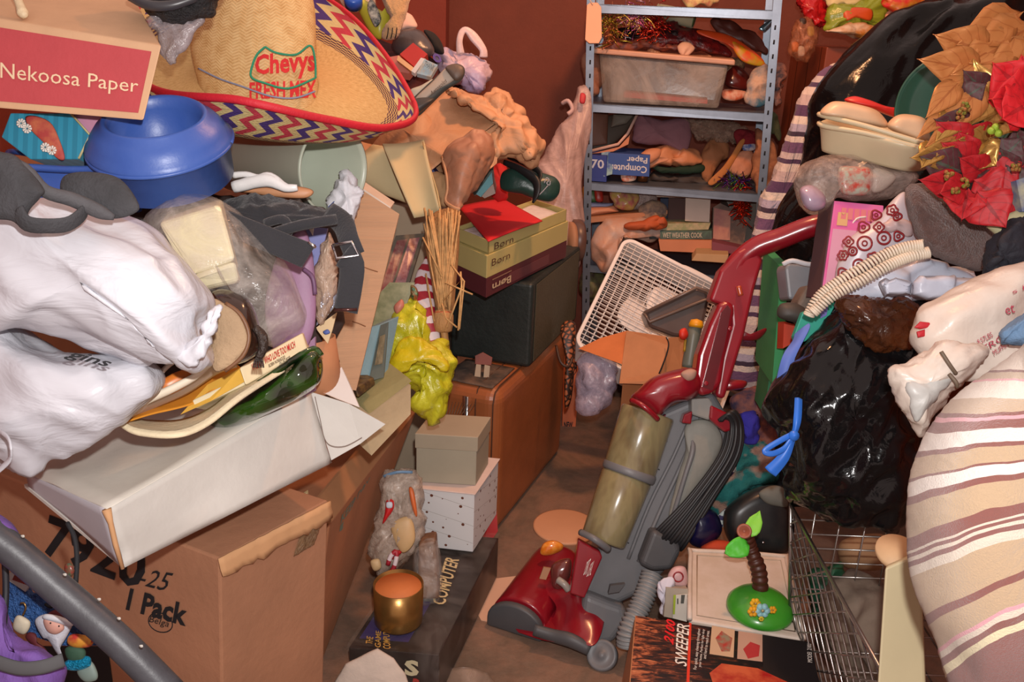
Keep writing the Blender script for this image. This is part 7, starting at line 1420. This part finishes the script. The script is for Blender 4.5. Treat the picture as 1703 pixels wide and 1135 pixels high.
for k in range(14):
    y = ya + (yb-ya)*k/13; tube(g, [V((X0+XB, y, zbt)), V((X1, y, zbt))], .002, 5)
for k in range(9):
    x = X0 + XB + (X1-X0-XB)*k/8; tube(g, [V((x, ya, zbt)), V((x, yb, zbt))], .002, 5)
t.part('floor_grid', g, cw)
g = G(); tube(g, [V((X0, yb, ztop)), V((X0, ya, ztop)), V((X1, ya, ztop)), V((X1, yb, ztop)), V((X0, yb, ztop))], .0045, 8); t.part('top_rail', g, cw)
for x, y in ((X0, ya), (X1, ya), (X0, yb), (X1, yb)):
    xo = XB if x == X0 else 0; g = G(); tube(g, [V((x+xo, y, zbt)), V((x, y, ztop))], .004, 8); t.part('corner_wire', g, cw)
    g = G(); tube(g, [V((x+xo, y, 0)), V((x+xo, y, zbt))], .009, 10); t.part('leg', g, cw)
g = G(); pillow(g, [(1345, 960), (1375, 945), (1400, 940), (1400, 1000), (1380, 1040), (1350, 1030)], 2.30, .07, rings=8, n=50); one('green_bag', 'dark green plastic bag inside the wire cart', 'plastic bag', g, M('1f5a40', rough=.4, bump=.3, bs=20), disp=(.012, 14, 'crease'))
g = G(); pillow(g, [(1375, 985), (1430, 960), (1475, 1010), (1485, 1130), (1420, 1150), (1370, 1080)], 2.05, .10, rings=8, n=60); one('grey_cloth', 'grey brown cloth heap lying inside the wire cart', 'cloth', g, M('7a6c5e', rough=.9, bump=.3, bs=30), disp=(.03, 8, 'crease'))
g = G(); pillow(g, [(1400, 900), (1470, 890), (1480, 940), (1440, 950), (1400, 940)], 2.35, .06, rings=7, n=50); one('tan_box', 'tan cardboard piece at the back inside the wire cart', 'cardboard', g, M('a8805c', rough=.8))
t = Thing('folding_tray', 'cream panel with a round top standing between cart and striped blanket', 'panel')
g = G(); pprism(g, [(1472, 945), (1530, 920), (1540, 1160), (1458, 1160)], 1.40, FWD*.02 + RT*.01); t.part('board_panel', g, M('bdb08c', rough=.6, mott=.05), bevel=.004)
g = G(); lathe(g, [(0, 0), (.034, 0), (.036, .004), (.036, .012), (0, .014)], P(1492, 925, 1.46), UP*.8 - FWD*.6, 36); t.part('round_top', g, M('c8a47c', rough=.6))
g = G(); lathe(g, [(.004, 0), (.003, .003), (0, .003)], P(1499, 937, 1.45), -FWD, 12); t.part('rivet', g, chrome)

# lid with toy tree
t = Thing('plastic_tray', 'white rectangular plastic lid carrying the toy palm tree', 'lid')
zl = .27; q = [PZ(x, y, zl) for x, y in [(1148, 916), (1308, 926), (1338, 1064), (1146, 1032)]]
lidm = M('d8c9bc', rough=.45, c2='cfbfae', ms=20, bump=.05)
cq = sum(q, V((0,0,0)))/4; g = G()
def rq(s, z): return [cq + (p-cq)*s + V((0, 0, z)) for p in q]
hexa(g, rq(1, 0), rq(1, -.02)); t.part('panel', g, lidm, bevel=.008, bseg=3)
g = G(); r1_ = rq(.99, .001); tube(g, [r1_[3], r1_[0]*.92+r1_[3]*.08, r1_[0]*.93 + r1_[1]*.07, r1_[1]*.93+r1_[0]*.07, r1_[1]*.92+r1_[2]*.08, r1_[2]], .006, 8, sub=4); t.part('rim', g, lidm)
g = G(); r2_ = rq(.86, .0005); tube(g, r2_ + r2_[:1], .0016, 6); t.part('groove', g, M('b8a894', mott=0))
g = G(); q_ = rq(.9, -.021); hexa(g, q_, [V((p.x, p.y, .002)) for p in q_]); one('storage_bin', 'grey storage bin standing under the white plastic lid', 'storage bin', g, M('5a4a42', rough=.5), bevel=.01)
t = Thing('toy_tree', 'toy palm tree with green base, brown trunk and two bright leaves', 'toy')
tb = PZ(1263, 1015, zl + .002); 
g = G(); lathe(g, [(0, 0), (.072, 0), (.077, .004), (.076, .012), (.066, .024), (.045, .034), (.02, .039), (0, .040)], tb, V((.0, -.06, 1)), 48, sx=1.0); t.part('base', g, M('3f9a2c', rough=.3, mott=.04, coat=.3), label='glossy green dome')
tr = [(1265, 992, 2.10), (1264, 970, 2.09), (1262, 950, 2.09), (1255, 930, 2.09), (1248, 912, 2.09), (1244, 900, 2.08), (1240, 886, 2.07)]
rp = crom(tr, 90, False); g = G(); tube(g, [P(*p) for p in rp], [(.0165 if i < 45 else .0145) + .0028*abs(math.sin(i*.42)) for i in range(len(rp))], 18); t.part('trunk', g, M('4a2418', rough=.45, mott=.15, ms=30))
g = G(); lathe(g, [(.014, -.01), (.017, 0), (.017, .008), (.014, .011), (.012, .008), (.005, .008), (.004, .003), (0, .003)], P(1238, 884, 2.055), (-FWD*.9 + UP*.2 - RT*.3), 28); t.part('trunk_top', g, M('a05a44', rough=.5))
lg = M('6ec83c', rough=.5, mott=.05)
g = leaf(P(1246, 892, 2.06), P(1264, 850, 2.08), .036, .05, pts=(.3, .8, 1, 1, .95, .85, .6, .3, 0)); t.part('leaf', g, M('8ada4a', rough=.5, mott=.05), solid=.004, label='light green upper leaf')
g = leaf(P(1244, 906, 2.05), P(1206, 920, 2.04), .046, .05, pts=(.3, .8, 1, 1, .95, .85, .7, .5, 0)); t.part('leaf', g, M('4fbf34', rough=.5, mott=.05), solid=.004, label='green lower leaf')
def flower(x, y, r, d, c, n=6):
    g = G()
    for k in range(n):
        a_ = k*2*math.pi/n; lathe(g, [(0, -.002), (r*.42, -.001), (r*.42, .002), (0, .004)], P(x, y, d) + RT*math.cos(a_)*r*.6 + UP*math.sin(a_)*r*.55, UP*.5 - FWD, 10)
    t.part('flower', g, M(c, rough=.4, mott=.03)); g = G(); lathe(g, [(0, 0), (r*.25, .001), (0, .006)], P(x, y, d) - FWD*.002, UP*.5 - FWD, 10); t.part('flower_centre', g, M('e8d8a0', rough=.4))
for a_ in ((1268, 1016, .017, 1.985, '8fc4cc'), (1256, 1004, .012, 1.995, 'e8b42c'), (1252, 1018, .012, 1.985, 'e8a828'), (1285, 1015, .009, 1.99, 'e8a828'), (1266, 1030, .006, 1.975, 'd8c43c')): flower(*a_)

# sweeper box
t = Thing('sweeper_box', 'black and red carpet sweeper box lettered SWEEPER at the bottom edge', 'box')
fq = [(1072, 1025, 1.96), (1345, 1070, 1.93), (1372, 1175, 1.72), (1030, 1160, 1.74)]
fq = [PZ(1058, 1025, .30), PZ(1348, 1069, .30), PZ(1372, 1180, .30), PZ(1046, 1165, .30)]
smx = NT('sweeper_print'); _c = smx.coord('UV'); _sp = smx.sep(_c)
_n = smx.noise(smx.mapping(_c, (9, 26, 1)), 1.0, 5, .7, .8)
_m = smx.math('MULTIPLY', smx.math('LESS_THAN', _sp[0], .22), 1.0); _n2 = smx.math('ADD', _n, smx.math('MULTIPLY', _sp[0], -.32))
smx.link(smx.ramp(_n2, [(.36, '141114'), (.47, '4a2418'), (.56, 'b0603c'), (.66, 'c88458')]), smx.b.inputs['Base Color']); smx.b.inputs['Roughness'].default_value = .28; smx.b.inputs['Coat Weight'].default_value = .3
g = G(); patch(g, [p + V((0, 0, .0006)) for p in fq], 10, 10); tp_ = t.part('top_panel', g, smx.m)
g = G(); hexa(g, fq, [p + DN*.29 for p in fq]); t.part('body', g, M('1c1614', rough=.5), bevel=.002)
g = G(); prism(g, [fq[0] + V((-.002, 0, 0)), fq[3] + V((-.002, 0, 0)), fq[3] + V((-.03, 0, -.28)), fq[0] + V((-.025, 0, -.28))], V((.003, 0, 0))); t.part('side_panel', g, M('b0744c', rough=.8))
def pt2(s, a, b, c, d, m, **k): return text(t, s, [PZ(*a, .3012), PZ(*b, .3012), PZ(*c, .3012), PZ(*d, .3012)], m, px=False, off=.0006, **k)
# lettering runs up the box: its top side faces left
pt2('SWEEPER', (1122, 1106), (1126, 1037), (1147, 1041), (1142, 1110), inkwhite, bold=.01, shear=.25)
pt2('2100', (1103, 1068), (1108, 1030), (1124, 1033), (1120, 1074), M('d81c24', mott=0, rough=.4), bold=.03, shear=.3)
pt2('For quick, easy cleaning throughout', (1153, 1114), (1160, 1046), (1166, 1047), (1160, 1115), inkwhite)
pt2('your home. Perfect for light duty', (1161, 1110), (1168, 1047), (1173, 1048), (1167, 1111), inkwhite)
pt2('and hard to reach areas.', (1169, 1096), (1175, 1049), (1180, 1050), (1174, 1097), inkwhite)
pt2('MODEL 2100', (1343, 1102), (1342, 1071), (1349, 1072), (1351, 1103), inkwhite)
def dq(pts, m, nm, z=.3011): g = G(); prism(g, [PZ(x, y, z) for x, y in pts], V((0, 0, -.0006))); t.part(nm, g, m)
dq([(1146, 1036), (1150, 1037), (1146, 1150), (1141, 1150)], M('d8341c', mott=0), 'printed_stripe')
dq([(1184, 1041), (1222, 1048), (1220, 1094), (1180, 1088)], M('c8a888', mott=.05), 'printed_picture'); dq([(1228, 1050), (1268, 1056), (1268, 1101), (1226, 1096)], M('b89480', mott=.05), 'printed_picture')
dq([(1190, 1062), (1200, 1050), (1218, 1062), (1214, 1084), (1200, 1084)], M('a8342c', c2='8a8068', ms=60), 'printed_sweeper', .3014); dq([(1236, 1080), (1248, 1068), (1264, 1074), (1262, 1092), (1244, 1096)], M('a82c30', mott=.1), 'printed_sweeper', .3014)
dq([(1268, 1056), (1347, 1069), (1368, 1165), (1270, 1150)], M('1a1618', rough=.4), 'printed_panel', .3009)
dq([(1200, 1104), (1260, 1112), (1310, 1135), (1330, 1165), (1190, 1150), (1180, 1120)], M('a01c1c', rough=.3, c2='c8603c', ms=20), 'printed_sweeper', .3013)
# little things left of the lid
g = G(); pillow(g, [(1090, 968), (1100, 962), (1118, 960), (1120, 975), (1112, 1000), (1106, 1028), (1098, 1020), (1096, 990)], 2.14, .012, rings=5, n=50); one('tissue', 'crumpled white tissue beside the white plastic lid', 'tissue', g, M('d0ccd8', rough=.8), disp=(.006, 30, 'crease'))
t = Thing('ring_print_bag', 'small corner of white bag with red rings left of the plastic lid', 'plastic bag'); g = G(); pillow(g, [(1110, 962), (1120, 944), (1140, 945), (1142, 975), (1122, 978)], 2.16, .02, rings=6, n=40); t.part('bag_body', g, M('d0a8a8', rough=.4))
g = G(); tube(g, [P(1128 + 8*math.cos(a_), 960 + 8*math.sin(a_), 2.137) for a_ in [i*math.pi/8 for i in range(17)]], .002, 5); t.part('printed_ring', g, redm)
g = G(); pprism(g, [(1108, 978), (1144, 980), (1144, 1034), (1104, 1026)], 2.12, FWD*.03); one('grey_card_box', 'small greige box left of the lid', 'box', g, M('a89c8c', rough=.6))
t = Thing('seed_packet', 'small green and white printed packet on the greige box', 'packet'); g = G(); pprism(g, [(1120, 990), (1142, 988), (1142, 1034), (1118, 1028)], 2.115, -FWD*.004); t.part('packet', g, M('cfc8bc', rough=.5)); g = G(); pprism(g, [(1120, 990), (1124, 990), (1122, 1022), (1119, 1022)], 2.110, -FWD*.002); t.part('green_edge', g, M('9ab02c'))
for q_ in ([(1126, 996), (1128, 996), (1128, 1005), (1126, 1005)], [(1133, 990), (1139, 990), (1137, 1004), (1132, 1004)]):
    g = G(); pprism(g, q_, 2.1105, -FWD*.0015); t.part('printed_mark', g, M('4a4a44', mott=0))
# clothes behind the vacuum cord
teal = NT('teal_sweater'); _c = teal.coord('Object'); teal.link(teal.ramp(teal.noise(_c, 14, 2, .4), [(.40, '1f6a68'), (.50, '2c7c78'), (.56, 'b08a78'), (.64, 'c09884')]), teal.b.inputs['Base Color']); teal.b.inputs['Roughness'].default_value = .95; teal.bump(teal.noise(_c, 160, 3, .8), .7, .006)
g = G(); pillow(g, [(1165, 800), (1195, 760), (1215, 740), (1255, 735), (1285, 750), (1292, 790), (1262, 815), (1235, 830), (1210, 860), (1180, 850), (1160, 830)], 2.52, .07, center=(1225, 790), rings=10, n=80); one('knit_sweater', 'teal and peach patterned knit sweater behind the vacuum cord', 'sweater', g, teal.m, disp=[(.02, 9, 'crease'), (.003, 60, 'lump')])
chk = NT('checked_trim'); _k = chk.new('ShaderNodeTexChecker'); chk.link(chk.coord('Object'), _k.inputs[0]); _k.inputs['Scale'].default_value = 80; _k.inputs['Color1'].default_value = lin('38305a'); _k.inputs['Color2'].default_value = lin('c8d0cc'); chk.link(_k.outputs[0], chk.b.inputs['Base Color'])
g = G(); ptube(g, [(1196, 872, 2.44), (1210, 855, 2.43), (1232, 832, 2.43)], [.020, .016, .006], 10, flat=.4, nrm=FWD); ptube(g, [(1200, 798, 2.44), (1215, 780, 2.43), (1222, 764, 2.44)], [.012, .014, .008], 10, flat=.4, nrm=FWD); one('checked_cloth', 'purple and white checked cloth edges on the teal sweater', 'cloth', g, chk.m)
g = G(); pillow(g, [(1228, 700), (1240, 685), (1262, 690), (1262, 720), (1258, 736), (1240, 738), (1236, 720)], 2.50, .04, rings=8, n=50); one('blue_sock', 'royal blue folded cloth above the teal sweater', 'cloth', g, M('3a34a8', rough=.9, bump=.3, bs=60), disp=(.008, 14, 'crease'))
g = G(); pillow(g, [(1212, 660), (1250, 645), (1285, 652), (1296, 700), (1288, 745), (1262, 745), (1262, 690), (1225, 690)], 2.56, .06, rings=9, n=70); one('flowered_cloth', 'dark purple flowered cloth behind the blue folded cloth', 'cloth', g, M('3a3048', rough=.8, c2='a0604c', ms=16), disp=(.014, 12, 'crease'))
g = G(); pillow(g, [(1152, 855), (1165, 846), (1190, 852), (1201, 880), (1190, 900), (1168, 912), (1148, 905), (1146, 890)], 2.36, .05, rings=8, n=60); one('navy_mug', 'dark navy bowl lying behind the lower cord hook', 'bowl', g, M('12123a', rough=.3, bump=.1, bs=60))
g = G(); pillow(g, [(1165, 912), (1190, 898), (1220, 905), (1222, 922), (1190, 925)], 2.34, .03, rings=6, n=40); one('orange_cloth', 'orange cloth peeking out beneath the navy bowl', 'cloth', g, M('b8401c', rough=.8))
t = Thing('car_vacuum', 'black plastic case with scuffed rounded top behind the toy tree', 'case')
g = G(); pillow(g, [(1205, 850), (1232, 825), (1270, 808), (1308, 812), (1316, 850), (1312, 915), (1270, 920), (1225, 912), (1205, 885)], 2.42, .08, rings=10, n=80, p=5); t.part('shell', g, M('202224', rough=.35, c2='3a3a38', ms=6))
g = G(); pillow(g, [(1262, 820), (1285, 808), (1306, 815), (1310, 842), (1290, 842), (1272, 836)], 2.34, .015, rings=5, n=40); t.part('scuffed_panel', g, M('6a6a62', rough=.7)); g = G(); lathe(g, [(0, 0), (.004, 0), (.003, .003), (0, .003)], P(1269, 903, 2.335), -FWD, 12); t.part('screw', g, chrome)
g = G(); pillow(g, [(1290, 740), (1310, 720), (1320, 800), (1318, 900), (1285, 820)], 2.55, .06, rings=8, n=50); one('dark_cloth', 'almost black cloth wedged between the sweater and the front black bag', 'cloth', g, M('141318', rough=.9))

# ================================================================ lower left: chair tube, purple cloth, santa
t = Thing('chair_frame', 'dark grey metal tube of a chair crossing the lower left corner', 'chair')
g = G(); ptube(g, [(-60, 860, 1.05), (20, 915, 1.06), (120, 1000, 1.07), (200, 1070, 1.07), (290, 1160, 1.08)], .0185, 24); t.part('tube_leg', g, M('3c3d42', rough=.45, bump=.08, bs=60, mott=.25, ms=14))
for x, y in ((38, 893), (108, 957), (165, 998), (198, 1030), (235, 1076)):
    g = G(); pillow(g, [(x-4, y-2), (x+2, y-3), (x+3, y+1), (x-1, y+2)], 1.0428, .0009, rings=2, n=12); t.part('paint_chip', g, M('a8a49c'))
pc = M('6b4a92', rough=.8, bump=.3, bs=60, stretch=(3, 1, .6), mott=.08)
t = Thing('purple_cushion', 'purple gathered chair cushion with a grey tie, lower left', 'cushion')
g = G(); pillow(g, [(-60, 850), (0, 858), (30, 885), (22, 900), (0, 915), (-60, 930)], 1.08, .03, rings=8, n=60); t.part('cushion_top', g, pc, disp=(.008, 14, 'fold', 60))
g = G(); pillow(g, [(-60, 960), (-5, 990), (5, 1040), (40, 1075), (108, 1108), (95, 1150), (60, 1180), (-60, 1200)], 1.10, .04, rings=10, n=80); t.part('cushion_body', g, pc, disp=(.012, 16, 'fold', 70))
g = G(); ptube(g, [(-10, 1100, 1.05), (30, 1112, 1.05), (70, 1110, 1.05), (106, 1098, 1.06)], .0085, 10, flat=.4, nrm=FWD); t.part('tie', g, M('4a4a4c', rough=.9))
g = G(); ptube(g, [(8, 930, 1.10), (10, 985, 1.10), (5, 1060, 1.09), (8, 1130, 1.09)], .004, 8); t.part('cord', g, M('1c1c22', rough=.6))
t = Thing('santa_ornament', 'painted wooden santa ornament with sleigh behind the chair tube', 'ornament')
SD_ = 1.16
glit = M('2a5690', rough=.35, metal=.2, c2='1c4478', ms=60, bump=.8, bs=200)
g = G(); pprism(g, [(5, 960), (40, 975), (48, 990), (70, 985), (90, 990), (130, 1010), (160, 1050), (165, 1075), (100, 1075), (30, 1050), (8, 1020)], SD_+.01, FWD*.012); t.part('blue_board', g, glit, bevel=.001)
for pts, c in (([(20, 965), (32, 940), (45, 945), (58, 965), (48, 975)], '8a2c24'), ([(30, 945), (36, 962), (48, 975), (42, 985), (5, 960)], 'a8a8a4')):
    g = G(); pprism(g, pts, SD_+.006, FWD*.005); t.part('trim_board', g, M(c, rough=.6))
g = G(); pillow(g, [(58, 1035), (68, 1024), (85, 1022), (110, 1032), (120, 1040), (112, 1058), (100, 1080), (105, 1095), (95, 1088), (80, 1065), (70, 1060)], SD_-.012, .010, rings=6, n=60); t.part('santa_beard', g, M('b4b4bc', rough=.7, bump=.3, bs=60))
g = G(); pillow(g, [(72, 1032), (85, 1030), (104, 1038), (106, 1048), (92, 1056), (78, 1050)], SD_-.022, .008, rings=5, n=40); hf = t.part('santa_face', g, M('c89484', rough=.7))
for x, y in ((84, 1037), (98, 1042)):
    g = G(); lathe(g, [(0, 0), (.0012, 0), (0, .001)], P(x, y, SD_-.0305), -FWD, 8); t.part('painted_eye', g, ink, hf)
g = G(); pillow(g, [(72, 1030), (76, 1022), (98, 1025), (120, 1034), (120, 1042), (104, 1040)], SD_-.024, .008, rings=5, n=40); t.part('hat_brim', g, M('c8c8cc', rough=.8))
g = G(); pillow(g, [(80, 1024), (95, 1014), (115, 1018), (135, 1030), (142, 1036), (120, 1036)], SD_-.015, .010, rings=5, n=40); t.part('santa_hat', g, M('5c1c20', rough=.7))
g = G(); pillow(g, [(140, 1030), (148, 1034), (150, 1042), (142, 1040)], SD_-.015, .005, rings=4, n=20); t.part('hat_pompom', g, M('c8c8cc', rough=.8))
g = G(); pillow(g, [(25, 1028), (34, 1024), (50, 1034), (48, 1048), (38, 1056), (22, 1046)], SD_-.012, .007, rings=5, n=36); t.part('gift_sack', g, M('c4b8a0', rough=.7))
g = G(); tube(g, W([(38, 1024), (43, 1012), (40, 1004), (34, 1004)], SD_-.012), .0012, 6, sub=3); t.part('wire_hook', g, M('8a6a3c', rough=.3, metal=.8))
g = G(); pillow(g, [(48, 1052), (60, 1055), (62, 1068), (75, 1078), (80, 1090), (68, 1098), (50, 1072), (42, 1060)], SD_-.008, .008, rings=5, n=36); t.part('santa_coat', g, M('5a1c20', rough=.7))
g = G(); pillow(g, [(115, 1058), (130, 1055), (155, 1062), (150, 1076), (125, 1078), (112, 1070)], SD_-.012, .008, rings=5, n=36); t.part('toy_sack', g, M('c0842c', rough=.6, c2='a82c24', ms=60))
g = G(); pillow(g, [(108, 1080), (125, 1074), (142, 1082), (138, 1100), (115, 1100)], SD_-.008, .008, rings=5, n=36); t.part('green_mitten', g, M('2c4a38', rough=.8))
g = G(); pillow(g, [(105, 1105), (120, 1095), (148, 1092), (150, 1108), (128, 1116), (110, 1114)], SD_-.008, .006, rings=5, n=36); t.part('glitter_sleigh', g, M('1a9ac8', rough=.15, metal=.6, bump=1, bs=200))
g = G(); pillow(g, [(128, 1116), (150, 1100), (162, 1118), (160, 1132), (140, 1134)], SD_-.002, .006, rings=5, n=36); t.part('grey_leaf', g, M('6a7a74', rough=.6)); 
g = G(); tube(g, W([(152, 1068), (158, 1060), (165, 1060), (166, 1068), (164, 1074)], SD_-.015), .002, 6, sub=3); t.part('candy_cane', g, cane.m)
g = G(); ptube(g, [(75, 1005, SD_), (85, 1010, SD_), (108, 1002, SD_)], .002, 6); ptube(g, [(112, 870, 1.2), (124, 895, 1.19), (128, 930, 1.18), (126, 970, 1.17)], .0032, 8); t.part('black_wire', g, ink)
g = G(); pillow(g, [(108, 940), (118, 938), (124, 950), (118, 960), (108, 956)], SD_, .006, rings=4, n=24); t.part('berry', g, M('8a2c2c', rough=.3, c2='3f5a40', ms=80))

# ================================================================ put every thing together
GROUPS = {'snack_packet': 'snack packets at the top right', 'tinsel_garland': 'tinsel on the shelves', 'toy_packet': 'toy packets on the third shelf',
          'wipes_packet': 'pale wrapped packets under the coiled cord', 'wrapped_trinket': 'trinkets in the hanging clear bag', 'paperback_book': 'paperbacks among the clutter',
          'hardback_book': 'old books by the white flap', 'magazine': 'magazines among the clutter', 'document_folder': 'folders on the middle shelf', 'file_folder': 'folders in the big carton',
          'garbage_bag': 'black garbage bags', 'shopping_bag': 'white shopping bags', 'shoe_box': 'stacked shoe boxes', 'cardboard_box': 'brown cartons on the floor',
          'manila_envelope': 'manila envelopes on the heap', 'dried_leaf': 'dried leaves on the floor', 'thin_book': 'books at the slipper', 'paper_sack': 'peach paper rolls on the middle shelf',
          'green_folder': 'green folders between the black bags', 'gift_bag': 'gift bags on the upper shelf'}
for _t in THINGS:
    if not _t.group and _t.name in GROUPS and sum(x.name == _t.name for x in THINGS) > 1: _t.group = GROUPS[_t.name]
    _t.finish()
bpy.context.view_layer.update()
